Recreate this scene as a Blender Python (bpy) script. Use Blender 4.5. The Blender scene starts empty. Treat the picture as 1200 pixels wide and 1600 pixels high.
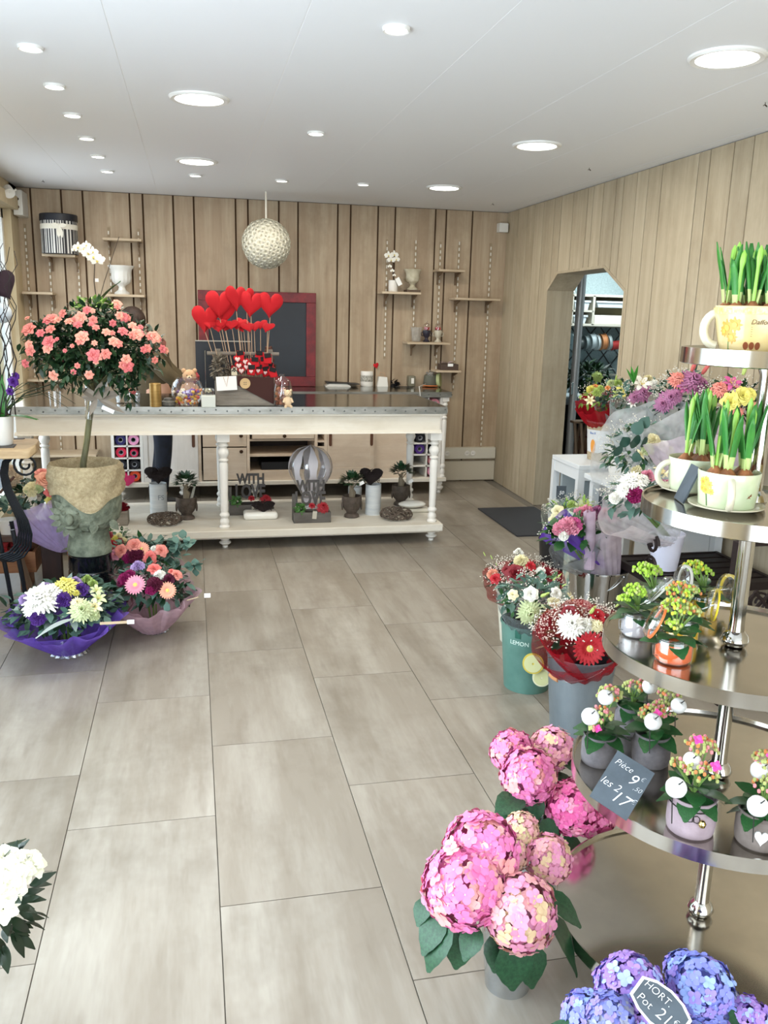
import bpy, math, random
from mathutils import Vector, Matrix, Quaternion, noise
R_ = random.Random(7)
SC = bpy.context.scene
COL = SC.collection
# ------------------------------------------------------------------ camera (fitted to the room's vanishing points)
FPX, YAW, PITCH, ROLL = 1330.3, 0.22279, 0.23252, -0.025255
CAM = Vector((0, 0, 1.6))
_f = Vector((math.sin(YAW)*math.cos(PITCH), math.cos(YAW)*math.cos(PITCH), -math.sin(PITCH)))
_r = Vector((math.cos(YAW), -math.sin(YAW), 0)); _d = _f.cross(_r)
_r2 = _r*math.cos(ROLL) + _d*math.sin(ROLL); _d2 = -_r*math.sin(ROLL) + _d*math.cos(ROLL)
cam = bpy.data.cameras.new('camera'); co = bpy.data.objects.new('camera', cam); COL.objects.link(co)
co.matrix_world = Matrix(((_r2.x, -_d2.x, -_f.x, 0), (_r2.y, -_d2.y, -_f.y, 0), (_r2.z, -_d2.z, -_f.z, 1.6), (0, 0, 0, 1)))
cam.sensor_fit = 'VERTICAL'; cam.sensor_height = 24; cam.lens = FPX/1600*24; cam.clip_start = .02; cam.clip_end = 200
SC.camera = co
# ------------------------------------------------------------------ light and exposure
SC.view_settings.view_transform = 'Standard'; SC.view_settings.look = 'None'
SC.view_settings.gamma = 1; SC.view_settings.use_curve_mapping = False
SC.view_settings.exposure = 0.32
W = bpy.data.worlds.new('overcast_sky'); SC.world = W; W.use_nodes = True
W.node_tree.nodes['Background'].inputs[0].default_value = (.86, .93, 1, 1)
W.node_tree.nodes['Background'].inputs[1].default_value = 3.0
def area(name, loc, to, sx, sy, power, col):
    l = bpy.data.lights.new(name, 'AREA'); l.shape = 'RECTANGLE'; l.size = sx; l.size_y = sy; l.energy = power; l.color = col
    o = bpy.data.objects.new(name, l); COL.objects.link(o); o.location = loc
    o.rotation_euler = (Vector(to)-Vector(loc)).to_track_quat('-Z', 'Y').to_euler(); return o
area('daylight_shop_front', (.8, -1.45, 1.35), (.8, 5, 1.3), 3.4, 2.1, 58, (.93, .97, 1))
area('daylight_left_glazing', (-1.31, 1.55, 1.25), (3, 1.6, .8), 2.5, 2.1, 78, (.80, .91, 1))
area('daylight_left_rear_window', (-1.33, 6.65, 1.4), (3, 6.6, 1.2), 1.3, 1.6, 9, (.95, .98, 1))
area('back_room_lamp', (4.1, 7.4, 2.4), (4.1, 7.4, 0), .5, 1.2, 30, (.86, .96, 1))

def ray(px, py): return (_r2*((px-600)/FPX) + _d2*((py-800)/FPX) + _f)
def G(px, py, z=0.0):
    r = ray(px, py); return CAM + r*((z-1.6)/r.z)
def D(px, py, Y):
    r = ray(px, py); return CAM + r*(Y/r.y)
def DX(px, py, X):
    r = ray(px, py); return CAM + r*(X/r.x)
def S(px, py, c, rad):
    """where the sight line meets the near side of an ellipsoid (rx, ry, rz) round c"""
    c = Vector(c); rr = Vector(rad); r = ray(px, py).normalized()
    o = Vector([(CAM[i]-c[i])/rr[i] for i in range(3)]); d = Vector([r[i]/rr[i] for i in range(3)])
    a = d.dot(d); b = o.dot(d); q = b*b - a*(o.dot(o)-1)
    t = (-b - math.sqrt(q))/a if q > 0 else -b/a
    p = CAM + r*t; n = Vector([(p[i]-c[i])/rr[i]**2 for i in range(3)]).normalized()
    return p, n
# ------------------------------------------------------------------ materials
def hexc(h):
    if isinstance(h, tuple): return h
    h = h.lstrip('#'); c = [int(h[i:i+2], 16)/255 for i in (0, 2, 4)]
    return tuple([x/12.92 if x < .04045 else ((x+.055)/1.055)**2.4 for x in c])
MATS = {}
def M(name, col='#888888', rough=.6, metal=0, var=0, vscale=(6, 6, 6), col2=None, bump=0, bscale=40, trans=0, emit=0, alpha=1, ior=1.45, coat=0, sss=0, obj_var=0):
    if name in MATS: return MATS[name]
    m = bpy.data.materials.new(name); m.use_nodes = True; nt = m.node_tree; b = nt.nodes['Principled BSDF']; MATS[name] = m
    c = hexc(col); b.inputs['Base Color'].default_value = (*c, 1)
    b.inputs['Roughness'].default_value = rough; b.inputs['Metallic'].default_value = metal; b.inputs['IOR'].default_value = ior
    if trans: b.inputs['Transmission Weight'].default_value = trans
    if coat: b.inputs['Coat Weight'].default_value = coat
    if alpha < 1: b.inputs['Alpha'].default_value = alpha
    if emit:
        b.inputs['Emission Color'].default_value = (*c, 1); b.inputs['Emission Strength'].default_value = emit
    L = nt.links.new
    if col2 or bump:
        tc = nt.nodes.new('ShaderNodeTexCoord'); mp = nt.nodes.new('ShaderNodeMapping'); L(tc.outputs['Object'], mp.inputs[0])
        mp.inputs['Scale'].default_value = vscale
    if col2:
        n = nt.nodes.new('ShaderNodeTexNoise'); n.inputs['Scale'].default_value = 1; n.inputs['Detail'].default_value = 5; n.inputs['Roughness'].default_value = .62
        L(mp.outputs[0], n.inputs['Vector'])
        cr = nt.nodes.new('ShaderNodeValToRGB'); e = cr.color_ramp.elements
        e[0].position = .36; e[0].color = (*hexc(col2), 1); e[1].position = .64; e[1].color = (*c, 1)
        L(n.outputs[0], cr.inputs[0]); out = cr.outputs[0]
        if obj_var:
            oi = nt.nodes.new('ShaderNodeObjectInfo'); mr = nt.nodes.new('ShaderNodeMapRange')
            mr.inputs[3].default_value = 1-obj_var; mr.inputs[4].default_value = 1+obj_var; L(oi.outputs['Random'], mr.inputs[0])
            hs = nt.nodes.new('ShaderNodeHueSaturation'); L(mr.outputs[0], hs.inputs['Value']); L(out, hs.inputs['Color']); out = hs.outputs[0]
        L(out, b.inputs['Base Color'])
    if bump:
        n2 = nt.nodes.new('ShaderNodeTexNoise'); n2.inputs['Scale'].default_value = bscale; n2.inputs['Detail'].default_value = 4
        L(tc.outputs['Object'], n2.inputs['Vector'])
        bp = nt.nodes.new('ShaderNodeBump'); bp.inputs['Strength'].default_value = bump; bp.inputs['Distance'].default_value = .01
        L(n2.outputs[0], bp.inputs['Height']); L(bp.outputs[0], b.inputs['Normal'])
    return m
def wash_wood(name, base, dark, pale, zscale=.7, xs=16, axis='z'):
    """whitewashed or streaked boards / tiles: long streaks + blotches along one axis"""
    if name in MATS: return MATS[name]
    m = bpy.data.materials.new(name); m.use_nodes = True; nt = m.node_tree; b = nt.nodes['Principled BSDF']; MATS[name] = m; L = nt.links.new
    tc = nt.nodes.new('ShaderNodeTexCoord'); geo = nt.nodes.new('ShaderNodeObjectInfo')
    add = nt.nodes.new('ShaderNodeVectorMath'); add.operation = 'MULTIPLY_ADD'
    cmb = nt.nodes.new('ShaderNodeCombineXYZ'); 
    for i in range(3): L(geo.outputs['Random'], cmb.inputs[i])
    add.inputs[1].default_value = (37, 23, 29); L(cmb.outputs[0], add.inputs[0]); L(tc.outputs['Object'], add.inputs[2])
    def nz(sc, det, ro):
        mp = nt.nodes.new('ShaderNodeMapping'); mp.inputs['Scale'].default_value = sc; L(add.outputs[0], mp.inputs[0])
        n = nt.nodes.new('ShaderNodeTexNoise'); n.inputs['Scale'].default_value = 1; n.inputs['Detail'].default_value = det; n.inputs['Roughness'].default_value = ro
        L(mp.outputs[0], n.inputs['Vector']); return n.outputs[0]
    st = {'z': (xs, xs, zscale), 'y': (xs, zscale, xs), 'x': (zscale, xs, xs)}[axis]
    fine = nz(tuple(3.5*a for a in st), 3, .6); mid = nz(st, 5, .65); blot = nz(tuple(2.2 if a != zscale else 1.6 for a in st), 5, .7)
    def mix(fac, a, bb, lo, hi, k):
        mr = nt.nodes.new('ShaderNodeMapRange'); mr.inputs[1].default_value = lo; mr.inputs[2].default_value = hi; mr.inputs[4].default_value = k; L(fac, mr.inputs[0])
        mx = nt.nodes.new('ShaderNodeMix'); mx.data_type = 'RGBA'; L(mr.outputs[0], mx.inputs[0])
        for s, v in ((6, a), (7, bb)):
            if isinstance(v, tuple): mx.inputs[s].default_value = (*v, 1)
            else: L(v, mx.inputs[s])
        return mx.outputs[2]
    c = mix(mid, hexc(base), hexc(pale), .42, .72, .8)
    c = mix(blot, c, hexc(dark), .48, .74, .55)
    c = mix(fine, c, hexc(dark), .55, .8, .35)
    hs = nt.nodes.new('ShaderNodeHueSaturation'); mr = nt.nodes.new('ShaderNodeMapRange'); mr.inputs[3].default_value = .93; mr.inputs[4].default_value = 1.06
    L(geo.outputs['Random'], mr.inputs[0]); L(mr.outputs[0], hs.inputs['Value']); L(c, hs.inputs['Color']); L(hs.outputs[0], b.inputs['Base Color'])
    b.inputs['Roughness'].default_value = .62
    return m
def sheer(name, col, op=.5):
    """net / organza / cellophane: part transparent, part diffuse + translucent"""
    if name in MATS: return MATS[name]
    m = bpy.data.materials.new(name); m.use_nodes = True; nt = m.node_tree; nt.nodes.clear(); MATS[name] = m; L = nt.links.new
    o = nt.nodes.new('ShaderNodeOutputMaterial'); t = nt.nodes.new('ShaderNodeBsdfTransparent'); d = nt.nodes.new('ShaderNodeBsdfDiffuse'); tl = nt.nodes.new('ShaderNodeBsdfTranslucent')
    d.inputs[0].default_value = (*hexc(col), 1); tl.inputs[0].default_value = (*hexc(col), 1)
    m1 = nt.nodes.new('ShaderNodeMixShader'); m1.inputs[0].default_value = .4; L(d.outputs[0], m1.inputs[1]); L(tl.outputs[0], m1.inputs[2])
    tc = nt.nodes.new('ShaderNodeTexCoord'); n = nt.nodes.new('ShaderNodeTexNoise'); n.inputs['Scale'].default_value = 18; L(tc.outputs['Object'], n.inputs['Vector'])
    mr = nt.nodes.new('ShaderNodeMapRange'); mr.inputs[1].default_value = .3; mr.inputs[2].default_value = .7; mr.inputs[3].default_value = op-.12; mr.inputs[4].default_value = min(1, op+.12); L(n.outputs[0], mr.inputs[0])
    m2 = nt.nodes.new('ShaderNodeMixShader'); L(mr.outputs[0], m2.inputs[0]); L(t.outputs[0], m2.inputs[1]); L(m1.outputs[0], m2.inputs[2]); L(m2.outputs[0], o.inputs[0])
    return m
def clear(name, col='#ffffff', op=.18, rough=.03):
    """thin clear glass / cellophane: mostly transparent with a mirror sheen"""
    if name in MATS: return MATS[name]
    m = bpy.data.materials.new(name); m.use_nodes = True; nt = m.node_tree; nt.nodes.clear(); MATS[name] = m; L = nt.links.new
    o = nt.nodes.new('ShaderNodeOutputMaterial'); t = nt.nodes.new('ShaderNodeBsdfTransparent'); t.inputs[0].default_value = (*hexc(col), 1)
    g = nt.nodes.new('ShaderNodeBsdfGlossy'); g.inputs['Roughness'].default_value = rough
    lw = nt.nodes.new('ShaderNodeLayerWeight'); lw.inputs[0].default_value = .35
    ad = nt.nodes.new('ShaderNodeMath'); ad.operation = 'MULTIPLY_ADD'; ad.inputs[1].default_value = .45; ad.inputs[2].default_value = op*.5; ad.use_clamp = True; L(lw.outputs['Facing'], ad.inputs[0])
    m2 = nt.nodes.new('ShaderNodeMixShader'); L(ad.outputs[0], m2.inputs[0]); L(t.outputs[0], m2.inputs[1]); L(g.outputs[0], m2.inputs[2]); L(m2.outputs[0], o.inputs[0])
    return m
# ------------------------------------------------------------------ mesh helpers
ORG = {}
def basis(z, up=Vector((0, 0, 1))):
    z = Vector(z).normalized()
    if abs(z.dot(up)) > .98: up = Vector((0, 1, 0))
    x = up.cross(z).normalized(); y = z.cross(x)
    return Matrix((x, y, z)).transposed()
class MB:
    def __init__(s): s.v = []; s.f = []; s.m = []
    def add(s, vs, fs, mi=0):
        n = len(s.v); s.v += [tuple(v) for v in vs]; s.f += [tuple(i+n for i in f) for f in fs]; s.m += [mi]*len(fs); return s
    def box(s, a, b, mi=0, rot=None, piv=None):
        (x0, y0, z0), (x1, y1, z1) = a, b
        vs = [Vector(p) for p in ((x0,y0,z0),(x1,y0,z0),(x1,y1,z0),(x0,y1,z0),(x0,y0,z1),(x1,y0,z1),(x1,y1,z1),(x0,y1,z1))]
        if rot is not None:
            piv = Vector(piv) if piv is not None else sum(vs, Vector())/8
            vs = [rot @ (v-piv)+piv for v in vs]
        return s.add(vs, [(0,3,2,1),(4,5,6,7),(0,1,5,4),(1,2,6,5),(2,3,7,6),(3,0,4,7)], mi)
    def prism(s, pts, off, mi=0):
        """closed outline (3D points) pushed along off"""
        n = len(pts); off = Vector(off); a = [Vector(p) for p in pts]; b = [p+off for p in a]
        return s.add(a+b, [tuple(range(n))[::-1], tuple(range(n, 2*n))]+[(i, (i+1) % n, (i+1) % n+n, i+n) for i in range(n)], mi)
    def lathe(s, prof, c=(0, 0, 0), n=24, mi=0, axis=None, sq=1.0, wob=None, cap=True):
        c = Vector(c); B = basis(axis) if axis is not None else Matrix.Identity(3); vs = []; fs = []; k = len(prof)
        for i in range(n):
            a = 2*math.pi*i/n
            for r, z in prof:
                if wob: r = wob(a, r, z)
                vs.append(c + B @ Vector((r*math.cos(a), r*math.sin(a)*sq, z)))
        for i in range(n):
            j = (i+1) % n
            for q in range(k-1): fs.append((i*k+q, j*k+q, j*k+q+1, i*k+q+1))
        if cap:
            if prof[0][0] > 1e-4: fs.append(tuple(i*k for i in range(n))[::-1])
            if prof[-1][0] > 1e-4: fs.append(tuple(i*k+k-1 for i in range(n)))
        return s.add(vs, fs, mi)
    def tube(s, pts, rad, n=6, mi=0, closed=False):
        pts = [Vector(p) for p in pts]; k = len(pts); vs = []; fs = []
        rr = rad if isinstance(rad, (list, tuple)) else [rad]*k; up = None
        for i, p in enumerate(pts):
            t = (pts[(i+1) % k]-pts[i-1]) if closed else (pts[min(i+1, k-1)]-pts[max(i-1, 0)])
            t = t.normalized() if t.length > 0 else Vector((0, 0, 1))
            if up is None: up = Vector((0, 0, 1)) if abs(t.z) < .9 else Vector((1, 0, 0))
            x = up.cross(t).normalized(); y = t.cross(x); up = y
            for j in range(n):
                a = 2*math.pi*j/n; vs.append(p+(x*math.cos(a)+y*math.sin(a))*rr[i])
        for i in range(k if closed else k-1):
            for j in range(n):
                a, b = i*n, ((i+1) % k)*n; fs.append((a+j, a+(j+1) % n, b+(j+1) % n, b+j))
        if not closed: fs += [tuple(range(n))[::-1], tuple(range((k-1)*n, k*n))]
        return s.add(vs, fs, mi)
    def ball(s, c, r, n=8, k=5, mi=0):
        if not isinstance(r, (tuple, list)): r = (r, r, r)
        c = Vector(c); vs = [c+Vector((0, 0, -r[2]))]; fs = []
        for q in range(1, k):
            ph = -math.pi/2+math.pi*q/k
            for i in range(n):
                a = 2*math.pi*(i+.5*(q % 2))/n; vs.append(c+Vector((r[0]*math.cos(ph)*math.cos(a), r[1]*math.cos(ph)*math.sin(a), r[2]*math.sin(ph))))
        vs.append(c+Vector((0, 0, r[2]))); T = len(vs)-1
        for i in range(n):
            j = (i+1) % n; fs.append((0, 1+j, 1+i)); fs.append((T, 1+(k-2)*n+i, 1+(k-2)*n+j))
            for q in range(k-2): fs.append((1+q*n+i, 1+q*n+j, 1+(q+1)*n+j, 1+(q+1)*n+i))
        return s.add(vs, fs, mi)
    def leaf(s, p, d, L, w, up=(0, 0, 1), droop=.3, fold=.15, mi=0, k=5, tip=1.0):
        """one leaf blade from p towards d"""
        p = Vector(p); d = Vector(d).normalized(); u = Vector(up)
        x = d.cross(u); x = x.normalized() if x.length > 1e-3 else Vector((1, 0, 0)); u = x.cross(d).normalized(); vs = []; fs = []
        for i in range(k+1):
            t = i/k; c = p+d*L*t - u*droop*L*t*t; hw = w*.5*math.sin(math.pi*min(.985, .04+.96*t**tip))
            vs += [c-x*hw+u*fold*hw, c, c+x*hw+u*fold*hw]
        for i in range(k):
            a = i*3; fs += [(a, a+1, a+4, a+3), (a+1, a+2, a+5, a+4)]
        return s.add(vs, fs, mi)
    def mesh(s, name, mats, org=(0, 0, 0), smooth=True):
        me = bpy.data.meshes.new(name); o = Vector(org)
        me.from_pydata([tuple(Vector(v)-o) for v in s.v], [], s.f)
        for m in (mats if isinstance(mats, (list, tuple)) else [mats]): me.materials.append(m)
        if any(s.m): me.polygons.foreach_set('material_index', s.m)
        if smooth:
            me.polygons.foreach_set('use_smooth', [True]*len(me.polygons))
            try: me.set_sharp_from_angle(angle=math.radians(38))
            except Exception: pass
        me.update(); return me
    def build(s, name, mats, parent=None, org=None, smooth=True, bevel=0):
        if parent is not None: org_ = ORG[parent.name]
        else: org_ = Vector(org) if org is not None else Vector((0, 0, 0))
        ob = bpy.data.objects.new(name, s.mesh(name, mats, org_, smooth)); COL.objects.link(ob)
        if parent is not None: ob.parent = parent
        else: ob.location = org_
        ORG[ob.name] = org_.copy()
        if bevel:
            b = ob.modifiers.new('bevel', 'BEVEL'); b.width = bevel; b.segments = 2; b.limit_method = 'ANGLE'
        return ob
def tag(o, label, cat, group=None, kind=None):
    if label: o['label'] = label
    if cat: o['category'] = cat
    if group: o['group'] = group
    if kind: o['kind'] = kind
    return o
def thing(name, label, cat, loc, group=None):
    o = bpy.data.objects.new(name, None); o.empty_display_size = .05; COL.objects.link(o); o.location = loc; ORG[o.name] = Vector(loc)
    return tag(o, label, cat, group)
def struct(o): o['kind'] = 'structure'; return o
def stuff(o): o['kind'] = 'stuff'; return o
def put(name, me, parent, loc, aim=(0, 0, 1), sc=1, spin=None, mat=None):
    """instance of shared mesh data as a part; local +Z looks along aim"""
    o = bpy.data.objects.new(name, me); COL.objects.link(o)
    q = Vector(aim).to_track_quat('Z', 'Y') @ Quaternion((0, 0, 1), R_.uniform(0, 6.28) if spin is None else spin)
    o.rotation_mode = 'QUATERNION'; o.rotation_quaternion = q; o.scale = (sc,)*3 if not isinstance(sc, tuple) else sc
    if parent is not None: o.parent = parent; o.location = Vector(loc)-ORG[parent.name]
    else: o.location = loc
    ORG[o.name] = Vector(loc); return o
def copy_tree(o, parent=None):
    c = o.copy(); COL.objects.link(c)
    if parent is not None: c.parent = parent
    for ch in o.children: copy_tree(ch, c)
    return c
def text_part(name, s, size, loc, xdir, ydir, mat, parent, ext=.0015, bend=None, shear=0, align='CENTER', thick=0, width=None):
    """lettering as real mesh on the plane (xdir, ydir) at loc; bend=(centre, radius) wraps it round a vertical cylinder"""
    cu = bpy.data.curves.new('t', 'FONT'); cu.body = s; cu.size = size; cu.extrude = ext; cu.align_x = align; cu.align_y = 'CENTER'; cu.shear = shear; cu.offset = thick; cu.resolution_u = 3
    ob = bpy.data.objects.new('t', cu); COL.objects.link(ob); dg = bpy.context.evaluated_depsgraph_get()
    me = bpy.data.meshes.new_from_object(ob.evaluated_get(dg)); bpy.data.objects.remove(ob); bpy.data.curves.remove(cu)
    x = Vector(xdir).normalized(); y = Vector(ydir).normalized(); z = x.cross(y); loc = Vector(loc); org = ORG[parent.name]
    kx = width/max(1e-6, max(v.co.x for v in me.vertices)-min(v.co.x for v in me.vertices)) if width else 1
    for v in me.vertices:
        c = v.co.copy(); c.x *= kx
        if bend:
            cc, r = bend; a0 = math.atan2(loc.y-cc[1], loc.x-cc[0]); a = a0+c.x/r; rr = r+c.z
            v.co = Vector((cc[0]+rr*math.cos(a), cc[1]+rr*math.sin(a), loc.z+c.y))-org
        else: v.co = loc+x*c.x+y*c.y+z*c.z-org
    me.materials.clear(); me.materials.append(mat); me.name = name
    o = bpy.data.objects.new(name, me); COL.objects.link(o); o.parent = parent; ORG[o.name] = org.copy(); return o
def heart_pts(c, w, h, n=22, B=None):
    """outline of a heart in the local x-y plane"""
    out = []
    for i in range(n):
        t = 2*math.pi*i/n; x = 16*math.sin(t)**3; y = 13*math.cos(t)-5*math.cos(2*t)-2*math.cos(3*t)-math.cos(4*t)
        p = Vector((x/32*w, (y+2.5)/29*h, 0)); out.append(Vector(c)+(B @ p if B else Vector((p.x, 0, p.y))))
    return out
def puffy_heart(w, h, d, n=26):
    """cushion heart mesh, face towards local +Z"""
    mb = MB(); vs = [(0, 0, d/2), (0, 0, -d/2)]; rings = []
    for sgn in (1, -1):
        for k, zz in ((.55, .86), (.85, .5)):
            rings.append(len(vs)); vs += [(p.x*k, p.y*k, sgn*zz*d/2) for p in heart_pts((0, 0, 0), w, h, n, Matrix.Identity(3))]
    rings.append(len(vs)); vs += [tuple(p) for p in heart_pts((0, 0, 0), w, h, n, Matrix.Identity(3))]
    fs = []
    for i in range(n):
        j = (i+1) % n; a, b, c, d_, e = rings
        fs += [(0, a+i, a+j), (a+i, b+i, b+j, a+j), (b+i, e+i, e+j, b+j), (1, c+j, c+i), (c+j, d_+j, d_+i, c+i), (d_+j, e+j, e+i, d_+i)]
    return mb.add(vs, fs)
def jit(s): return Vector((R_.uniform(-s, s), R_.uniform(-s, s), R_.uniform(-s, s)))
def rdir(): 
    while True:
        v = jit(1)
        if .1 < v.length < 1: return v.normalized()
# ================================================================== THE ROOM
CZ = 2.5; XL = -1.36; YB = 7.8; YF = -1.6
def XR(y): return 2.86-.022*(7.8-y)
tile_m = wash_wood('floor_tile', '#8b8275', '#64594a', '#aba59a', zscale=.9, xs=6, axis='y')
tile_m.node_tree.nodes['Principled BSDF'].inputs['Roughness'].default_value = .33
wall_m = wash_wood('wall_plank', '#a69076', '#806a52', '#c2b196', zscale=.8, xs=14)
wallr_m = wash_wood('side_wall_plank_lit', '#b0a187', '#928166', '#c6b99f', zscale=.8, xs=14)  # light on this wall put into the colour: paler, greener than the back planks
gap_m = M('joint_brown', '#4a3522', .9)
gapr_m = M('joint_dark', '#4f3f2c', .9)  # dark brown of the side wall joints and the backing behind them
grout_m = M('grout', '#7d786f', .9)
ceil_m = M('ceiling_white', '#eceff3', .5)
ceilj_m = M('ceiling_joint', '#f2f3f3', .5)
white_m = M('white_paint', '#e8e4dc', .5)
# floor
fl = struct(MB().box((XL-.2, YF-.2, -.12), (3.1, YB+.1, -.005)).build('floor', grout_m))
TW, TL = .4545, .895; offs = {-3: .2, -2: 2.2, -1: 2.83, 0: 2.50, 1: 2.06, 2: 2.60, 3: 2.3, 4: 2.83, 5: 2.5, 6: 2.06}
for c in range(-3, 7):
    xa = -.42+TW*c; xb = xa+TW; o0 = offs[c] % TL
    for k in range(-3, 10):
        ya, yb = max(YF, o0+TL*k), min(YB, o0+TL*(k+1))
        x0, x1 = max(XL, xa+.0016), min(xb-.0016, 2.86)
        if yb-ya < .03 or x1-x0 < .03: continue
        MB().box((x0, ya+.0016, -.012), (x1, yb-.0016, 0)).build('tile', tile_m, fl, smooth=False)
# ceiling
ce = struct(MB().box((XL-.2, YF-.2, CZ+.0012), (3.1, YB+.1, CZ+.15)).build('ceiling', ceilj_m))
cx = [XL, -.85, -.243, .378, .976, 1.565, 2.12, 2.70, 2.9]
for a, b in zip(cx[:-1], cx[1:]):
    MB().box((a+.002, YF, CZ), (b-.002, YB, CZ+.001)).build('panel', ceil_m, ce, smooth=False)
# back wall
wb = struct(MB().box((XL-.2, YB+.012, -.01), (3.2, YB+.2, CZ+.1)).build('wall_back', gap_m))
jx = [XL-.02, -1.255, -1.018, -.85, -.478, -.372, -.125, .045, .395, .50, .765, .932, 1.283, 1.398, 1.646, 1.803, 2.176, 2.277, 2.525, 2.9]
for a, b in zip(jx[:-1], jx[1:]):
    MB().box((a+.0075, YB, 0), (b-.0075, YB+.016, CZ-.004)).build('plank', wall_m, wb, smooth=False)
# right wall, a little off parallel, with the clipped-corner doorway
ya0 = DX(967, 600, 2.815).y; ya1 = 6.72
oz = [(ya0, 0), (ya0, DX(964, 453, 2.815).z), (DX(946, 414, 2.82).y, DX(946, 414, 2.82).z), (DX(872, 424, 2.835).y, DX(872, 424, 2.835).z), (ya1, DX(855, 452, 2.84).z), (ya1, 0)]
def otop(y):
    if y <= ya0 or y >= ya1: return 0
    for (p, q), (r, s) in zip(oz[1:-1], oz[2:-1]):
        if p <= y <= r: return q+(s-q)*(y-p)/(r-p)
    return 0
WT = .225
def wallpoly(y0, y1, dx0, dx1, top):
    ys = [y0]+[y for y, _ in oz if y0 < y < y1]+[y1]; ys = sorted(set(ys))
    lo = []
    for i, y in enumerate(ys):
        z = otop(y)
        if y == ya0 and y0 >= ya0-1e-6: z = oz[1][1]
        if y == ya1 and y1 <= ya1+1e-6: z = oz[4][1]
        lo.append((XR(y)+dx0, y, z))
    pts = lo+[(XR(y1)+dx0, y1, top), (XR(y0)+dx0, y0, top)]
    return pts
wr = MB()
for a, b in ((YF-.1, ya0), (ya0, ya1), (ya1, YB+.2)): wr.prism(wallpoly(a, b, .012, 0, CZ+.1), (WT, 0, 0))
wr = struct(wr.build('wall_right', gapr_m, smooth=False))
js = [YB, 7.5, 7.28, 7.1, 6.9, 6.667, 6.528, 6.3, 6.045, 5.95, 5.788, 5.595, 5.486, 5.302, 5.154, 4.982, 4.581, 4.466, 4.246, 4.075, 3.85, 3.72, 3.4, 3.2, 2.9, 2.6, 2.45, 2.1, 1.8, 1.4, 1.1, .7, .4, 0, -.4, -.9, -1.3, YF]
for b, a in zip(js[:-1], js[1:]):
    cuts = sorted({a+.0045, b-.0045} | {y for y in (ya0, ya1) if a < y < b})
    for p, q in zip(cuts[:-1], cuts[1:]):
        if q-p > .01: MB().prism(wallpoly(p, q, 0, 0, CZ-.004), (.016, 0, 0)).build('plank', wallr_m, wr, smooth=False)
# lining boards of the opening
def lining(p, q, w=.02):
    (y0, z0), (y1, z1) = p, q; d = Vector((0, y1-y0, z1-z0)).normalized(); n = Vector((0, d.z, -d.y))*w
    a = Vector((XR(y0)-.004, y0, z0)); b = Vector((XR(y1)-.004, y1, z1))
    MB().prism([a, b, b+n, a+n], (WT+.008, 0, 0)).build('lining_board', wallr_m, wr, smooth=False)
for p, q in zip(oz[:-1], oz[1:]): lining(p, q)
# left wall: timber pier, shop windows
lw = MB()
lw.box((XL-.2, YF, 0), (XL, YB, .1)); lw.box((XL-.2, YF, 2.3), (XL, YB, CZ))
lw.box((XL-.2, YF, 0), (XL, .2, CZ)); lw.box((XL-.2, 3.9, 0), (XL, 5.6, CZ)); lw.box((XL-.2, 7.5, 0), (XL, YB, CZ))
lw = struct(lw.build('wall_left', wash_wood('pier_timber', '#c9b793', '#b09c78', '#d9cbae'), smooth=False))
MB().box((XL, 5.2, 2.3), (XL+.05, 7.79, 2.40)).build('beam', MATS['pier_timber'], lw, bevel=.004)
frame_m = M('window_frame', '#e9e6df', .4); pane_m = clear('window_pane', '#f4fbff', .1)
for i, (a, b) in enumerate(((.2, 3.9), (5.6, 7.5))):
    w = MB(); x0, x1 = XL-.12, XL-.06
    for y in ((a, (a+b)/2-.03, b-.06) if i == 0 else (a, b-.06)): w.box((x0, y, .1), (x1, y+.06, 2.3))
    w.box((x0, a, .1), (x1, b, .17)); w.box((x0, a, 2.23), (x1, b, 2.3))
    w = struct(w.build('window_%d' % (i+1), frame_m, smooth=False))
    MB().box((XL-.095, a+.05, .15), (XL-.09, b-.05, 2.25)).build('pane', pane_m, w, smooth=False)
# shop front behind the camera
fw = MB(); fw.box((XL-.2, YF-.2, 0), (3.1, YF, .2)); fw.box((XL-.2, YF-.2, 2.35), (3.1, YF, CZ)); fw.box((XL-.2, YF-.2, 0), (XL+.2, YF, CZ)); fw.box((2.5, YF-.2, 0), (3.1, YF, CZ))
struct(fw.build('wall_front', MATS['pier_timber'], smooth=False))
w = MB()
for x in (XL+.2, .0, .95, 2.44): w.box((x, YF-.12, .2), (x+.06, YF-.06, 2.35))
w.box((XL+.2, YF-.12, .2), (2.5, YF-.06, .26)); w.box((XL+.2, YF-.12, 2.29), (2.5, YF-.06, 2.35))
w = struct(w.build('window_3', frame_m, smooth=False)); MB().box((XL+.25, YF-.095, .25), (2.45, YF-.09, 2.3)).build('pane', pane_m, w, smooth=False)
# street outside, so that the panes look on to something
struct(MB().box((-14, -16, -.3), (XL-.2, 12, -.14)).build('street', M('paving', '#8f8f90', .8), smooth=False))
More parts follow.
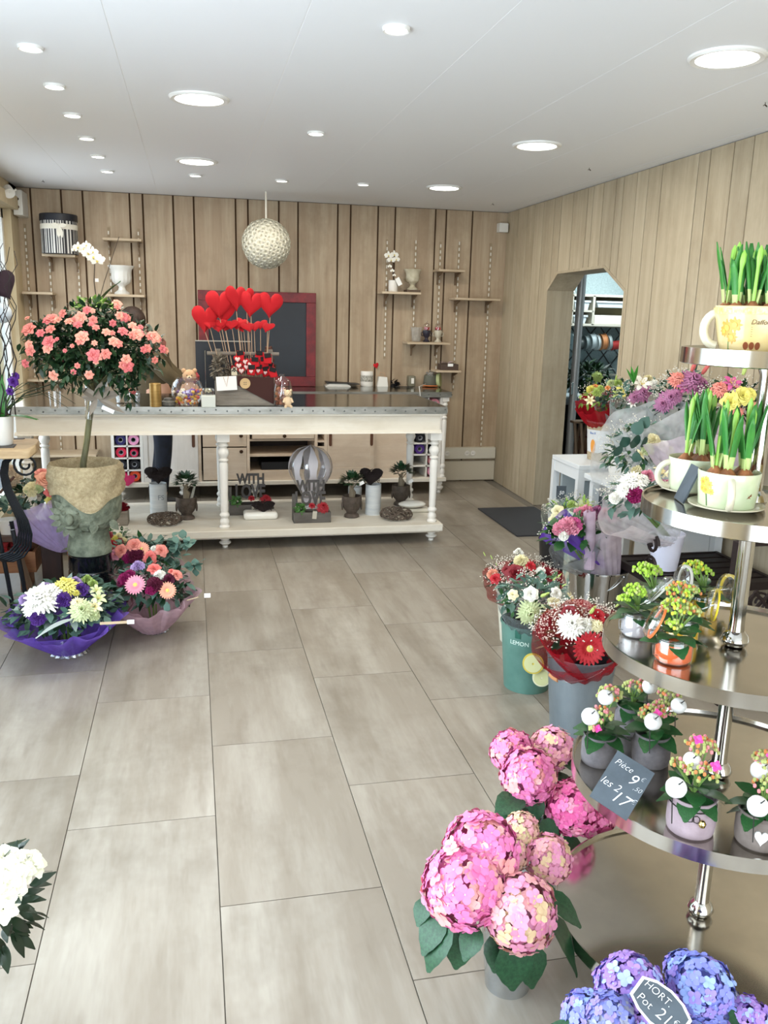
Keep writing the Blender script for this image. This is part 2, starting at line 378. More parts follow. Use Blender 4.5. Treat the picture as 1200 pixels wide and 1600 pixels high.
# skirting / cable trunking at the right end of the back wall
tr = struct(MB().box((2.2, YB-.03, .012), (2.855, YB, .20)).build('baseboard_back', M('cream_paint', '#c9c0ac', .5), smooth=False, bevel=.003))
cab = MB().box((2.16, YB-.055, .225), (2.85, YB, .335)); cab = cab.build('cable_trunking', M('trunking', '#d2cdbd', .4), org=(2.5, YB-.03, .28), bevel=.004)
tag(cab, 'cream cable trunking with sockets on the plank wall above the skirting', 'trunking')
for x in (2.30, 2.36, 2.56, 2.62):
    so = MB().lathe([(.0, .0), (.024, 0), (.026, .006), (.018, .008), (.017, .002), (0, .002)], (x, YB-.055, .28), 16, axis=(0, -1, 0)); so.build('socket', white_m, cab)
for x in (2.30, 2.36, 2.56, 2.62): MB().box((x-.008, YB-.0585, .277), (x-.004, YB-.056, .283)).box((x+.004, YB-.0585, .277), (x+.008, YB-.056, .283)).build('socket_holes', gap_m, cab)
# junction box top right, sensor box top left
tag(MB().box((2.76, 7.72, 2.32), (2.845, 7.8, 2.40)).build('junction_box', M('plastic_white', '#dddad2', .4), org=(2.8, 7.76, 2.36), bevel=.004), 'small white box fixed in the top corner of the back wall', 'junction box')
p = D(29, 314, 7.6)
b = tag(MB().box((p.x-.035, 7.55, p.z-.11), (p.x+.035, 7.8, p.z+.08)).build('lamp_transformer', MATS['plastic_white'], org=p, bevel=.006), 'white boxed lamp bracket high in the left corner by the window', 'bracket')
for dz in (-.05, .01): MB().lathe([(0, 0), (.012, 0), (.012, .004), (0, .004)], (p.x, 7.549, p.z+dz), 10, axis=(0, -1, 0)).build('screw', gap_m, b)
t = thing('wall_spotlight', 'little white spotlight on the timber beam above the left window', 'spotlight', D(14, 300, 7.1))
o = ORG[t.name]
MB().tube([o+Vector((.03, .1, .03)), o+Vector((.02, .02, .0)), o], .008).build('arm', white_m, t)
MB().lathe([(.012, -.06), (.03, -.05), (.04, .02), (.03, .02), (0, .0)], o, 14, axis=(.3, -.7, -.6)).build('lamp_head', white_m, t)
# ------------------------------------------------------------------ ceiling lights
lamp_e = M('lamp_glow', '#fffdf6', emit=9); lamp_r = M('lamp_ring', '#e9e9e6', .35)
def downlight(x, y, r, label, grp, watts):
    t = thing('ceiling_light', label, 'ceiling light', (x, y, CZ), grp)
    MB().lathe([(r*.84, -.001), (r*.86, -.010), (r*1.0, -.012), (r*1.06, -.006), (r*1.07, .0)], (x, y, CZ), 32, cap=False).build('rim', lamp_r, t)
    MB().lathe([(0, -.004), (r*.85, -.003), (r*.85, .0)], (x, y, CZ), 32).build('diffuser', lamp_e, t)
    l = bpy.data.lights.new('lamp_light', 'AREA'); l.shape = 'DISK'; l.size = r*1.6; l.energy = watts; l.color = (1, .93, .82)
    lo = bpy.data.objects.new('lamp_light', l); COL.objects.link(lo); lo.location = (x, y, CZ-.02)
for (x, y, lb) in ((1.87, 2.96, 'large round downlight nearest the camera, by the side wall'), (1.87, 4.70, 'large round downlight, middle one of the side-wall row'), (1.86, 6.46, 'large round downlight near the corner with the junction box'),
                   (.06, 4.20, 'large round downlight in the middle of the ceiling, nearer one'), (.06, 5.94, 'large round downlight above the long counter')):
    downlight(x, y, .125, lb, 'large round ceiling lights', 7)
sp = [(.68, 3.0, 'small spot alone in the middle of the ceiling near the camera'), (.665, 4.78, 'small spot in the middle of the ceiling, behind the alone-standing one'), (.667, 6.57, 'small spot above the flower ball'), (1.26, 6.52, 'small spot above the counter, right of the flower ball'), (.055, 6.55, 'small spot just beyond the large counter downlight')]
sp += [(-.545, y, 'small spot of the six along the window side, %s' % n) for y, n in ((3.6, 'first from the camera'), (4.17, 'second from the camera'), (4.75, 'third from the camera'), (5.36, 'fourth from the camera'), (5.97, 'fifth from the camera'), (6.60, 'last before the wall'))]
for x, y, lb in sp: downlight(x, y, .043, lb, 'small round ceiling spots', 3.0)
hook_m = M('hook_metal', '#55524c', .4, .8)
for (px, py, lb) in ((921, 262, 'small wire hook in the ceiling beside the plank side wall'), (67, 281, 'small wire hook in the ceiling at the window side'), (770, 317, 'small wire hook in the ceiling near the back corner'), (1196, 160, 'small wire hook in the ceiling nearest the camera')):
    p = G(px, py, CZ); MB()
    h = [p+Vector((.012*math.sin(a), 0, -.022-.012*math.cos(a)+.0)) for a in [x*.4 for x in range(0, 11)]]
    tag(MB().tube([p, p+Vector((0, 0, -.012))]+h[5:]+[], .0018, 5).build('ceiling_hook', hook_m, org=p), lb, 'hook', 'ceiling hooks')
# ------------------------------------------------------------------ back room through the doorway
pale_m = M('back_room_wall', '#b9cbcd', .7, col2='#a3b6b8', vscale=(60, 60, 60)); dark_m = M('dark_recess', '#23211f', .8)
BY = 8.5
b = MB(); b.box((3.22, BY, -.01), (6.4, BY+.1, CZ)); b.box((6.3, 4.6, 0), (6.4, BY, CZ)); b.box((3.19, 4.5, 0), (6.4, 4.6, CZ)); b.box((3.19, 4.5, CZ), (6.4, BY+.1, CZ+.1)); b.box((3.0, 7.81, 0), (3.22, BY, CZ))
struct(b.build('wall_back_room', pale_m, smooth=False)); struct(MB().box((3.0, 4.5, -.1), (6.4, BY, -.004)).build('floor_back_room', M('dark_floor', '#6f675d', .5), smooth=False))
# the doorway floor between the rooms
struct(MB().box((2.84, ya0, -.1), (3.2, ya1, -.001)).build('door_1', MATS['dark_floor'], smooth=False))
# steel door edge in the passage
a = D(884, 770, 6.98); t = thing('steel_door', 'grey steel door edge standing open behind the planked jamb', 'door', (a.x, a.y, 0)); steelg = M('steel_grey', '#c3c7c8', .35, .35)
MB().lathe([(.034, .004), (.034, 1.95)], (a.x, a.y, 0), 16).build('rounded_edge', steelg, t)
MB().prism([(a.x+.012, a.y+.0, .004), (a.x+.036, a.y-.012, .004), (a.x+.12, a.y+.19, .004), (a.x+.09, a.y+.20, .004)], (0, 0, 1.95)).build('door_leaf', M('steel_dark', '#5d6365', .4, .6), t)
MB().box((a.x-.045, a.y-.04, .92), (a.x-.02, a.y-.02, 1.03), ).build('handle', M('chrome', '#d8d8d8', .12, 1), t, bevel=.004)
SY = 8.2
def q(px, py, y=SY): return D(px, py, y)
shelf_w = M('shelf_cream', '#d8d3c3', .5); tray_m = M('tray_white', '#dfe8ec', .4)
xa, xb = q(893, 500).x, q(1000, 500).x
t = thing('open_shelf_unit', 'cream open wall shelf with white trays seen through the doorway', 'shelf', (xa, SY, q(930, 508).z))
z1, z2, z3 = q(930, 462).z, q(930, 485).z, q(930, 508).z; xd = q(928, 480).x
for z in (z1, z3): MB().box((xa, SY, z-.012), (xb, BY, z+.012)).build('board', shelf_w, t, bevel=.002)
MB().box((xa, SY, z2-.02), (xd, BY, z2)).build('board', shelf_w, t, bevel=.002)
for x in (xa, xd, xb): MB().box((x-.012, SY, z3), (x+.012, BY, z1)).build('upright', shelf_w, t)
MB().box((xa, BY-.012, z3), (xb, BY, z1)).build('back_panel', M('shelf_back', '#c2b68f', .6), t)
def tray(x0, x1, z0, z1, lb):
    t = MB(); e = .02; 
    t.prism([(x0+e, SY+.01, z0), (x1-e, SY+.01, z0), (x1, SY+.01, z1), (x0, SY+.01, z1)], (0, .25, 0)); t.box((x0-.004, SY, z1-.02), (x1+.004, SY+.27, z1))
    tag(t.build('storage_tray', tray_m, org=((x0+x1)/2, SY+.1, z0), bevel=.003), lb, 'tray', 'white trays in the back room')
tray(xa+.02, xd-.04, z2+.001, z1-.05, 'white tray in the upper small compartment of the back-room shelf')
tray(xa+.02, xd-.06, z3+.013, z2-.05, 'white tray in the lower small compartment of the back-room shelf')
tray(xd+.03, xb-.03, z2+.03, z1-.05, 'wide white tray hung in the large compartment of the back-room shelf')
tag(MB().box((xd+.03, SY+.03, z3+.0125), (xd+.4, SY+.25, z3+.1)).build('storage_box', white_m, org=(xd+.2, SY+.1, z3+.012), bevel=.004), 'low white box at the bottom of the large shelf compartment', 'box')
# jar stack on top
p = q(902, 440); tag(MB().lathe([(.05, 0), (.055, .02), (.04, .05), (.045, .07), (.055, .1), (.045, .14), (.05, .16), (.052, .22), (.03, .25), (.0, .25)], (p.x, SY+.12, z1+.0125), 18).build('glass_jar', clear('clear_glass', '#ffffff', .25), org=(p.x, SY+.12, z1+.012)), 'clear glass jar standing on top of the back-room shelf', 'jar')
# diamond lattice and ribbon rail
t = thing('ribbon_rack', 'dark diamond lattice rack with a ribbon rail on the back-room wall', 'rack', (xa, BY-.05, q(930, 580).z)); z4, z5 = q(930, 512).z, q(930, 590).z
lm = M('lattice_dark', '#4b4c4c', .6); h = z4-z5; mb = MB()
for i in range(-2, 6):
    for sg in (1, -1):
        x0 = xa+i*.17+(0 if sg > 0 else .35); x1 = x0+sg*h*.8
        mb.prism([(x0, BY-.03, z5), (x0+.012, BY-.03, z5), (x1+.012, BY-.03, z4), (x1, BY-.03, z4)], (0, .012, 0))
mb.build('lattice', lm, t)
MB().box((xa, BY-.034, z5), (xb, BY-.01, z5+.02)).box((xa, BY-.034, z4), (xb, BY-.01, z4+.02)).build('frame', shelf_w, t)
zr = q(930, 540).z; MB().tube([(xa, SY+.1, zr), (xb, SY+.1, zr)], .006).build('rail', M('chrome', '#d8d8d8', .12, 1), t)
zb_ = q(930, 548).z; MB().box((xa, SY, zb_-.006), (xb, BY-.04, zb_)).build('glass_shelf', clear('clear_glass'), t)
x = xa+.06
for i, (r, w_, c, nm) in enumerate(((.085, .05, '#9aa7a9', 'grey'), (.06, .05, '#3b4442', 'black'), (.075, .035, '#7d8b8b', 'slate'), (.085, .05, '#b7c3c4', 'silver'), (.08, .025, '#c7d0cf', 'pale grey'), (.085, .055, '#c98a5a', 'copper'), (.08, .03, '#a9b4b2', 'ash grey'), (.05, .12, '#a3322f', 'red'))):
    mb = MB().lathe([(.02, 0), (r, 0), (r, .004), (r*.9, .006), (r*.9, w_-.006), (r, w_-.004), (r, w_), (.02, w_)], (x, SY+.1, zb_+r), 18, axis=(1, 0, .12))
    tag(mb.build('ribbon_spool', M('spool_'+nm.replace(' ', '_'), c, .4), org=(x, SY+.1, zb_+r)), '%s ribbon spool on the rail in the back room' % nm, 'ribbon', 'ribbon spools in the back room'); x += w_+.022
# work counter and dark things below
zc = q(930, 622).z-.25
CY = 7.2; zc = D(920, 624, CY).z; x0 = D(893, 624, CY).x
t = thing('work_counter', 'pale back-room counter with a dark open space under it', 'counter', (x0+.6, CY+.25, 0))
MB().box((x0-.1, CY, zc-.05), (x0+1.5, CY+.6, zc)).build('worktop', M('counter_pale', '#aebcc0', .5), t, bevel=.003)
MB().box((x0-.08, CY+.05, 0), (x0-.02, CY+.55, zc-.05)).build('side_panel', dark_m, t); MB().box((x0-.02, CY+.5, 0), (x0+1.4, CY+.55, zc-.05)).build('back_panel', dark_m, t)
z6 = D(920, 716, CY).z; MB().box((x0-.02, CY+.05, z6-.03), (x0+1.4, CY+.5, z6)).build('lower_shelf', M('shelf_grey', '#8b9392', .6), t)
a = D(897, 684, CY); b2 = D(932, 716, CY)
tag(MB().box((x0+.02, CY+.08, z6+.001), (b2.x+.3, CY+.4, a.z)).build('red_box', M('lacquer_red', '#6e211b', .35, col2='#4a1512', vscale=(9, 9, 9)), org=(x0+.2, CY+.2, z6), bevel=.006), 'dark red box with worn corners under the back-room counter', 'box')
b = tag(MB().box((b2.x-.2, CY+.02, D(920, 690, CY).z-.08), (b2.x+.1, CY+.06, D(920, 690, CY).z+.03)).build('storage_crate', M('brown_wood', '#6b4a30', .6), org=(b2.x, CY+.04, z6), bevel=.004), 'brown wooden crate in front of the red box under the back-room counter', 'crate')
b.location.z += 0
# ================================================================== PLANTS AND FLOWERS (shared meshes, unit radius, facing +Z)
def petal_ring(mb, n, r0, r1, w, z0, z1, mi=0, ph=0, cup=0, segs=3, jt=0):
    r1_, z1_ = r1, z1
    for i in range(n):
        if jt: r1 = r1_*(1+R_.uniform(-jt, jt)); z1 = z1_+R_.uniform(-jt, jt*1.3)*.7
        a = 2*math.pi*i/n+ph; d = Vector((math.cos(a), math.sin(a), 0)); t = Vector((-d.y, d.x, 0)); vs = []; fs = []
        for k in range(segs+1):
            u = k/segs; r = r0+(r1-r0)*u; z = z0+(z1-z0)*u+cup*math.sin(math.pi*u); hw = w*.5*(math.sin(math.pi*(.12+.8*u)))
            vs += [d*r-t*hw+Vector((0, 0, z)), d*r+t*hw+Vector((0, 0, z))]
        for k in range(segs): fs.append((2*k, 2*k+1, 2*k+3, 2*k+2))
        mb.add(vs, fs, mi)
FL = {}
def fmat(nm, col, col2=None, rough=.55):
    return M('petal_'+nm, col, rough, col2=col2, vscale=(30, 30, 30)) if col2 else M('petal_'+nm, col, rough)
cen_m = M('flower_centre', '#d9c46a', .8); grn_m = M('leaf_green', '#2f5a2a', .45, col2='#1f4421', vscale=(14, 14, 14)); stem_m = M('stem_green', '#6d8a45', .5)
dgr_m = M('leaf_dark', '#1f3a22', .4, col2='#132a18', vscale=(14, 14, 14)); euc_m = M('leaf_eucalyptus', '#5f7d70', .6, col2='#48665a', vscale=(14, 14, 14)); lime_m = M('leaf_lime', '#86a94c', .5)
brt_m = M('leaf_bright', '#4f9a3c', .45, col2='#2f7a2c', vscale=(20, 20, 8)); wht_m = M('breath_white', '#d8d2c4', .8)
def flower(kind, nm, col, col2=None):
    key = (kind, nm)
    if key in FL: return FL[key]
    mb = MB(); pm = fmat(nm, col, col2)
    if kind == 'rose':
        for q, (n, r1, w, z0, z1, c) in enumerate(((6, 1.0, .95, -.1, .12, .25), (6, .82, .85, 0, .38, .22), (5, .6, .7, .12, .55, .15), (4, .4, .55, .25, .62, .1), (3, .22, .35, .35, .66, 0))):
            petal_ring(mb, n, .08, r1, w, z0, z1, 0, q*.55, c, 3)
    elif kind == 'gerbera':
        petal_ring(mb, 22, .2, 1, .30, .05, .16, 0, 0, .06); petal_ring(mb, 20, .18, .82, .27, .1, .26, 0, .15, .04); petal_ring(mb, 14, .12, .45, .12, .16, .3, 0, .1)
        mb.ball((0, 0, .14), (.26, .26, .12), 12, 4, 1)
    elif kind == 'chrysanthemum':
        for q in range(7): petal_ring(mb, 24-2*q, .05, 1-.125*q, .25, .02+.07*q, .08+.14*q, 0, q*.21, .10+.03*q, 3, .16)
    elif kind == 'carnation':
        for q in range(6): 
            n = 11-q
            for i in range(n):
                a = 2*math.pi*i/n+q*.4+R_.uniform(-.15, .15); rd = (1-.16*q)*R_.uniform(.85, 1.08); d = Vector((math.cos(a), math.sin(a), 0)); t = Vector((-d.y, d.x, 0)); z = .08+.15*q+R_.uniform(-.05, .07)
                vs = [d*.05+Vector((0, 0, z-.15))]
                for k in range(5): 
                    u = (k-2)/2; vs.append(d*(rd*(1-.12*u*u))+t*u*.36+Vector((0, 0, z+(.16 if k % 2 else -.06))))
                mb.add(vs, [(0, k, k+1) for k in range(1, 5)])
    elif kind == 'lily':
        petal_ring(mb, 3, .06, 1, .48, 0, .3, 0, 0, .28, 4); petal_ring(mb, 3, .06, .95, .38, 0, .25, 0, 1.05, .25, 4)
        for i in range(6): a = i*1.05; mb.tube([(0, 0, .1), (.25*math.cos(a), .25*math.sin(a), .6)], .02, 4, 1); mb.ball((.25*math.cos(a), .25*math.sin(a), .6), .05, 5, 3, 1)
    elif kind == 'lily_bud':
        mb.lathe([(0, 0), (.16, .1), (.22, .5), (.2, 1.1), (.12, 1.6), (0, 1.9)], n=7)
    elif kind == 'azalea':
        petal_ring(mb, 6, .06, 1, .8, 0, .12, 0, 0, .22, 3); petal_ring(mb, 5, .06, .72, .62, .1, .4, 0, .5, .18, 3); petal_ring(mb, 4, .04, .4, .4, .2, .5, 0, .2, .1, 2)
    elif kind == 'orchid':
        petal_ring(mb, 2, .05, 1, .95, 0, .08, 0, 0, .1, 4); petal_ring(mb, 3, .05, .95, .55, -.04, 0, 0, math.pi/2, .08, 4)
        mb.ball((0, -.15, .14), (.16, .2, .14), 6, 4, 1)
    elif kind == 'bead': mb.ball((0, 0, 0), 1, 6, 4)
    FL[key] = mb.mesh(kind, [pm, cen_m]); return FL[key]
def hydrangea(nm, c1, c2, c3, seed):
    rr = random.Random(seed); mb = MB(); N = 190
    for i in range(N):
        z = 1-1.72*(i+.5)/N; ph = i*2.39996; r = math.sqrt(max(0, 1-z*z)); n = Vector((r*math.cos(ph), r*math.sin(ph), z)); n = (n+Vector((rr.uniform(-.18, .18), rr.uniform(-.18, .18), rr.uniform(-.18, .18)))).normalized()
        B = basis(n); p = n*(rr.uniform(.84, 1.02)); sz = rr.uniform(.18, .235); a0 = rr.uniform(0, 1.57)
        mi = rr.choices((0, 1, 2), (.5, .3, .2))[0]
        for k in range(4):
            a = a0+k*math.pi/2; d = Vector((math.cos(a), math.sin(a), 0)); t = Vector((-d.y, d.x, 0)); li = rr.uniform(-.03, .05)
            vs = [Vector((0, 0, 0)), d*sz*.55-t*sz*.5+Vector((0, 0, .02)), d*sz*1.0-t*sz*.3+Vector((0, 0, li)), d*sz*1.08+t*sz*.1+Vector((0, 0, li+.02)), d*sz*.9+t*sz*.42+Vector((0, 0, li)), d*sz*.45+t*sz*.48+Vector((0, 0, .01))]
            mb.add([p+B @ v for v in vs], [(0, 1, 2, 3), (0, 3, 4, 5)], mi)
        mb.add([p+B @ Vector(v) for v in ((.03, 0, .03), (0, .03, .03), (-.03, 0, .03), (0, -.03, .03))], [(0, 1, 2, 3)], 2)
    mb.ball((0, 0, -.05), .74, 10, 7, 3)
    return mb.mesh('flower_head', [M('hyd_a_'+nm, c1, .5), M('hyd_b_'+nm, c2, .5), M('hyd_c_'+nm, c3, .5), M('hyd_core_'+nm, c1, .8)])
def big_leaf(nm, mat, w=.7, droop=.35, serr=True):
    mb = MB(); n = 9; vs = []; fs = []
    for i in range(n+1):
        t = i/n; hw = w*.5*math.sin(math.pi*min(.97, .05+.95*t**.85))**.8*(1+(.05 if (i % 2 and serr) else 0)); z = -droop*t*t
        for u in (-1, -.5, 0, .5, 1): vs.append((u*hw, t-abs(u)*.03, z+.12*abs(u)*hw+(.018 if u in (-.5, .5) and i % 2 else 0)))
    for i in range(n):
        for k in range(4): a = i*5+k; fs.append((a, a+1, a+6, a+5))
    return mb.add(vs, fs).mesh(nm, mat)
def put_leaf(me, parent, p, d, L, name='leaf', roll=0, w=1):
    """unit leaf (length along +Y, face up +Z) from p along d"""
    d = Vector(d).normalized(); up = Vector((0, 0, 1)) if abs(d.z) < .95 else Vector((0, -1, 0)); x = d.cross(up).normalized(); z = x.cross(d)
    o = bpy.data.objects.new(name, me); COL.objects.link(o); o.parent = parent
    m = Matrix((x, d, z)).transposed() @ Matrix.Rotation(roll, 3, 'Y')
    o.rotation_mode = 'QUATERNION'; o.rotation_quaternion = m.to_quaternion(); o.scale = (L*w, L, L); o.location = Vector(p)-ORG[parent.name]; ORG[o.name] = Vector(p); return o
def foliage(c, rad, n, L, w, up=1.0, rr=None, seed=1, mi_n=1, lo=-.3, shell=.55, mb=None):
    """leaf cloud filling an ellipsoid"""
    rr = random.Random(seed); mb = mb or MB(); c = Vector(c)
    for i in range(n):
        z = rr.uniform(lo, 1); a = rr.uniform(0, 6.283); r = math.sqrt(max(0, 1-z*z)); k = rr.uniform(shell, 1.0)
        n_ = Vector((r*math.cos(a), r*math.sin(a), z)); p = c+Vector([n_[j]*rad[j]*k for j in range(3)])
        d = (n_+Vector((rr.uniform(-.9, .9), rr.uniform(-.9, .9), rr.uniform(-.7, .7)*up))).normalized(); l = L*rr.uniform(.7, 1.2)
        mb.leaf(p-d*l*.4, d, l, w*rr.uniform(.8, 1.2), droop=rr.uniform(-.1, .5), mi=rr.randrange(mi_n), k=3, up=(rr.uniform(-.4, .4), rr.uniform(-.4, .4), 1))
    return mb
def sprigs(c, rad, n, s=.0032, seed=1, lo=-.1, out=1.15, mb=None, mi=0):
    """baby's breath: sprays of tiny round florets on thin stems"""
    rr = random.Random(seed); mb = mb or MB(); c = Vector(c)
    for i in range(n):
        z = rr.uniform(lo, 1); a = rr.uniform(0, 6.283); r = math.sqrt(max(0, 1-z*z)); n_ = Vector((r*math.cos(a), r*math.sin(a), z)); k = rr.uniform(.85, out)
        p = c+Vector([n_[j]*rad[j]*k for j in range(3)])
        for q in range(rr.randint(2, 4)):
            u = p+Vector([rr.uniform(-1, 1)*.016 for _ in range(3)]); e = s*rr.uniform(.7, 1.3)
            mb.add([u+Vector(v)*e for v in ((1, 0, 0), (0, 1, 0), (-1, 0, 0), (0, -1, 0), (0, 0, 1), (0, 0, -1))], [(0, 1, 4), (1, 2, 4), (2, 3, 4), (3, 0, 4), (1, 0, 5), (2, 1, 5), (3, 2, 5), (0, 3, 5)], mi)
    return mb
def tulle(base, top, r0, r1, ruff=.12, waves=9, rim=.06, seed=0, n=72, k=12, a0=0, a1=2*math.pi, p=.75, layers=1, flare=0):
    rr = random.Random(seed); base = Vector(base); top = Vector(top); ax = top-base; H = ax.length; B = basis(ax); mb = MB()
    for ly in range(layers):
        ph = [rr.uniform(0, 6.28) for _ in range(4)]; closed = a1-a0 > 6.2; vs = []; fs = []; nn = n if closed else n+1; rs = 1-.09*ly
        for i in range(nn):
            a = a0+(a1-a0)*i/n; w = math.sin(waves*a+ph[0])*.6+math.sin((waves*2+1)*a+ph[1])*.3+math.sin(3*a+ph[2])*.35
            for j in range(k+1):
                t = j/k; r = r0+(r1*rs-r0)*t**p; r += r1*ruff*w*t*t+flare*r1*max(0, t-.7)**2*4
                r *= 1+.06*math.sin(17*a+ph[3]+3*t)*(1-t)
                z = H*(t-.02*ly)+rim*H*w*.6*t*t*math.cos(a*2+ph[3])
                vs.append(base+B @ Vector((r*math.cos(a), r*math.sin(a), z)))
        for i in range(n):
            i2 = (i+1) % n if closed else i+1
            for j in range(k): fs.append((i*(k+1)+j, i2*(k+1)+j, i2*(k+1)+j+1, i*(k+1)+j+1))
        mb.add(vs, fs)
    return mb
FC = {'pink': '#d98da0', 'coral': '#e08a7c', 'hotpink': '#c4558a', 'red': '#b51f2a', 'darkred': '#7a1722', 'white': '#efece2', 'cream': '#e9dfb4', 'yellow': '#e2d873', 'purple': '#54307e', 'lilac': '#b39ac7', 'mauve': '#a8688c', 'magenta': '#8e1d57', 'peach': '#e8a489', 'lime': '#b9cc72', 'green': '#a9be6a', 'salmon': '#dd6f68', 'orange': '#d98b4c', 'burgundy': '#5d1a34', 'palegreen': '#c5cf9c'}
def bouquet(label, base, top, R, blooms, fol=None, breath=0, group='wrapped bouquets', name='bouquet', wraps=(), seed=1, lo=-.6, cat='bouquet'):
    """base: where the stems are tied; top/R: centre and half-size of the flower dome; blooms: (kind, colour, px, py, radius)"""
    base = Vector(base); top = Vector(top); t = thing(name, label, cat, base, group)
    if fol:
        for i, (m, n, L, w) in enumerate(fol):
            mb = foliage(top, (R[0]*1.02, R[1]*1.02, R[2]*1.02), n, L, w, seed=seed*7+i, lo=lo); stuff(mb.build('foliage', m, t))
    if breath: stuff(sprigs(top, R, breath, seed=seed, lo=0).build('filler_florets', wht_m, t))
    for (kd, c, px, py, r) in blooms:
        p, n = S(px, py, top, R); n = (n+Vector((0, -.35, .25))).normalized()
        put(kd, flower(kd, c, FC.get(c, '#ffffff')), t, p+n*.004, n, r)
    st = MB()
    for i in range(5): a = i*1.256; st.tube([base+Vector((.012*math.cos(a), .012*math.sin(a), 0)), base.lerp(top, .6)+Vector((.02*math.cos(a), .02*math.sin(a), 0))], .004, 5)
    st.build('stems', stem_m, t)
    for (m, args) in wraps:
        kw = dict(args[1]); hf = kw.pop('hf', .86); tulle(base, base.lerp(top, hf), *args[0], **kw).build('wrapping', m, t)
    return t
def bucket(name, label, c, r0, r1, h, mat, group=None, liner=None, handle=None, cat='bucket', rimr=.004, inner=True):
    c = Vector(c); t = thing(name, label, cat, c, group)
    MB().lathe([(r0*.96, .004), (r0, 0), (r0, .004), (r1, h), (r1+rimr, h+.003), (r1+rimr, h-.004), (r1-.003, h+.004), (r1-.005, h-.004), (r0-.004, .012), (0, .012)], c, 40).build('body', mat, t)
    if liner: MB().lathe([(r0*.9, .02), (r1*.93, h-.01), (r1*.965, h+.002), (r1*.9, h-.01), (r0*.85, .03), (0, .03)], c, 32).build('liner', liner, t)
    if handle:
        a0, drop = handle; d = Vector((math.cos(a0), math.sin(a0), 0)); s = Vector((-d.y, d.x, 0)); pts = []
        for i in range(17):
            u = math.pi*i/16; pts.append(c+Vector((0, 0, h-.012))+s*(r1+.006)*math.cos(u)+(d*math.cos(drop)-Vector((0, 0, 1))*math.sin(drop))*(r1+.01)*math.sin(u))
        MB().tube(pts, .002, 6).build('handle', M('wire', '#b9bcbd', .25, 1), t)
        MB().tube([pts[7], pts[8], pts[9]], .0095, 10).build('wooden_grip', M('grip_wood', '#c28a5c', .5), t)
        for e in (pts[0], pts[-1]): MB().ball(e, .008, 8, 5).build('ear', M('wire', '#b9bcbd', .25, 1), t)
    return t
# ================================================================== FRONT COUNTER
paint_m = wash_wood('painted_cream', '#ddd5c5', '#c5b9a4', '#eeeae0', zscale=1.2, xs=10, axis='x'); zinc_m = M('zinc_top', '#8f9694', .16, 1, col2='#7b8280', vscale=(3, 3, 3)); zince_m = M('zinc_edge', '#a3a19a', .36, .85, col2='#85847d', vscale=(7, 7, 20)); nail_m = M('nail', '#6f7170', .45, .9); dkmetal = M('iron_dark', '#2a2826', .5, .3)
ZT, FX0, FX1, FY0, FY1, ZS = .967, -1.10, 1.70, 5.6, 6.48, .14
t = thing('shop_counter', 'long cream counter table with zinc top, turned legs and low shelf', 'counter', ((FX0+FX1)/2, 6.0, 0))
MB().box((FX0, FY0+.002, ZT-.025), (FX1-.01, FY1, ZT)).build('zinc_top', zinc_m, t, bevel=.002)
MB().box((FX0, FY0-.004, ZT-.046), (FX1-.008, FY0+.004, ZT+.001)).box((FX1-.012, FY0, ZT-.046), (FX1-.004, FY1, ZT+.001)).build('zinc_edging', zince_m, t)
mb = MB()
for i in range(40):
    x = FX0+.05+i*.07; mb.lathe([(.006, 0), (.004, .0025), (0, .003)], (x, FY0-.004, ZT-.024+.006*math.sin(i*2.3)), 7, axis=(0, -1, 0))
stuff(mb.build('nails', nail_m, t))
ap = MB(); ap.box((FX0+.02, FY0+.03, .79), (FX1-.045, FY0+.055, ZT-.025)); ap.box((FX0+.02, FY1-.055, .79), (FX1-.045, FY1-.03, ZT-.025)); ap.box((FX1-.07, FY0+.055, .79), (FX1-.045, FY1-.055, ZT-.025)); ap.box((FX0+.02, FY0+.055, .79), (FX0+.045, FY1-.055, ZT-.025))
ap.build('apron', paint_m, t, smooth=False)
MB().prism([(FX0+.01, FY0+.01, .785), (FX0+.01, FY0+.06, .785), (FX0+.01, FY0+.06, .80), (FX0+.01, FY0+.03, .806), (FX0+.01, FY0+.015, .797)], (FX1-FX0-.045, 0, 0)).build('moulding', paint_m, t, smooth=False)
MB().box((FX0+.01, FY0+.008, ZT-.062), (FX1-.03, FY0+.05, ZT-.046)).build('upper_moulding', paint_m, t, bevel=.003)
MB().box((FX0, FY0, .088), (FX1, FY1+.05, ZS)).build('shelf', paint_m, t, bevel=.006)
MB().box((FX0+.02, FY0+.02, .078), (FX1-.02, FY1+.03, .09)).build('shelf_moulding', paint_m, t, bevel=.003)
prof = [(.028, .0), (.031, .01), (.022, .025), (.026, .035), (.026, .05), (.018, .07), (.028, .085), (.028, .095), (.018, .11), (.021, .125), (.021, .20), (.025, .40), (.025, .44), (.019, .455), (.028, .465), (.028, .472), (.019, .48), (.030, .505), (.033, .52), (.028, .54), (.018, .552), (.029, .565), (.029, .573), (.02, .582), (.03, .592), (.03, .60)]
leg_me = MB().lathe(prof, (0, 0, 0), 20).box((-.034, -.034, .595), (.034, .034, .65)).mesh('leg', white_m)
foot_me = MB().lathe([(.012, 0), (.016, .006), (.014, .016), (.032, .034), (.032, .042), (.018, .052), (.026, .06), (.026, .078)], (0, 0, 0), 18).mesh('foot', white_m)
LG = [(x, y) for x in (-1.04, .185, 1.64) for y in (5.69, 6.37)]
for x, y in LG:
    put('leg', leg_me, t, (x, y, ZS), spin=0, sc=(1.18, 1.18, .992)); put('foot', foot_me, t, (x, y, 0), spin=0, sc=(1.25, 1.25, 1))
def ct(px, py): return G(px, py, ZT)
def sh(px, py): return G(px, py, ZS)
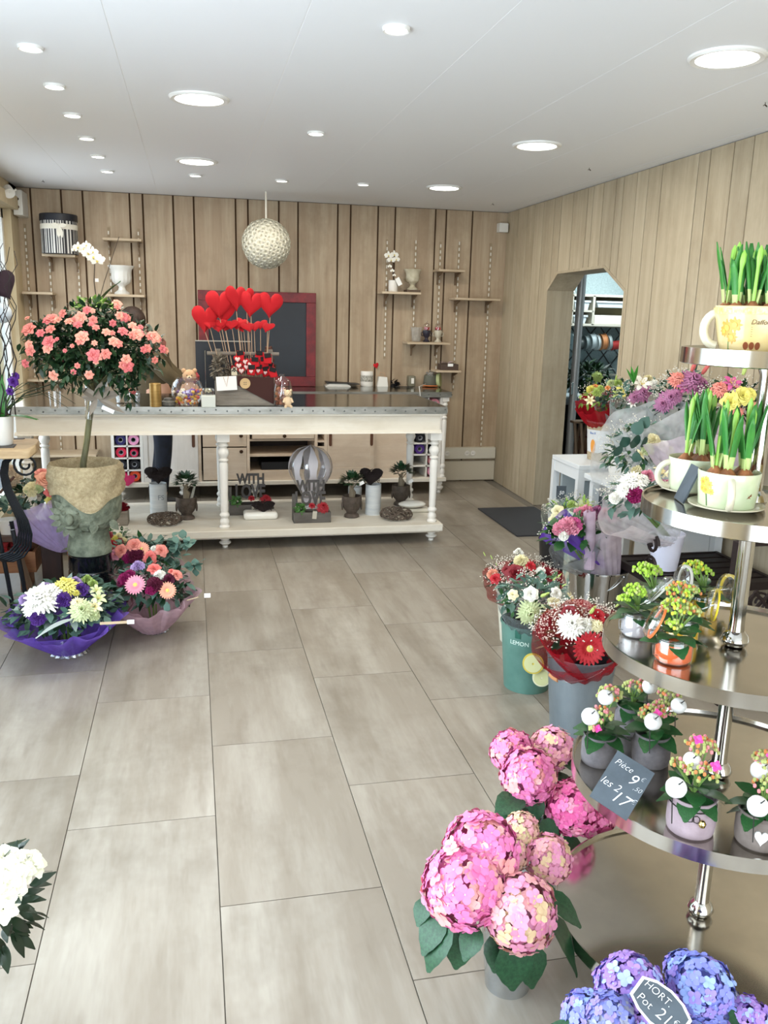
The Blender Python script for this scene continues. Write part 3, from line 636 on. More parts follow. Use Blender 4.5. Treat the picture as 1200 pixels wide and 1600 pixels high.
# ------------------------------------------------------------------ rear cabinet
RY0, RY1, RZ = 7.24, 7.74, .915; RX0, RX1 = D(176, 700, RY0).x, 2.17
pine_m = wash_wood('pine_pale', '#cfbba4', '#b39c84', '#ded0bd', zscale=1.2, xs=12, axis='x'); hole_m = M('cabinet_inside', '#3a3028', .8)
t = thing('rear_cabinet', 'long pale cabinet with sliding doors, drawers and roll racks against the plank wall', 'cabinet', ((RX0+RX1)/2, 7.5, 0))
MB().box((RX0-.03, RY0-.03, RZ-.022), (RX1+.045, RY1, RZ)).build('zinc_top', zinc_m, t)
MB().box((RX0-.03, RY0-.036, RZ-.045), (RX1+.045, RY0-.028, RZ+.001)).build('zinc_edging', zince_m, t)
mb = MB()
for i in range(28): mb.lathe([(.006, 0), (.004, .0025), (0, .003)], (RX0+.04+i*.105, RY0-.036, RZ-.022), 7, axis=(0, -1, 0))
stuff(mb.build('nails', nail_m, t))
MB().box((RX0-.02, RY0-.025, .115), (RX1+.03, RY1, .15)).build('base_board', paint_m, t, bevel=.004)
MB().box((RX0, RY1-.02, .15), (RX1, RY1, RZ-.022)).build('back_panel', hole_m, t)
def rx(px): return D(px, 700, RY0).x
xs_ = {'r0': RX0, 'r1': rx(221), 'd0': rx(226), 'd1': rx(312), 'w0': rx(315), 'w1': rx(388), 'o0': rx(394), 'o1': rx(494), 's1': rx(509), 'e0': rx(513), 'e1': rx(583), 'f1': rx(644), 'k0': rx(651), 'k1': RX1-.035}
for k in ('r0', 'r1', 'd1', 'w1', 'o1', 's1', 'f1', 'k1'):
    x = xs_[k]; MB().box((x-.012, RY0, .15), (x+.012, RY1-.02, RZ-.022)).build('partition', white_m if k[0] in 'rk' else pine_m, t)
MB().box((RX0, RY0-.002, RZ-.07), (xs_['f1'], RY0+.02, RZ-.045)).build('rail', paint_m, t)
def slider(x0, x1, y, hx, m, nm='sliding_door'):
    d = MB(); d.box((x0, y, .152), (x1, y+.018, RZ-.07)).build(nm, m, t, smooth=False)
    p = COL.objects[-1]; pf = MB()
    for a, b in (((x0, .152), (x0+.035, RZ-.07)), ((x1-.035, .152), (x1, RZ-.07)), ((x0+.035, .152), (x1-.035, .25)), ((x0+.035, RZ-.11), (x1-.035, RZ-.07))):
        pf.box((a[0], y-.006, a[1]), (b[0], y, b[1]))
    pf.build('door_frame', m, p, smooth=False)
    for h in hx:
        o = [(h+.013*math.cos(a), y-.0065, (.545 if s > 0 else .455)+.013*math.sin(a)) for s in (1, -1) for a in [(0 if s > 0 else math.pi)+k*math.pi/5 for k in range(6)]]
        MB().prism(o, (0, -.002, 0)).build('finger_slot', M('slot_brown', '#5a3722', .5), p, smooth=False)
whitewood = wash_wood('white_wood', '#ddd6cd', '#c7beb2', '#e9e5df', zscale=1.2, xs=12, axis='z')
slider(xs_['r1']+.014, xs_['d1']-.014, RY0+.004, [xs_['d1']-.05], whitewood)
slider(xs_['s1']+.014, xs_['e1']+.01, RY0+.004, [xs_['s1']+.04, xs_['e1']-.015], pine_m)
slider(xs_['e1'], xs_['f1']-.012, RY0+.024, [xs_['f1']-.03], pine_m)
for z0, z1 in ((.16, .435), (.445, .84)):
    d = MB().box((xs_['w0']+.01, RY0+.002, z0), (xs_['w1']-.014, RY0+.022, z1)).build('drawer', pine_m, t, bevel=.003)
    MB().lathe([(.0, 0), (.006, .001), (.006, .012), (.016, .02), (.012, .027), (0, .03)], (xs_['w1']-.06, RY0+.002, z1-.03 if z1 < .5 else .54), 12, axis=(0, -1, 0)).build('drawer_knob', M('knob_bronze', '#4a3526', .35, .7), d)
d = MB().box((xs_['o0']-.0, RY0+.002, .51), (xs_['o1']-.014, RY0+.022, .84)).build('drawer', pine_m, t, bevel=.003)
MB().lathe([(.0, 0), (.006, .001), (.006, .012), (.016, .02), (.012, .027), (0, .03)], ((xs_['o0']+xs_['o1'])/2, RY0+.002, .535), 12, axis=(0, -1, 0)).build('drawer_knob', MATS['knob_bronze'], d)
MB().box((xs_['w1']+.012, RY0+.004, .15), (xs_['o1']-.012, RY1-.02, .23)).box((xs_['w1']+.012, RY0+.02, .355), (xs_['o1']-.012, RY1-.02, .375)).box((xs_['w1']+.012, RY0+.024, .488), (xs_['o1']-.012, RY1-.02, .505)).build('shelf', pine_m, t, smooth=False)
MB().box((xs_['o1']+.012, RY0+.01, .475), (xs_['s1']-.012, RY1-.02, .49)).box((xs_['o1']+.012, RY0+.005, .15), (xs_['s1']-.012, RY0+.02, .44)).build('shelf', pine_m, t, smooth=False)
for a in (RX0+.05, RX1-.02, .5, -.1, 1.4):
    put('foot', foot_me, t, (a, RY0+.03, 0), spin=0, sc=(1.2, 1.2, 1.45))
put('corner_leg', leg_me, t, (RX1+.0, RY0+.005, .15), spin=0, sc=(.85, .85, 1.15))
tag(MB().box((xs_['o0']+.08, RY0+.06, .2305), (xs_['o1']-.1, RY0+.36, .30)).build('video_recorder', M('black_plastic', '#17171a', .3), org=((xs_['o0']+xs_['o1'])/2, RY0+.2, .23), bevel=.004), 'flat black electronic box on the lower open shelf of the rear cabinet', 'electronics')
# fabric rolls
ROLL = {'navy': '#262258', 'pinkl': '#e79bc4', 'red': '#d52a4a', 'pinkred': '#cf2a52', 'black': '#17181f', 'pink': '#e02a66', 'orange': '#e8552a', 'purple': '#4b2a7c', 'rose': '#d98f98', 'palepink': '#e6a0b8'}
def rolls(x0, x1, grid, lbl, right):
    n = len(grid); z0, z1 = .152, RZ-.05; grid = [[None, None]]*(7-n)+grid if not right else grid; n = len(grid); ch = (z1-z0)/n; xm = (x0+x1)/2; g = MB()
    g.box((xm-.006, RY0+.002, z0), (xm+.006, RY1-.03, z1))
    for i in range(1, n): g.box((x0+.012, RY0+.002, z0+i*ch-.006), (x1-.012, RY1-.03, z0+i*ch+.006))
    g.build('pigeonholes', white_m, bpy.data.objects['rear_cabinet'], smooth=False)
    for i, row in enumerate(grid):
        for j, cn in enumerate(row):
            if not cn: continue
            k, r, lb = cn; xc = (x0+.012+xm)/2 if j == 0 else (xm+x1-.012)/2; zz = z1-(i+1)*ch+.0065+r
            rt = thing('fabric_roll', lb, 'fabric roll', (xc, RY0+.2, zz), 'rolls in the %s rack of the rear cabinet' % ('right' if right else 'left'))
            MB().lathe([(.017, 0), (r-.002, 0), (r, .003), (r, .40), (.017, .40)], (xc, RY0+.015, zz), 28, axis=(0, 1, 0), cap=False).build('wound_fabric', M('roll_'+k, ROLL[k], .8), rt)
            MB().lathe([(.017, .0), (.020, -.002), (.021, .003), (.016, .004), (.016, .38), (0, .38)], (xc, RY0+.015, zz), 18, axis=(0, 1, 0), cap=False).build('tube', M('roll_tube', '#b39a83' if k not in ('navy', 'black') else '#9a9aa0', .7), rt)
R1 = .044
rolls(xs_['r0'], xs_['r1'], [[('navy', R1, 'navy blue roll in the left rack, top visible row'), ('pinkl', R1, 'light pink roll in the left rack beside the navy one')],
      [('red', .042, 'bright red roll in the left rack under the navy one'), ('pinkred', .034, 'thin crimson roll in the left rack under the light pink one')],
      [('black', .042, 'black roll in the left rack, window-side one of the pair'), ('black', .042, 'black roll in the left rack directly above the orange one')],
      [('pink', .043, 'hot pink roll in the bottom row of the left rack'), ('orange', R1, 'orange roll in the bottom row of the left rack')]], '', False)
rolls(xs_['f1'], xs_['k1']+.02, [[('black', .042, 'black roll in the top row of the right rack, just under the zinc'), ('rose', .042, 'dusty rose roll in the top row of the right rack')],
      [None, ('black', .04, 'black roll in the right rack under the dusty rose one')], [None, None], [('black', .042, 'black roll in the right rack just above the purple one'), None], [('purple', .044, 'purple roll in the middle of the right rack'), ('black', .042, 'black roll in the right rack beside the purple one')],
      [None, ('rose', .04, 'dusty rose roll in the right rack behind the turned leg')], [None, ('palepink', .044, 'pale pink roll in the bottom row of the right rack')]], '', True)
mb = MB(); p = D(200, 752, RY0-.03); mb2 = [(p.x-.05, .0), (p.x+.06, 0), (p.x+.05, -.05), (p.x+.0, -.09), (p.x-.05, -.07)]
tag(MB().prism([(x, RY0-.04, .22+z) for x, z in mb2], (0, .004, 0)).build('fabric_tail', sheer('net_pink', '#e04a80', .75), org=(p.x, RY0-.04, .2)), 'loose end of pink net hanging from the hot pink roll', 'fabric')
# ------------------------------------------------------------------ things on the rear cabinet
bt = thing('blackboard', 'large blackboard in a worn dark red frame leaning on the plank wall', 'blackboard', (.58, 7.66, RZ))
ZB0, ZB1 = RZ+.002, D(490, 458, 7.68).z; bx0, bx1 = D(309, 460, 7.68).x, D(494, 460, 7.68).x; fr = M('frame_red', '#7e262b', .5, col2='#5e2024', vscale=(14, 14, 14)); bw = .085
MB().box((bx0+bw, 7.70, ZB0+bw), (bx1-bw, 7.715, ZB1-bw)).build('slate', M('slate_black', '#1b1f26', .45, col2='#20252d', vscale=(4, 4, 4)), bt, smooth=False)
for a, b in (((bx0, ZB0), (bx1, ZB0+bw)), ((bx0, ZB1-bw), (bx1, ZB1)), ((bx0, ZB0+bw), (bx0+bw, ZB1-bw)), ((bx1-bw, ZB0+bw), (bx1, ZB1-bw))):
    MB().box((a[0], 7.68, a[1]), (b[0], 7.72, b[1])).build('frame_rail', fr, bt, bevel=.003)
def rc(px, py): return G(px, py, RZ)
# binder / papers
p = rc(530, 603); t = thing('document_tray', 'stack of white papers with a dark binder on the rear cabinet', 'papers', p)
for i in range(4): MB().box((p.x-.14+.01*i, p.y-.1, p.z+.001+i*.007), (p.x+.09-.01*i, p.y+.14, p.z+.007+i*.007)).build('sheaf', white_m, t)
MB().box((p.x-.13, p.y-.11, p.z+.030), (p.x+.17, p.y+.14, p.z+.036), rot=Matrix.Rotation(.05, 3, 'Y')).build('binder', M('binder_black', '#202226', .4), t)
p = rc(573, 603); t = thing('ribbon_tin', 'white round tin with a grey patterned band on the rear cabinet', 'tin', p)
MB().lathe([(.055, 0), (.058, .01), (.058, .04), (.056, .04), (.056, .10), (.058, .10), (.058, .13), (.055, .135), (0, .135)], p, 28).build('body', white_m, t)
MB().lathe([(.0575, .042), (.0585, .05), (.0585, .09), (.0575, .098)], p, 28, cap=False).build('patterned_band', M('band_grey', '#77736a', .7, col2='#cbc7bb', vscale=(60, 60, 60)), t)
p = rc(598, 604); t = thing('gift_bag', 'small white paper bag with a red heart pick on the rear cabinet', 'bag', p)
MB().prism([(p.x-.05, p.y, p.z), (p.x+.05, p.y, p.z), (p.x+.04, p.y, p.z+.085), (p.x-.035, p.y, p.z+.09)], (0, .06, 0)).build('body', white_m, t, smooth=False)
MB().tube([p+Vector((-.03, .03, .09)), p+Vector((-.02, .03, .13)), p+Vector((.02, .03, .12)), p+Vector((.03, .03, .085))], .002).build('string', M('string', '#b88c6a', .8), t)
hm = puffy_heart(1, 1, .4).mesh('heart', M('felt_red', '#c01822', .9, bump=.3, bscale=120))
MB().tube([p+Vector((-.05, .04, .09)), D(588, 574, p.y+.04)], .0015).build('stick', MATS['string'], t); put('heart', hm, t, D(588, 572, p.y+.04), (.2, -1, .1), .055, spin=.3)
p = rc(615, 603); tag(foliage(p+Vector((0, 0, .03)), (.05, .04, .03), 30, .05, .03, seed=4, lo=-.9).build('black_cloth', M('cloth_black', '#131318', .8), org=p), 'crumpled black cloth beside the small white bag', 'cloth')
p = rc(643, 604); t = thing('tape_dispenser', 'grey card-payment dispenser with a white label on the rear cabinet', 'dispenser', p)
MB().box((p.x-.035, p.y-.03, p.z), (p.x+.03, p.y+.06, p.z+.10)).build('body', M('grey_olive', '#77725f', .5), t, bevel=.01); MB().box((p.x-.012, p.y-.032, p.z+.03), (p.x+.014, p.y-.029, p.z+.08)).build('label_plate', white_m, t)
p = rc(652, 603); tag(MB().lathe([(.03, 0), (.055, 0), (.055, .035), (.03, .035)], p+Vector((.005, .06, .056)), 24, axis=(1, -.2, 0)).build('ribbon_spool', M('ribbon_cream', '#c9c19a', .6), org=p), 'cream ribbon spool standing behind the grey dispenser', 'ribbon')
for i in range(3):
    p = rc(628+i*7, 606); a = thing('scissors', 'black-handled scissors lying before the grey dispenser, %s from the cloth' % ('first', 'second', 'third')[i], 'scissors', p, 'scissors on the rear cabinet')
    for s in (-1, 1): MB().tube([p+Vector((.02*math.cos(k)+s*.015-.02, .013*math.sin(k), .008)) for k in [x*.7 for x in range(9)]], .004, closed=True).build('handle', dkmetal, a)
    MB().box(tuple(p+Vector((0, -.004, .004))), tuple(p+Vector((.09, .004, .007)))).build('blade', M('chrome', '#d8d8d8', .12, 1), a)
p = rc(673, 605); t = thing('ribbon_basket', 'grey tub of ribbon reels with a green and orange rim', 'basket', p)
MB().lathe([(.04, 0), (.062, .01), (.07, .03), (.062, .10), (.058, .11), (.052, .1), (.05, .03), (0, .03)], p+Vector((.01, .05, 0)), 26, sq=.8).build('tub', M('tub_grey', '#5c5c50', .6), t)
MB().tube([p+Vector((.01+.075*math.cos(a), .05+.06*math.sin(a), .012)) for a in [k*.4 for k in range(16)]], .005, closed=True).build('orange_rim', M('orange_band', '#d9763a', .6), t)
MB().lathe([(.058, 0), (.064, 0), (.064, .03), (.058, .03)], p+Vector((.075, .05, .062)), 20, axis=(1, -.5, .1)).build('green_reel', M('reel_green', '#b5bb86', .6), t)
sprigs(p+Vector((.0, .05, .10)), (.03, .03, .03), 14, .009, 5).build('silver_ribbon', M('foil', '#d5d2cb', .25, .6), t)
MB().tube([p+Vector((-.05, .0, .03)), D(655, 604, 7.2), D(657, 622, 7.19), D(662, 650, 7.19), D(668, 705, 7.19)], .0035).build('hanging_cord', white_m, t)
# ------------------------------------------------------------------ hanging flower ball
bc = D(416, 381, 7.25); t = thing('flower_ball', 'white ball of paper roses hanging from the ceiling', 'flower ball', bc)
MB().tube([bc+Vector((0, 0, .19)), bc+Vector((0, 0, CZ-bc.z))], .008).build('ribbon', M('ribbon_white', '#e8e2d2', .7), t)
MB().ball(bc, .18, 16, 10).build('core', M('ball_core', '#b5ad96', .9), t)
rm = flower('rose', 'ballcream', '#dcd8c6')
for i in range(230):
    z = 1-2*(i+.5)/230; ph = i*2.39996; r = math.sqrt(1-z*z); n = Vector((r*math.cos(ph), r*math.sin(ph), z)); put('paper_rose', rm, t, bc+n*.178, n, R_.uniform(.026, .034))
# ------------------------------------------------------------------ wall shelves and slotted rails
rail_m = M('rail_wood', '#9d8a6e', .7); slot_m = M('rail_slot', '#d9d3c6', .7); shelfw = wash_wood('shelf_board', '#b9a488', '#9d886c', '#cdbda5', zscale=1.2, xs=14, axis='x'); brk_m = M('bracket_brown', '#6f5a44', .6)
def rail(px, py0, px1, py1, lb):
    a, b = D(px, py0, YB-.012), D(px1, py1, YB-.012); x = (a.x+b.x)/2
    t = tag(MB().box((x-.009, YB-.010, b.z), (x+.009, YB, a.z)).build('slotted_rail', rail_m, org=(x, YB, b.z)), lb, 'shelf rail', 'slotted shelf rails'); mb = MB(); z = b.z+.02
    while z < a.z-.02: mb.box((x-.0055, YB-.0125, z), (x+.0055, YB-.0098, z+.028)); z += .052
    stuff(mb.build('slots', slot_m, t, smooth=False))
for a in ((41, 350, 61, 718, 'slotted rail next to the window corner'), (79, 408, 95, 718, 'slotted rail below the hat box shelf, window side'), (120, 408, 127, 470, 'slotted rail below the hat box shelf, door side'), (168, 355, 176, 480, 'slotted rail behind the ribbed urn, window side'), (214, 357, 223, 500, 'slotted rail behind the ribbed urn, door side'),
          (604, 374, 602, 560, 'slotted rail behind the orchid shelf, first from the blackboard'), (649, 376, 646, 540, 'slotted rail behind the cream urn'), (688, 378, 682, 580, 'slotted rail between the cream urn and the short empty shelf'), (717, 378, 709, 610, 'slotted rail under the short empty shelf'), (766, 380, 752, 716, 'slotted rail nearest the side wall')):
    rail(*a)
def wshelf(x0, x1, py, lb, brs, dep=.21):
    a, b = D(x0, py, YB-dep), D(x1, py, YB-dep); z = (a.z+b.z)/2
    t = thing('wall_shelf', lb, 'shelf', ((a.x+b.x)/2, YB-dep/2, z), 'small plank wall shelves')
    MB().box((a.x, YB-dep, z-.02), (b.x, YB-.011, z)).build('board', shelfw, t, bevel=.003)
    for px in brs:
        x = D(px, py, YB-.1).x
        MB().prism([(x-.006, YB-.0135, z-.021), (x-.006, YB-dep+.04, z-.021), (x-.006, YB-dep+.05, z-.032), (x-.006, YB-.05, z-.06), (x-.006, YB-.03, z-.13), (x-.006, YB-.0135, z-.13)], (.012, 0, 0)).build('bracket', brk_m, t, smooth=False)
    return z, YB-dep
wshelf(34, 82, 456, 'short empty shelf beside the window corner', (45, 82)); zh, _ = wshelf(65, 117, 397, 'shelf carrying the striped hat box', (78, 118))
wshelf(160, 221, 372, 'empty shelf above the ribbed white urn', (170, 216)); zu, _ = wshelf(164, 226, 460, 'shelf carrying the ribbed white urn', (175, 220))
zg, _ = wshelf(42, 118, 593, 'shelf with a small pink glass half hidden by the azalea crown', (55, 90)); wshelf(42, 150, 711, 'lowest wall shelf seen under the counter apron', (65, 98), .3)
wshelf(122, 180, 641, 'shelf just above the counter end behind the candle', (130,), .15)
zo, _ = wshelf(597, 658, 456, 'shelf carrying the small orchid and cream urn', (604, 648)); wshelf(686, 727, 421, 'short empty shelf high by the corner', (688, 716))
wshelf(711, 782, 466, 'longest empty shelf near the side wall', (715, 764)); zj, _ = wshelf(637, 704, 535, 'shelf carrying two little domed jars', (646, 684)); zx, _ = wshelf(682, 721, 579, 'lowest shelf of the corner group with a brown box', (711,))
# hat box
p = G(93, 398, zh); t = thing('hat_box', 'tall black and white striped hat box with black lid and bow', 'hat box', p); r = .15; p = p+Vector((0, .12-.0, 0)); p.y = YB-.155; p.x = D(93, 370, p.y).x; r = .14
MB().lathe([(r, .001), (r, .27), (0, .27)], p, 40).build('body', M('box_black', '#23232a', .5), t)
mb = MB(); rr = random.Random(5); k = 0
while k < 360:
    w_ = rr.choice((2, 3, 4, 6)); a0, a1 = math.radians(k), math.radians(k+w_); mb.add([(p.x+(r+.0015)*math.cos(a), p.y+(r+.0015)*math.sin(a), p.z+z) for a in (a0, a1) for z in (.004, .255)], [(0, 2, 3, 1)]); k += w_+rr.choice((3, 5, 8))
mb.build('stripes', M('stripe_white', '#d6d3cc', .6), t, smooth=False)
MB().lathe([(r+.006, .255), (r+.006, .305), (r, .31), (0, .31)], p, 40, cap=False).build('lid', M('box_lid', '#1d1e26', .45), t)
MB().lathe([(r+.003, .19), (r+.004, .195), (r+.004, .225), (r+.003, .23)], p, 40, cap=False).build('ribbon_band', M('ribbon_white', '#e8e2d2', .7), t)
mb = MB(); q0 = p+Vector((.02, -r-.008, .21))
for d in ((-1, .25), (1, .2), (.35, -1.4), (-.1, -1.5)): mb.leaf(q0, (d[0], -.1, d[1]), .09 if abs(d[1]) > 1 else .06, .035, up=(0, -1, 0), droop=.1)
mb.build('bow', MATS['ribbon_white'], t)
def urn(nm, lb, p, s, mat, ribs=10, base=None):
    t = thing(nm, lb, 'urn', p); z0 = 0
    if base: MB().box((p.x-.07*s/1, p.y-.07*s, p.z+.0005), (p.x+.07*s, p.y+.07*s, p.z+.025*s)).build('base_block', base, t); z0 = .025*s
    wob = lambda a, r, z: r*(1+(.035*math.cos(ribs*a) if z > .07*s and z < .175*s else 0))
    MB().lathe([(r*s, z*s+z0) for r, z in ((.052, 0), (.054, .01), (.045, .018), (.028, .03), (.022, .05), (.028, .062), (.05, .075), (.064, .09), (.070, .12), (.068, .15), (.075, .175), (.092, .195), (.094, .202), (.084, .2), (.062, .16), (0, .15))], p, 40, wob=wob).build('body', mat, t); return t
p = D(191, 461, YB-.12); p.z = zu; urn('ribbed_urn', 'white ribbed garden urn on a plank shelf above the azalea', p, 1.15, M('urn_white', '#dbd9d2', .5), 14)
p = D(644, 455, YB-.1); p.z = zo; urn('footed_urn', 'cream footed urn on a dark base beside the small orchid', p, .88, M('urn_cream', '#c9c2ab', .55, col2='#b3aa90', vscale=(20, 20, 20)), 16, base=M('base_dark', '#5b4a3a', .6))
# small orchid on right shelf
p = D(614, 455, YB-.1); p.z = zo; t = thing('small_orchid', 'white moth orchid in a plain white pot on a wall shelf', 'orchid', p)
MB().lathe([(.038, 0), (.042, .005), (.043, .10), (.040, .10), (.037, .09), (0, .09)], p, 24).build('pot', white_m, t)
om = flower('orchid', 'orchwhite', '#f1efe6')
for (x, y, s) in ((607, 399, .04), (616, 398, .042), (611, 406, .038), (619, 405, .035), (609, 416, .02), (613, 423, .02), (616, 430, .016)):
    put('blossom', om, t, D(x, y, p.y-.02-(.03 if s > .03 else 0)), (R_.uniform(-.3, .3), -1, .2), s, spin=0)
MB().tube([p+Vector((0, 0, .09)), p+Vector((-.01, .0, .2)), p+Vector((-.005, -.01, .3))], .003).build('stem', M('bark_dark', '#4a3f33', .7), t)
lf = big_leaf('leaf', M('orchid_leaf', '#24402a', .35), .35, .5, False)
for d, L in (((1, -.3, .45), .13), ((-.8, -.3, .4), .07), ((.7, -.5, .6), .11)): put_leaf(lf, t, p+Vector((0, 0, .09)), d, L)
tg = D(623, 440, p.y-.06); MB().box((tg.x-.02, tg.y, tg.z-.035), (tg.x+.02, tg.y+.001, tg.z+.035), rot=Matrix.Rotation(-.5, 3, 'Y')).build('tag', M('card_white', '#f4f3ef', .6), t)
# domed jars
for px, cc, lb in ((666, M('jar_dark', '#2a2733', .3), 'small domed jar of red sweets on a dark urn base'), (684, M('jar_cream', '#bdb5a2', .5), 'small domed jar of red sweets on a cream urn base')):
    p = D(px, 535, YB-.12); p.z = zj; t = thing('domed_jar', lb, 'jar', p, 'domed sweet jars')
    MB().lathe([(.032, 0), (.034, .006), (.018, .02), (.014, .035), (.03, .055), (.038, .09), (.036, .105), (.02, .10), (0, .10)], p, 20).build('urn_base', cc, t)
    for s in (-1, 1): MB().tube([p+Vector((s*.036, 0, .09)), p+Vector((s*.052, 0, .08)), p+Vector((s*.045, 0, .055)), p+Vector((s*.03, 0, .055))], .004).build('handle', cc, t)
    MB().lathe([(.032, .106), (.034, .13), (.03, .155), (.015, .17), (.004, .172), (.008, .182), (0, .188)], p, 20, cap=False).build('glass_dome', clear('clear_glass'), t)
    mb = MB(); [mb.ball(p+Vector((R_.uniform(-.02, .02), R_.uniform(-.02, .02), .112+R_.uniform(0, .018))), .008, 6, 4) for _ in range(22)]; mb.build('sweets', M('sweet_red', '#b3132f', .4), t)
p = D(650, 535, YB-.1); p.z = zj; t = thing('tulle_pouch', 'pale grey netting pouch beside the domed jars', 'pouch', p); tulle(p+Vector((0, 0, .004)), p+Vector((0, 0, .13)), .035, .05, seed=8, n=40).build('netting', sheer('net_grey', '#c9c5bd', .6), t)
MB().ball(p+Vector((0, 0, .04)), (.035, .03, .035), 10, 6).build('filling', M('filling_pale', '#b9b3a6', .8), t)
p = D(700, 579, YB-.12); p.z = zx; t = thing('keepsake_box', 'brown wooden box with a lilac bow on the lowest corner shelf', 'box', p); MB().box((p.x-.085, p.y-.05, p.z+.0005), (p.x+.085, p.y+.06, p.z+.055)).build('body', M('brown_dark', '#4d3c33', .6), t, bevel=.003)
mb = MB(); [mb.leaf(p+Vector((-.01, -.01, .06)), (d, .1, u), .075, .04, droop=.3) for d, u in ((-1, .2), (1, .15), (-.8, .35), (.7, .4), (-.5, .1), (.4, .1))]; mb.build('bow', M('bow_lilac', '#c7aebb', .7), t); MB().box((p.x-.02, p.y-.056, p.z+.035), (p.x+.03, p.y-.052, p.z+.06)).build('tag', MATS['card_white'], t)
p = D(87, 592, YB-.12); p.z = zg; t = thing('bud_glass', 'small stemmed glass with a pink flower on the shelf behind the azalea', 'glass', p)
MB().lathe([(.03, 0), (.028, .004), (.004, .008), (.004, .04), (.028, .06), (.034, .10), (.03, .12)], p, 20, cap=False).build('glass', clear('clear_glass'), t); put('flower', flower('rose', 'pink', FC['pink']), t, p+Vector((0, 0, .075)), (0, -.4, 1), .028)
# ================================================================== ON THE FRONT COUNTER
glass_m = clear('clear_glass')
p = ct(83, 640); p.y += .1; tag(MB().lathe([(.03, 0), (.036, .10), (.034, .10), (.028, .006), (0, .006)], p, 22).build('tumbler', glass_m, org=p), 'clear glass tumbler on the window end of the zinc counter', 'glass')
# tall orchid behind the azalea
p = ct(150, 636)+Vector((0, .45, 0)); p.x = D(150, 600, p.y).x; t = thing('white_orchid', 'tall white orchid rising behind the azalea crown, in a pale pot', 'orchid', p)
MB().lathe([(.06, 0), (.066, .01), (.082, .24), (.078, .24), (.07, .22), (0, .22)], p, 28).build('pot', M('pot_bluewhite', '#ccd3da', .4), t)
tp = D(152, 480, p.y); MB().tube([p+Vector((0, 0, .2)), p.lerp(tp, .6), tp, D(147, 440, p.y), D(148, 412, p.y), D(140, 396, p.y), D(122, 386, p.y)], .004).build('flower_stem', M('bark_dark', '#4a3f33', .7), t)
for px, py, r in ((116, 390, .02), (122, 386, .035), (131, 389, .042), (138, 395, .045), (146, 401, .047), (152, 407, .044), (157, 404, .03), (145, 393, .035), (135, 383, .03)): put('blossom', om, t, D(px, py, p.y-.03), (R_.uniform(-.3, .3), -1, .1), r, spin=0)
MB().tube([tp, D(163, 440, p.y), D(176, 400, p.y), D(186, 370, p.y)], .0025, 5).build('bare_twig', MATS['bark_dark'], t)
for (x, y, d, L) in ((148, 485, (-1, -.2, .1), .26), (150, 482, (.5, -.1, 1), .24), (152, 480, (.9, -.3, .1), .16)): put_leaf(big_leaf('leaf', M('orchid_leaf2', '#3c6236', .35), .3, .3, False), t, D(x, y, p.y), d, L)
tq = D(151, 438, p.y-.02); MB().box((tq.x-.01, tq.y, tq.z-.01), (tq.x+.012, tq.y+.001, tq.z+.012)).build('tag', MATS['card_white'], t)
# small plant in glass dish
p = ct(195, 637)+Vector((0, .28, 0)); t = thing('dish_plant', 'small leafy plant with a pink flower in a clear glass dish on the counter', 'plant', p)
MB().lathe([(.06, 0), (.075, .005), (.08, .06), (.077, .06), (.072, .008), (0, .008)], p, 26).build('dish', glass_m, t)
foliage(p+Vector((0, 0, .13)), (.07, .07, .08), 70, .055, .028, seed=12, lo=-.8).build('foliage', dgr_m, t); stuff(bpy.data.objects[COL.objects[-1].name])
p2 = p+Vector((.03, -.06, .09)); put('flower', flower('azalea', 'coral', FC['coral']), t, p2, (0, -1, .3), .018)
p = ct(243, 637)+Vector((0, .06, 0)); t = thing('gold_candle', 'gold ribbed cylinder candle on the zinc counter', 'candle', p)
MB().lathe([(.036, 0), (.037, .004), (.037, .145), (.034, .148), (.033, .142), (0, .142)], p, 28).build('body', M('gold_wax', '#9a7a45', .3, .6, col2='#b8965a', vscale=(3, 3, 60)), t)
p = ct(263, 636)+Vector((0, .06, 0)); tag(MB().lathe([(.035, 0), (.045, .006), (.046, .03), (.03, .036), (.028, .05), (.0, .056)], p, 20).build('stone_dish', M('stone_dark', '#6b6861', .6, col2='#4c4a45', vscale=(30, 30, 30)), org=p), 'small dark lidded stone dish between the candle and the fishbowl', 'dish')
# fishbowl with sweets
p = ct(293, 637)+Vector((0, .1, 0)); t = thing('sweet_bowl', 'round glass fishbowl of purple, yellow and red sweets on the counter', 'bowl', p)
MB().lathe([(.05, 0), (.07, .01), (.098, .06), (.102, .1), (.09, .15), (.07, .175), (.075, .18)], p, 36, cap=False).build('glass_bowl', glass_m, t)
cols = [M('sweet_'+n, c, .35) for n, c in (('violet', '#6a3f9a'), ('yellow', '#e0b53f'), ('redd', '#c23a3a'), ('orange', '#e08a4a'), ('cream', '#e6dcc8'))]; ms = [MB().ball((0, 0, 0), 1, 6, 4).mesh('sweet', c) for c in cols]
for i in range(110):
    a = R_.uniform(0, 6.28); z = R_.uniform(.015, .105); rr = (.055+.035*min(1, z/.07))*math.sqrt(R_.random()); k = R_.choice((0, 0, 4)) if z > .07 and rr*math.cos(a) < .03 else R_.choice((0, 1, 2, 3, 4))
    put('sweet', ms[k], t, p+Vector((rr*math.cos(a), rr*math.sin(a), z)), rdir(), R_.uniform(.009, .013))
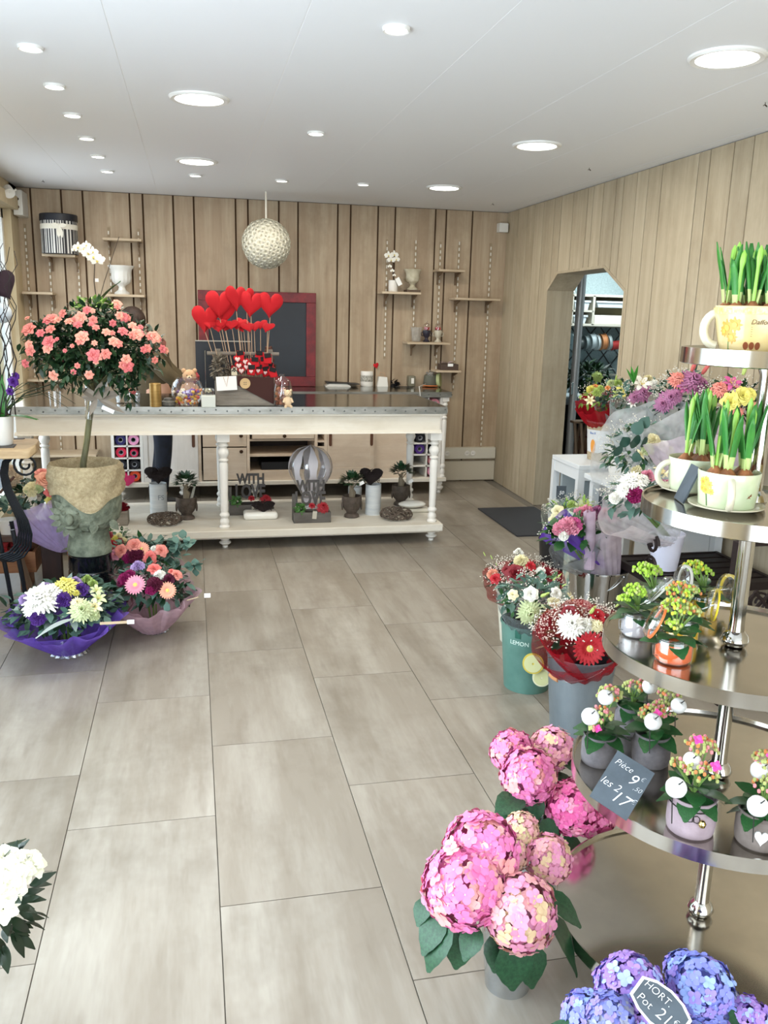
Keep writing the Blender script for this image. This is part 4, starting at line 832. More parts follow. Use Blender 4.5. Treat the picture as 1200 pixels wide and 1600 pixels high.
def teddy(lb, p, s, m, face=(0, -1), m2=None, sc=False):
    t = thing('teddy_bear', lb, 'soft toy', p); f = Vector((face[0], face[1], 0)).normalized(); x = Vector((-f.y, f.x, 0)); mb = MB()
    mb.ball(p+Vector((0, 0, .35*s)), (.22*s, .2*s, .32*s), 10, 7); mb.ball(p+Vector((0, 0, .8*s)), (.22*s, .21*s, .21*s), 10, 7)
    for k in (-1, 1):
        mb.ball(p+x*k*.17*s+Vector((0, 0, .97*s)), .075*s, 7, 5); mb.tube([p+x*k*.16*s+Vector((0, 0, .52*s)), p+x*k*.26*s+f*.12*s+Vector((0, 0, .3*s))], [.08*s, .06*s], 7); mb.tube([p+x*k*.1*s+Vector((0, 0, .1*s)), p+x*k*.17*s+f*.3*s+Vector((0, 0, .075*s))], [.09*s, .075*s], 7)
    mb.build('body', m, t); MB().ball(p+f*.19*s+Vector((0, 0, .76*s)), (.09*s, .09*s, .07*s), 8, 5).build('muzzle', m2 or m, t)
    for k in (-1, 1): MB().ball(p+f*.185*s+x*k*.07*s+Vector((0, 0, .84*s)), .02*s, 6, 4).build('eye', M('eye_black', '#0c0c0c', .2), t)
    MB().ball(p+f*.28*s+Vector((0, 0, .79*s)), .024*s, 6, 4).build('nose', M('eye_black', '#0c0c0c', .2), t); return t
p = ct(296, 600)+Vector((0, .0, 0)); p = ct(297, 628); teddy('cream teddy bear standing behind the sweet-filled fishbowl', p, .215, M('plush_cream', '#c9a27e', .95), m2=M('plush_pale', '#ddc4a2', .95))
# white cube vase with twig
p = ct(326, 637)+Vector((0, .05, 0)); t = thing('cube_vase', 'little white cube vase with a dried bloom, next to the wooden crate', 'vase', p); MB().box((p.x-.045, p.y-.04, p.z), (p.x+.045, p.y+.04, p.z+.075)).build('pot', M('vase_palegreen', '#cfd3cb', .3), t, bevel=.004)
MB().lathe([(.034, .075), (.04, .11), (.034, .12)], p, 18, cap=False).build('glass_insert', glass_m, t); put('dried_bloom', flower('rose', 'drywhite', '#a9a58c'), t, p+Vector((0, 0, .10)), (0, -.5, 1), .024)
# black display board
p = ct(345, 615); a, b = D(305, 533, 6.3), D(392, 600, 6.3); t = thing('slate_board', 'black slate board standing behind the wooden crate', 'board', (a.x+.2, 6.3, ZT))
MB().box((a.x, 6.29, ZT+.002), (b.x, 6.31, a.z)).build('slate', MATS['slate_black'], t); MB().box((a.x, 6.285, a.z), (b.x, 6.315, a.z+.006)).build('edge_trim', M('trim_grey', '#a5a49c', .5), t)
# acrylic easel with red bud
p = ct(322, 622); tag(MB().tube([p, p+Vector((0, 0, .33)), p+Vector((.1, 0, .33)), p+Vector((.1, 0, 0))], .003).build('wire_easel', M('wire', '#b9bcbd', .25, 1), org=p), 'thin wire frame standing before the slate board', 'frame')
p = D(304, 590, 6.1); tag(MB().lathe([(0, -.04), (.03, -.02), (.035, .01), (.02, .035), (0, .04)], p, 14).tube([p-Vector((0, 0, .03)), (p.x+.01, p.y, ZT)], .003).build('red_bud_pick', M('bud_red', '#a2383c', .6), org=(p.x, p.y, ZT)), 'red bud on a stick beside the slate board', 'decoration')
# wooden crate with hearts
c0 = ct(339, 638); c1 = ct(428, 637); cy0, cy1 = 5.66, 5.98; x0, x1 = D(338, 630, cy0).x, D(430, 630, cy0).x
wood_g = M('weathered_wood', '#8d857a', .75, col2='#6f675d', vscale=(5, 30, 30)); felt_b = M('felt_brown', '#40231f', .9); red_felt = MATS['felt_red']
t = thing('wooden_carrier', 'grey wooden carrier crate with a bar handle and brown felt side', 'crate', ((x0+x1)/2, (cy0+cy1)/2, ZT)); zc_ = D(338, 590, cy0).z
MB().box((x0, cy0, ZT+.001), (x1, cy0+.015, ZT+.07)).build('front_board', wood_g, t, bevel=.002)
MB().box((x0, cy0+.002, ZT+.07), (x1-.03, cy0+.015, zc_)).build('front_board', wood_g, t)
MB().box((x0, cy1-.015, ZT+.001), (x1, cy1, zc_)).build('back_board', wood_g, t); MB().box((x0, cy0+.015, ZT+.001), (x0+.015, cy1-.015, zc_)).build('end_board', wood_g, t); MB().box((x1-.015, cy0+.015, ZT+.001), (x1, cy1-.015, zc_)).build('end_board', wood_g, t)
MB().box((x0+.015, cy0+.015, ZT+.002), (x1-.015, cy1-.015, ZT+.012)).build('floor_board', wood_g, t)
zt_ = D(343, 545, cy0+.14).z
for x in (x0+.02, x1-.02): MB().box((x-.018, cy0+.14, zc_-.03), (x+.018, cy0+.155, zt_)).build('handle_post', wood_g, t)
MB().tube([(x0-.05, cy0+.147, zt_-.03), (x1+.04, cy0+.147, zt_-.03)], .013, 10).build('handle_bar', wood_g, t)
q1, q2, q3, q4 = D(371, 588, cy0-.008), D(428, 590, cy0-.008), D(428, 632, cy0-.008), D(371, 602, cy0-.008)
MB().prism([(v.x, cy0-.009, v.z) for v in (q4, q3, q2, q1)], (0, .008, 0)).build('felt_flap', felt_b, t, smooth=False)
b = D(383, 599, cy0-.012); mb = MB().lathe([(0, 0), (.032, 0), (.034, .003), (.034, .006), (.029, .006), (.028, .004), (0, .004)], (b.x, cy0-.010, b.z), 28, axis=(0, -1, 0)); bo = mb.build('wooden_button', M('button_wood', '#c8a878', .5), t)
for dx in (-.006, .006):
    for dz in (-.006, .006): MB().lathe([(0, 0), (.003, 0), (.003, .001), (0, .001)], (b.x+dx, cy0-.0142, b.z+dz), 8, axis=(0, -1, 0)).build('button_hole', dkmetal, bo)
cd = D(354, 599, cy0-.02); card = tag(MB().box((cd.x-.065, cy0-.022, cd.z-.045), (cd.x+.065, cy0-.020, cd.z+.045), rot=Matrix.Rotation(-.06, 3, 'Y')).build('gift_card', MATS['card_white'], org=cd), 'blank white card hung on the front of the wooden crate', 'card')
MB().tube([cd+Vector((-.02, -.003, .04)), cd+Vector((.0, -.004, -.02)), cd+Vector((.012, -.004, .05))], .0015).build('twine', MATS['string'], card)
# grey lichen bunch + birdhouse
lc = D(345, 577, cy0+.10); t = thing('lichen_bunch', 'grey lichen and dried twigs stuffed in the window end of the crate', 'dried plants', (lc.x, lc.y, zc_-.02))
stuff(foliage(lc, (.07, .07, .10), 260, .035, .02, seed=31, lo=-.9).build('lichen', M('lichen', '#8b8272', .9, col2='#5f564a', vscale=(30, 30, 30)), t))
bh = D(366, 579, cy0-.0); t = thing('birdhouse_pick', 'tiny cream birdhouse with dark roof on the crate front', 'decoration', bh); MB().prism([(bh.x-.018, bh.y, bh.z-.03), (bh.x+.018, bh.y, bh.z-.03), (bh.x+.018, bh.y, bh.z+.008), (bh.x, bh.y, bh.z+.025), (bh.x-.018, bh.y, bh.z+.008)], (0, .02, 0)).build('house', M('house_cream', '#d3c8ae', .7), t, smooth=False)
for s in (-1, 1): MB().box((bh.x-(.034 if s < 0 else 0), bh.y-.004, bh.z+.012), (bh.x+(.034 if s > 0 else 0), bh.y+.024, bh.z+.018), rot=Matrix.Rotation(s*.75, 3, 'Y'), piv=(bh.x, bh.y, bh.z+.028)).build('roof_board', M('roof_dark', '#2e2420', .7), t)
MB().prism(heart_pts((bh.x, bh.y-.001, bh.z-.005), .012, .012, 14), (0, .0015, 0)).build('heart_hole', dkmetal, t)
# red felt hearts / pouches filling the crate
hw = puffy_heart(1, 1, .45).mesh('heart', red_felt); hwh = puffy_heart(1, 1, .35).mesh('white_heart', M('felt_white', '#e3c9c4', .9)); blk = M('felt_black', '#1b1618', .8)
for i, (px, py) in enumerate(((371, 562), (383, 566), (373, 572), (385, 574), (377, 580), (367, 577), (391, 570))):
    p = D(px, py, cy0+.06+.02*(i % 2)); h = thing('heart_ornament', 'red felt heart with white centre in the crate, %s' % ('uppermost next to the lichen', 'second of the upper pair', 'middle one beside the lichen', 'middle one beside the pouches', 'lowest of them all', 'lowest beside the birdhouse', 'nearest the black-flapped pouches')[i], 'ornament', p, 'red and white felt hearts in the crate'); put('red_heart', hw, h, p, (0, -1, .15), .052, spin=0); put('white_centre', hwh, h, p+Vector((0, -.013, 0)), (0, -1, .15), .034, spin=0)
for i, (px, py) in enumerate(((393, 578), (404, 577), (415, 580), (398, 566), (412, 565), (421, 573), (426, 582), (375, 556), (405, 556), (418, 560))):
    p = D(px, py, cy0+.05+.025*(i % 3)); h = thing('felt_pouch', 'red felt pouch with black flap in the crate, %s' % ('front row, first, with a white heart', 'front row, second, with a white heart', 'front row, third, with a white heart', 'middle row, above the first front one', 'middle row, above the third front one', 'middle row, at the far end', 'front row, last by the teddy bag', 'top row, beside the lichen', 'top row, in the middle', 'top row, at the far end')[i], 'ornament', p, 'red felt pouches in the crate')
    MB().box((p.x-.026, p.y-.012, p.z-.035), (p.x+.026, p.y+.012, p.z+.03), rot=Matrix.Rotation(R_.uniform(-.35, .35), 3, 'Y')).build('pouch', red_felt, h, bevel=.006)
    MB().box((p.x-.022, p.y-.017, p.z+.004), (p.x+.022, p.y-.011, p.z+.034), rot=Matrix.Rotation(R_.uniform(-.3, .3), 3, 'Y')).build('black_flap', blk, h, bevel=.003)
    if i < 3: put('white_heart', hwh, h, p+Vector((-.004, -.015, -.012)), (0, -1, 0), .026, spin=0)
# plush hearts on sticks
big = [(343, 477, .085, 0, 'large red plush heart on a stick, biggest upper one at the window side'), (369, 467, .075, .5, 'tall red plush heart turned sideways at the top of the cluster'), (392, 477, .078, 0, 'red plush heart in front at the centre of the cluster'), (422, 478, .078, 0, 'red plush heart at the end of the cluster over the blackboard'),
       (320, 500, .082, .2, 'red plush heart lowest at the window side of the cluster'), (350, 490, .07, -.3, 'red plush heart tucked behind the biggest one'), (385, 463, .05, .2, 'red plush heart half hidden behind the centre one')]
for px, py, r, tw, lb in big:
    p = D(px, py, 5.8+(.05 if r < .075 else 0)+.0*tw); h = thing('plush_heart_stick', lb, 'heart', p); put('heart', hw, h, p, (math.sin(tw), -math.cos(tw), .1), (r*2.15, r*2.2, r*1.5), spin=R_.uniform(-.15, .15)); bx = x0+.05+(x1-x0-.1)*(px-318)/106
    MB().tube([p-Vector((0, 0, r*.9)), (bx, 5.80, ZT+.1)], .0022, 5).build('stick', M('stick_pale', '#c9a988', .7), h)
for i, (px, py) in enumerate(((327, 507), (342, 512), (352, 511), (362, 508), (372, 507), (380, 505), (388, 512), (397, 511), (407, 508), (418, 512), (345, 506), (376, 512))):
    p = D(px, py, 5.78+.03*(i % 3)); h = thing('small_heart_pick', 'small red heart pick under the plush hearts, %s' % ('first from the window side', 'second from the window side', 'third from the window side', 'fourth from the window side', 'fifth from the window side', 'just before the middle', 'just past the middle', 'fourth from the blackboard side', 'third from the blackboard side', 'last at the blackboard side', 'lifted above the window-side half', 'lifted above the blackboard-side half')[i], 'heart', p, 'small red heart picks in the crate'); put('heart', hw, h, p, (R_.uniform(-.5, .5), -.7, .8), (.095, .085, .06), spin=R_.uniform(-.3, .3))
    MB().tube([p, (x0+.06+(x1-x0-.1)*(px-325)/96, 5.80+.02*(i % 3-1), ZT+.1)], .0018, 5).build('stick', MATS['stick_pale'], h)
teddy('dark brown soft toy peeping over the far end of the crate handle', D(420, 574, 6.05), .14, M('plush_brown', '#4a2a20', .95), (.7, -.7), m2=M('plush_pale', '#ddc4a2', .95))
p = ct(443, 637)+Vector((0, .075, 0)); t = thing('cellophane_bag', 'clear cellophane bag of sweets tied with a bow, beside the crate', 'bag', p)
MB().lathe([(.05, 0), (.062, .02), (.065, .10), (.05, .17), (.012, .2), (.02, .21)], p, 20, cap=False, wob=lambda a, r, z: r*(1+.08*math.sin(5*a+z*20))).build('film', glass_m, t)
for i in range(34): a = R_.uniform(0, 6.28); r = .045*math.sqrt(R_.random()); put('sweet', MB().ball((0, 0, 0), 1, 6, 4).mesh('sweet', M('sweet_copper', '#9a5a3c', .6)) if i == 0 else COL.objects[-1].data, t, p+Vector((r*math.cos(a), r*math.sin(a), R_.uniform(.015, .12))), rdir(), .013)
teddy('pale teddy bear leaning on the cellophane bag', ct(450, 637)+Vector((0, .005, 0)), .115, M('plush_pale', '#ddc4a2', .95))
# ================================================================== ON THE LOW SHELF OF THE COUNTER
vase_m = M('vase_chalk', '#d5d6d3', .6, col2='#bfc3c4', vscale=(4, 4, 30)); twig_m = M('twig_grey', '#6e6155', .8, col2='#54483e', vscale=(30, 30, 30)); darkheart_m = M('rattan_black', '#241a19', .9, bump=.6, bscale=150)
def cyl_vase(lb, px, py, r, h, dy=0):
    p = sh(px, py)+Vector((0, r+dy, 0)); t = thing('cylinder_vase', lb, 'vase', p); MB().lathe([(r*.97, 0), (r, .004), (r, h), (r*.94, h), (r*.9, .01), (0, .01)], p, 32).build('body', vase_m, t); return t, p
def vine_heart(lb, p, w, h, d, tw=0, up=.3, black=True):
    t = thing('vine_heart', lb, 'heart', p); m = puffy_heart(1, 1, .5, 30); rr = random.Random(9)
    m.v = [tuple(Vector(v)*(1+rr.uniform(-.05, .05))) for v in m.v]; put('body', m.mesh('body', darkheart_m), t, p, (math.sin(tw), -math.cos(tw), up), (w, h, d), spin=0)
    mb = MB()
    for i in range(60):
        a = rr.uniform(0, 6.28); k = rr.uniform(.2, .9); q_ = p+Vector((w*.42*k*math.cos(a), -d*.2, h*.4*k*math.sin(a)+.01)); e = rdir()*.02; e.y *= .3; mb.tube([q_-e, q_+e], .002, 4)
    mb.build('vines', darkheart_m, t); return t
t, p = cyl_vase('white chalky cylinder vase under a dark vine heart, near the window end', 248, 806, .06, .225)
text_part('vase_letters', 'FS', .05, (p.x+.02, p.y-.0605, p.z+.13), (1, 0, 0), (0, 0, 1), M('print_grey', '#8c9092', .8), t, ext=.0005)
vine_heart('dark vine heart laid on the chalky vase near the window end', p+Vector((.005, 0, .28)), .19, .13, .10)
t, p = cyl_vase('white chalky cylinder vase under a dark vine heart, near the corner leg', 585, 806, .057, .225); vine_heart('dark two-lobed vine heart balanced on the vase near the corner leg', p+Vector((-.02, 0, .275)), .17, .15, .12, -.3, .6)
cyl_vase('white cylinder vase standing behind the buddha-head pots', 556, 797, .05, .17)
def wreath(lb, px, py, R, r):
    p = sh(px, py)+Vector((0, 0, 0)); t = thing('twig_wreath', lb, 'wreath', p); rr = random.Random(int(px)); mb = MB()
    for i in range(70):
        a0 = rr.uniform(0, 6.28); b0 = rr.uniform(0, 6.28); sp_ = rr.choice((-1, 1))*rr.uniform(2, 5); rk = r*rr.uniform(.75, 1); pts = []
        for k in range(9): a = a0+k*.14; b_ = b0+k*.14*sp_; pts.append(p+Vector(((R+rk*math.cos(b_))*math.cos(a), (R+rk*math.cos(b_))*math.sin(a), r+.004+rk*math.sin(b_)*.95)))
        mb.tube(pts, .0035, 4)
    mb.build('woven_twigs', twig_m, t); return t
wreath('woven twig wreath on the counter shelf below the window-end vase', 258, 818, .088, .03); wreath('woven twig wreath on the counter shelf near the corner leg', 619, 810, .088, .032)
budd_m = M('buddha_stone', '#5c5047', .7, col2='#42382f', vscale=(25, 25, 25)); bark_m = M('bonsai_bark', '#7b6f5c', .8)
bl = big_leaf('leaf', M('ficus_leaf', '#23492a', .35), .5, .2, False)
def buddha(lb, px, py, s=1, tagp=None, extra=False):
    p = sh(px, py)+Vector((0, .07*s, 0)); t = thing('buddha_head_pot', lb, 'planter', p)
    MB().lathe([(r*s, z*s) for r, z in ((.05, 0), (.056, .004), (.052, .018), (.036, .03), (.042, .045), (.056, .06), (.066, .09), (.072, .125), (.07, .155), (.064, .158), (.06, .14), (0, .14))], p, 28, wob=lambda a, r, z: r*(1+(.02*math.cos(16*a) if z > .12*s else 0))).build('head', budd_m, t)
    y = p.y-.066*s
    MB().prism([(p.x-.008*s, y+.006, p.z+.075*s), (p.x+.008*s, y+.006, p.z+.075*s), (p.x+.003*s, y+.002, p.z+.115*s), (p.x-.003*s, y+.002, p.z+.115*s)], (0, -.012, 0)).build('nose', budd_m, t)
    for k in (-1, 1):
        MB().ball((p.x+k*.024*s, p.y-.060*s, p.z+.108*s), (.014*s, .008*s, .005*s), 8, 5).build('eyelid', budd_m, t); MB().ball((p.x+k*.069*s, p.y-.005, p.z+.085*s), (.008*s, .012*s, .034*s), 8, 6).build('ear', budd_m, t)
    MB().ball((p.x, p.y-.052*s, p.z+.062*s), (.016*s, .01*s, .005*s), 8, 4).build('mouth', budd_m, t)
    MB().tube([p+Vector((0, 0, .14*s)), p+Vector((.004, 0, .18)), p+Vector((-.006, 0, .215)), p+Vector((.01, 0, .25))], [.022, .026, .014, .008], 8).build('bonsai_trunk', bark_m, t)
    for a in (0, 2.1, 4.2): MB().tube([p+Vector((0, 0, .2)), p+Vector((.04*math.cos(a), .04*math.sin(a), .25))], .004, 5).build('branch', bark_m, t)
    for i in range(95): n = rdir(); n.z = abs(n.z)*.8; put_leaf(bl, t, p+Vector((n.x*.055, n.y*.055, .25+n.z*.06)), n+Vector((0, 0, .1)), .05)
    if tagp: q_ = D(*tagp, p.y-.06); MB().box((q_.x-.018, q_.y, q_.z-.012), (q_.x+.018, q_.y+.001, q_.z+.012), rot=Matrix.Rotation(-.5, 3, 'Y')).build('price_tag', MATS['card_white'], t)
    if extra: MB().tube([p+Vector((.035, 0, .14)), p+Vector((.05, 0, .2)), p+Vector((.065, 0, .25))], [.012, .01, .006], 7).build('driftwood', M('driftwood', '#a9a89c', .8), t)
buddha('brown buddha-head pot with a bonsai, by the window-end vase', 292, 814, 1, extra=True); buddha('brown buddha-head pot with a bonsai, in front of the pale vase at mid-shelf', 552, 811, 1, (565, 755)); buddha('brown buddha-head pot with a bonsai behind the corner wreath', 629, 792, 1, (642, 752))
sign_m = M('sign_grey', '#4f4b49', .7); crate_m = M('crate_grey', '#65605a', .75, col2='#4b4641', vscale=(5, 30, 30)); succ = M('succulent', '#5f8f46', .5, col2='#35602f', vscale=(30, 30, 30))
def love(lb, x0p, x1p, py, dy=0):
    a, b = sh(x0p, py), sh(x1p, py); y = a.y+dy; x0, x1 = D(x0p, py, y).x, D(x1p, py, y).x; w = x1-x0; xm = (x0+x1)/2; z = ZS
    t = thing('love_planter', lb, 'planter', (xm, y+.05, z))
    for c in (((x0, y, z), (x1, y+.012, z+.075)), ((x0, y+.10, z), (x1, y+.112, z+.075)), ((x0, y+.012, z), (x0+.012, y+.10, z+.075)), ((x1-.012, y+.012, z), (x1, y+.10, z+.075))): MB().box(*c).build('crate_board', crate_m, t, bevel=.002)
    MB().box((x0, y+.095, z+.05), (x0+.02, y+.11, z+.19)).build('side_post', crate_m, t)
    MB().box((x0+.01, y+.01, z+.003), (x1-.01, y+.1, z+.06)).build('soil', M('soil', '#2c2119', .95), t)
    text_part('lettering', 'WITH', .10, (xm+.0, y+.085, z+.247), (1, 0, 0), (0, 0, 1), sign_m, t, ext=.005, thick=.0045, width=.20); text_part('lettering', 'LOVE', .14, (xm-.005, y+.085, z+.152), (1, 0, 0), (0, 0, 1), sign_m, t, ext=.005, thick=.005, width=.215)
    foliage((x0+.05, y+.04, z+.085), (.045, .035, .045), 60, .035, .02, seed=3, lo=-.5).build('green_plant', succ, t)
    put('red_flower', flower('chrysanthemum', 'lovered', '#a01a26'), t, (x1-.055, y+.02, z+.10), (0, -.8, .6), .045); put('red_bud', flower('rose', 'lovered', '#a01a26'), t, (xm+.0, y+.03, z+.115), (0, -.7, .7), .025)
    MB().box((xm-.0, y-.006, z+.03), (xm+.03, y-.002, z+.085), rot=Matrix.Rotation(.1, 3, 'Y')).build('swing_tag', M('tag_kraft', '#b9b3a4', .7), t); MB().tube([(xm+.01, y-.003, z+.082), (xm, y+.02, z+.11)], .001).build('twine', MATS['string'], t)
    return t
love('dark wooden planter with cut-out WITH LOVE letters behind the middle counter leg', 359, 428, 812, .12); love('dark wooden planter with cut-out WITH LOVE letters in front of the glass balloon', 459, 517, 818, .0)
# dark heart on white ceramic
p = sh(408, 813); t = thing('white_dish', 'white glazed ceramic block dish under a dark vine heart', 'dish', p+Vector((0, .05, 0))); MB().box((p.x-.12, p.y-.0, p.z), (p.x+.12, p.y+.13, p.z+.055)).build('block', M('ceramic_white', '#e9e6dc', .12, coat=.4), t, bevel=.022)
COL.objects[-1].modifiers[0].segments = 5
vine_heart('dark vine heart lying on the white ceramic block', p+Vector((.02, .06, .082)), .17, .11, .06, 0, 1.2)
p = sh(648, 803); t = thing('white_heart_dish', 'flat glossy white stone-shaped dish beside the corner wreath', 'dish', p+Vector((0, .06, 0))); MB().ball(p+Vector((.0, .09, .055)), (.105, .07, .026), 24, 10).build('top', MATS['ceramic_white'], t); MB().box((p.x-.08, p.y+.03, p.z), (p.x+.13, p.y+.15, p.z+.028)).build('base', M('ceramic_cream', '#d8d2c2', .3), t, bevel=.012)
# glass balloon lantern
p = sh(482, 806)+Vector((0, .22, 0)); bx = D(485, 735, p.y); t = thing('balloon_lantern', 'hot-air-balloon shaped lantern of clear glass with frosted white gores', 'lantern', (bx.x, p.y, ZS)); zb = D(485, 778, p.y).z; ztp = D(485, 695, p.y).z; Rm = .162; pr = []
for k in range(15):
    u = k/14; z = ZS+.01+(ztp-ZS-.01)*u
    r = .05+.01*u if u < .12 else (.056+(Rm-.056)*math.sin(min(1, (u-.12)/.53)*math.pi/2)**1.9 if u < .65 else Rm*math.sqrt(max(0, 1-((u-.65)/.35)**2))); pr.append((max(r, .0), z-ZS))
MB().lathe(pr, (bx.x, p.y, ZS), 40, cap=False).build('glass', glass_m, t)
frost = M('frosted_white', '#e0d9dc', .5)
for g in range(8):
    a0 = g*math.pi/4; vs = []; fs = []
    for k in range(3, 15):
        r, z = pr[k]; hw = .19*(1.0+.25*math.sin(k*1.3))
        for u in (-1, -.33, .33, 1): vs.append((bx.x+(r+.002)*math.cos(a0+u*hw), p.y+(r+.002)*math.sin(a0+u*hw), ZS+z))
    for k in range(11):
        for j in range(3): fs.append((k*4+j, k*4+j+1, k*4+j+5, k*4+j+4))
    MB().add(vs, fs).build('frosted_gore', frost, t)
MB().lathe([(.052, .0), (.056, .004), (.056, .09), (.05, .09), (.048, .006), (0, .006)], (bx.x, p.y, ZS), 28).build('foot', frost, t)
# crate with red at the window end
p = sh(182, 822); t = thing('red_flower_crate', 'grey wooden crate with red dried flowers half hidden by the stone urn', 'crate', p+Vector((0, .08, 0)))
for c in (((-.14, 0, 0), (.075, .012, .10)), ((-.14, .14, 0), (.075, .152, .10)), ((-.14, .012, 0), (-.128, .14, .10)), ((.063, .012, 0), (.075, .14, .10))): MB().box(tuple(p+Vector(c[0])), tuple(p+Vector(c[1]))).build('crate_board', wood_g, t, bevel=.002)
MB().box(tuple(p+Vector((-.12, .02, .003))), tuple(p+Vector((.06, .13, .08)))).build('filling', M('soil', '#2c2119', .95), t)
for dx, c in ((.045, 'darkred'), (.0, 'red'), (-.05, 'darkred'), (.03, 'lovered')): put('dried_flower', flower('carnation', c, FC.get(c, '#a01a26')), t, p+Vector((dx, .05, .11)), (R_.uniform(-.3, .3), -.4, 1), .05)
MB().leaf(p+Vector((.03, .06, .13)), (.6, -.2, 1), .08, .05).leaf(p+Vector((.04, .04, .12)), (1, -.2, .5), .08, .05).build('white_paper_leaf', MATS['card_white'], t)
# ================================================================== THE SHOP ASSISTANT (behind the counter, bending towards the rear cabinet)
def person():
    Y = 6.88; fx = D(255, 750, Y).x
    t = thing('person', 'person with brown hair, olive jacket and navy trousers bending behind the counter', 'person', (fx, Y, 0))
    o = Vector((fx, Y, 0))
    def skin(nm, verts, edges, mat, root=0):
        me = bpy.data.meshes.new(nm); me.from_pydata([tuple(Vector(v[:3])) for v in verts], [], []) if False else me.from_pydata([tuple(v[:3]) for v in verts], edges, [])
        ob = bpy.data.objects.new(nm, me); COL.objects.link(ob); ob.parent = t; m = ob.modifiers.new('skin', 'SKIN'); m.use_smooth_shade = True
        for i, v in enumerate(verts):
            r = v[3]; me.skin_vertices[0].data[i].radius = r if isinstance(r, tuple) else (r, r); me.skin_vertices[0].data[i].use_root = (i == root)
        s = ob.modifiers.new('sub', 'SUBSURF'); s.levels = 2; s.render_levels = 2; me.materials.append(mat); ORG[ob.name] = ORG[t.name].copy(); return ob
    skin_m = M('skin', '#c99a80', .5, sss=.1); jean = M('denim_navy', '#171e2e', .8, col2='#10151f', vscale=(20, 20, 20)); jacket = M('jacket_olive', '#5b4e36', .85, col2='#4c412c', vscale=(9, 9, 9), bump=.2, bscale=60); boot = M('boot_black', '#131316', .5)
    # body: one continuous surface (pelvis, spine, neck, head, arms, legs)
    V = [(0, 0, .92, (.115, .14)), (-.03, 0, 1.04, (.10, .135)), (-.07, 0, 1.16, (.11, .15)), (-.11, 0, 1.27, (.11, .16)), (-.135, 0, 1.33, (.05, .05)), (-.15, 0, 1.38, .048), (-.16, 0, 1.44, (.075, .07)), (-.165, 0, 1.50, (.07, .065)),
         (0, -.085, .86, .088), (.015, -.09, .48, .058), (-.01, -.09, .10, .04), (0, .085, .86, .088), (.0, .09, .48, .058), (-.06, .09, .10, .04),
         (-.08, -.17, 1.26, .055), (.07, -.21, 1.08, .043), (.26, -.17, .98, .032), (.36, -.15, .965, .03), (-.08, .17, 1.26, .055), (.08, .2, 1.08, .043), (.27, .15, .98, .032), (.37, .13, .965, .03)]
    E = [(0, 1), (1, 2), (2, 3), (3, 4), (4, 5), (5, 6), (6, 7), (0, 8), (8, 9), (9, 10), (0, 11), (11, 12), (12, 13), (3, 14), (14, 15), (15, 16), (16, 17), (3, 18), (18, 19), (19, 20), (20, 21)]
    skin('body', V, E, skin_m)
    # trousers, jacket and boots over it
    T = [(0, 0, .93, (.125, .15)), (0, -.085, .84, .098), (.012, -.09, .66, .085), (.015, -.09, .48, .07), (-.005, -.09, .28, .062), (-.01, -.09, .14, .052), (0, .085, .84, .098), (.005, .09, .66, .085), (.0, .09, .48, .07), (-.035, .09, .28, .062), (-.055, .09, .14, .052)]
    skin('trousers', T, [(0, 1), (1, 2), (2, 3), (3, 4), (4, 5), (0, 6), (6, 7), (7, 8), (8, 9), (9, 10)], jean)
    J = [(0, 0, .88, (.14, .165)), (-.03, 0, 1.04, (.125, .155)), (-.07, 0, 1.16, (.13, .17)), (-.11, 0, 1.26, (.12, .17)), (-.135, 0, 1.33, (.07, .08)), (-.08, -.175, 1.265, .075), (.0, -.21, 1.17, .068), (.07, -.22, 1.08, .06), (.19, -.19, 1.01, .05), (.30, -.17, .975, .042), (-.08, .175, 1.265, .075), (.0, .2, 1.17, .068), (.08, .21, 1.08, .06), (.20, .18, 1.01, .05), (.31, .15, .975, .042)]
    skin('jacket', J, [(0, 1), (1, 2), (2, 3), (3, 4), (3, 5), (5, 6), (6, 7), (7, 8), (8, 9), (3, 10), (10, 11), (11, 12), (12, 13), (13, 14)], jacket)
    for y, x in ((-.09, -.01), (.09, -.055)): skin('boot', [(x-.02, y, .20, .058), (x-.015, y, .08, .05), (x+.04, y, .045, .045), (x+.13, y, .04, .04), (x+.17, y, .035, .03)], [(0, 1), (1, 2), (2, 3), (3, 4)], boot)
    h = Vector((fx-.165, Y, 1.455)); 
    hair = MB().ball(h+Vector((-.018, 0, .025)), (.098, .092, .105), 18, 12); hair.ball(h+Vector((-.07, 0, -.06)), (.06, .075, .10), 12, 8); hair.build('hair', M('hair_brown', '#3a271c', .6, col2='#24170f', vscale=(60, 60, 12)), t)
    MB().lathe([(0, 0), (.012, .004), (.008, .02), (0, .03)], h+Vector((.088, 0, -.02)), 8, axis=(.3, 0, 1)).build('nose', skin_m, t)
    for k in (-1, 1):
        MB().ball(h+Vector((.075, k*.028, .0)), (.007, .012, .007), 8, 5).build('eye', M('eye_black', '#0c0c0c', .2), t); MB().ball(h+Vector((.0, k*.076, -.01)), (.018, .01, .028), 8, 6).build('ear', skin_m, t)
    MB().ball(h+Vector((.078, 0, -.055)), (.006, .022, .006), 8, 5).build('mouth', M('lips', '#9a5550', .5), t)
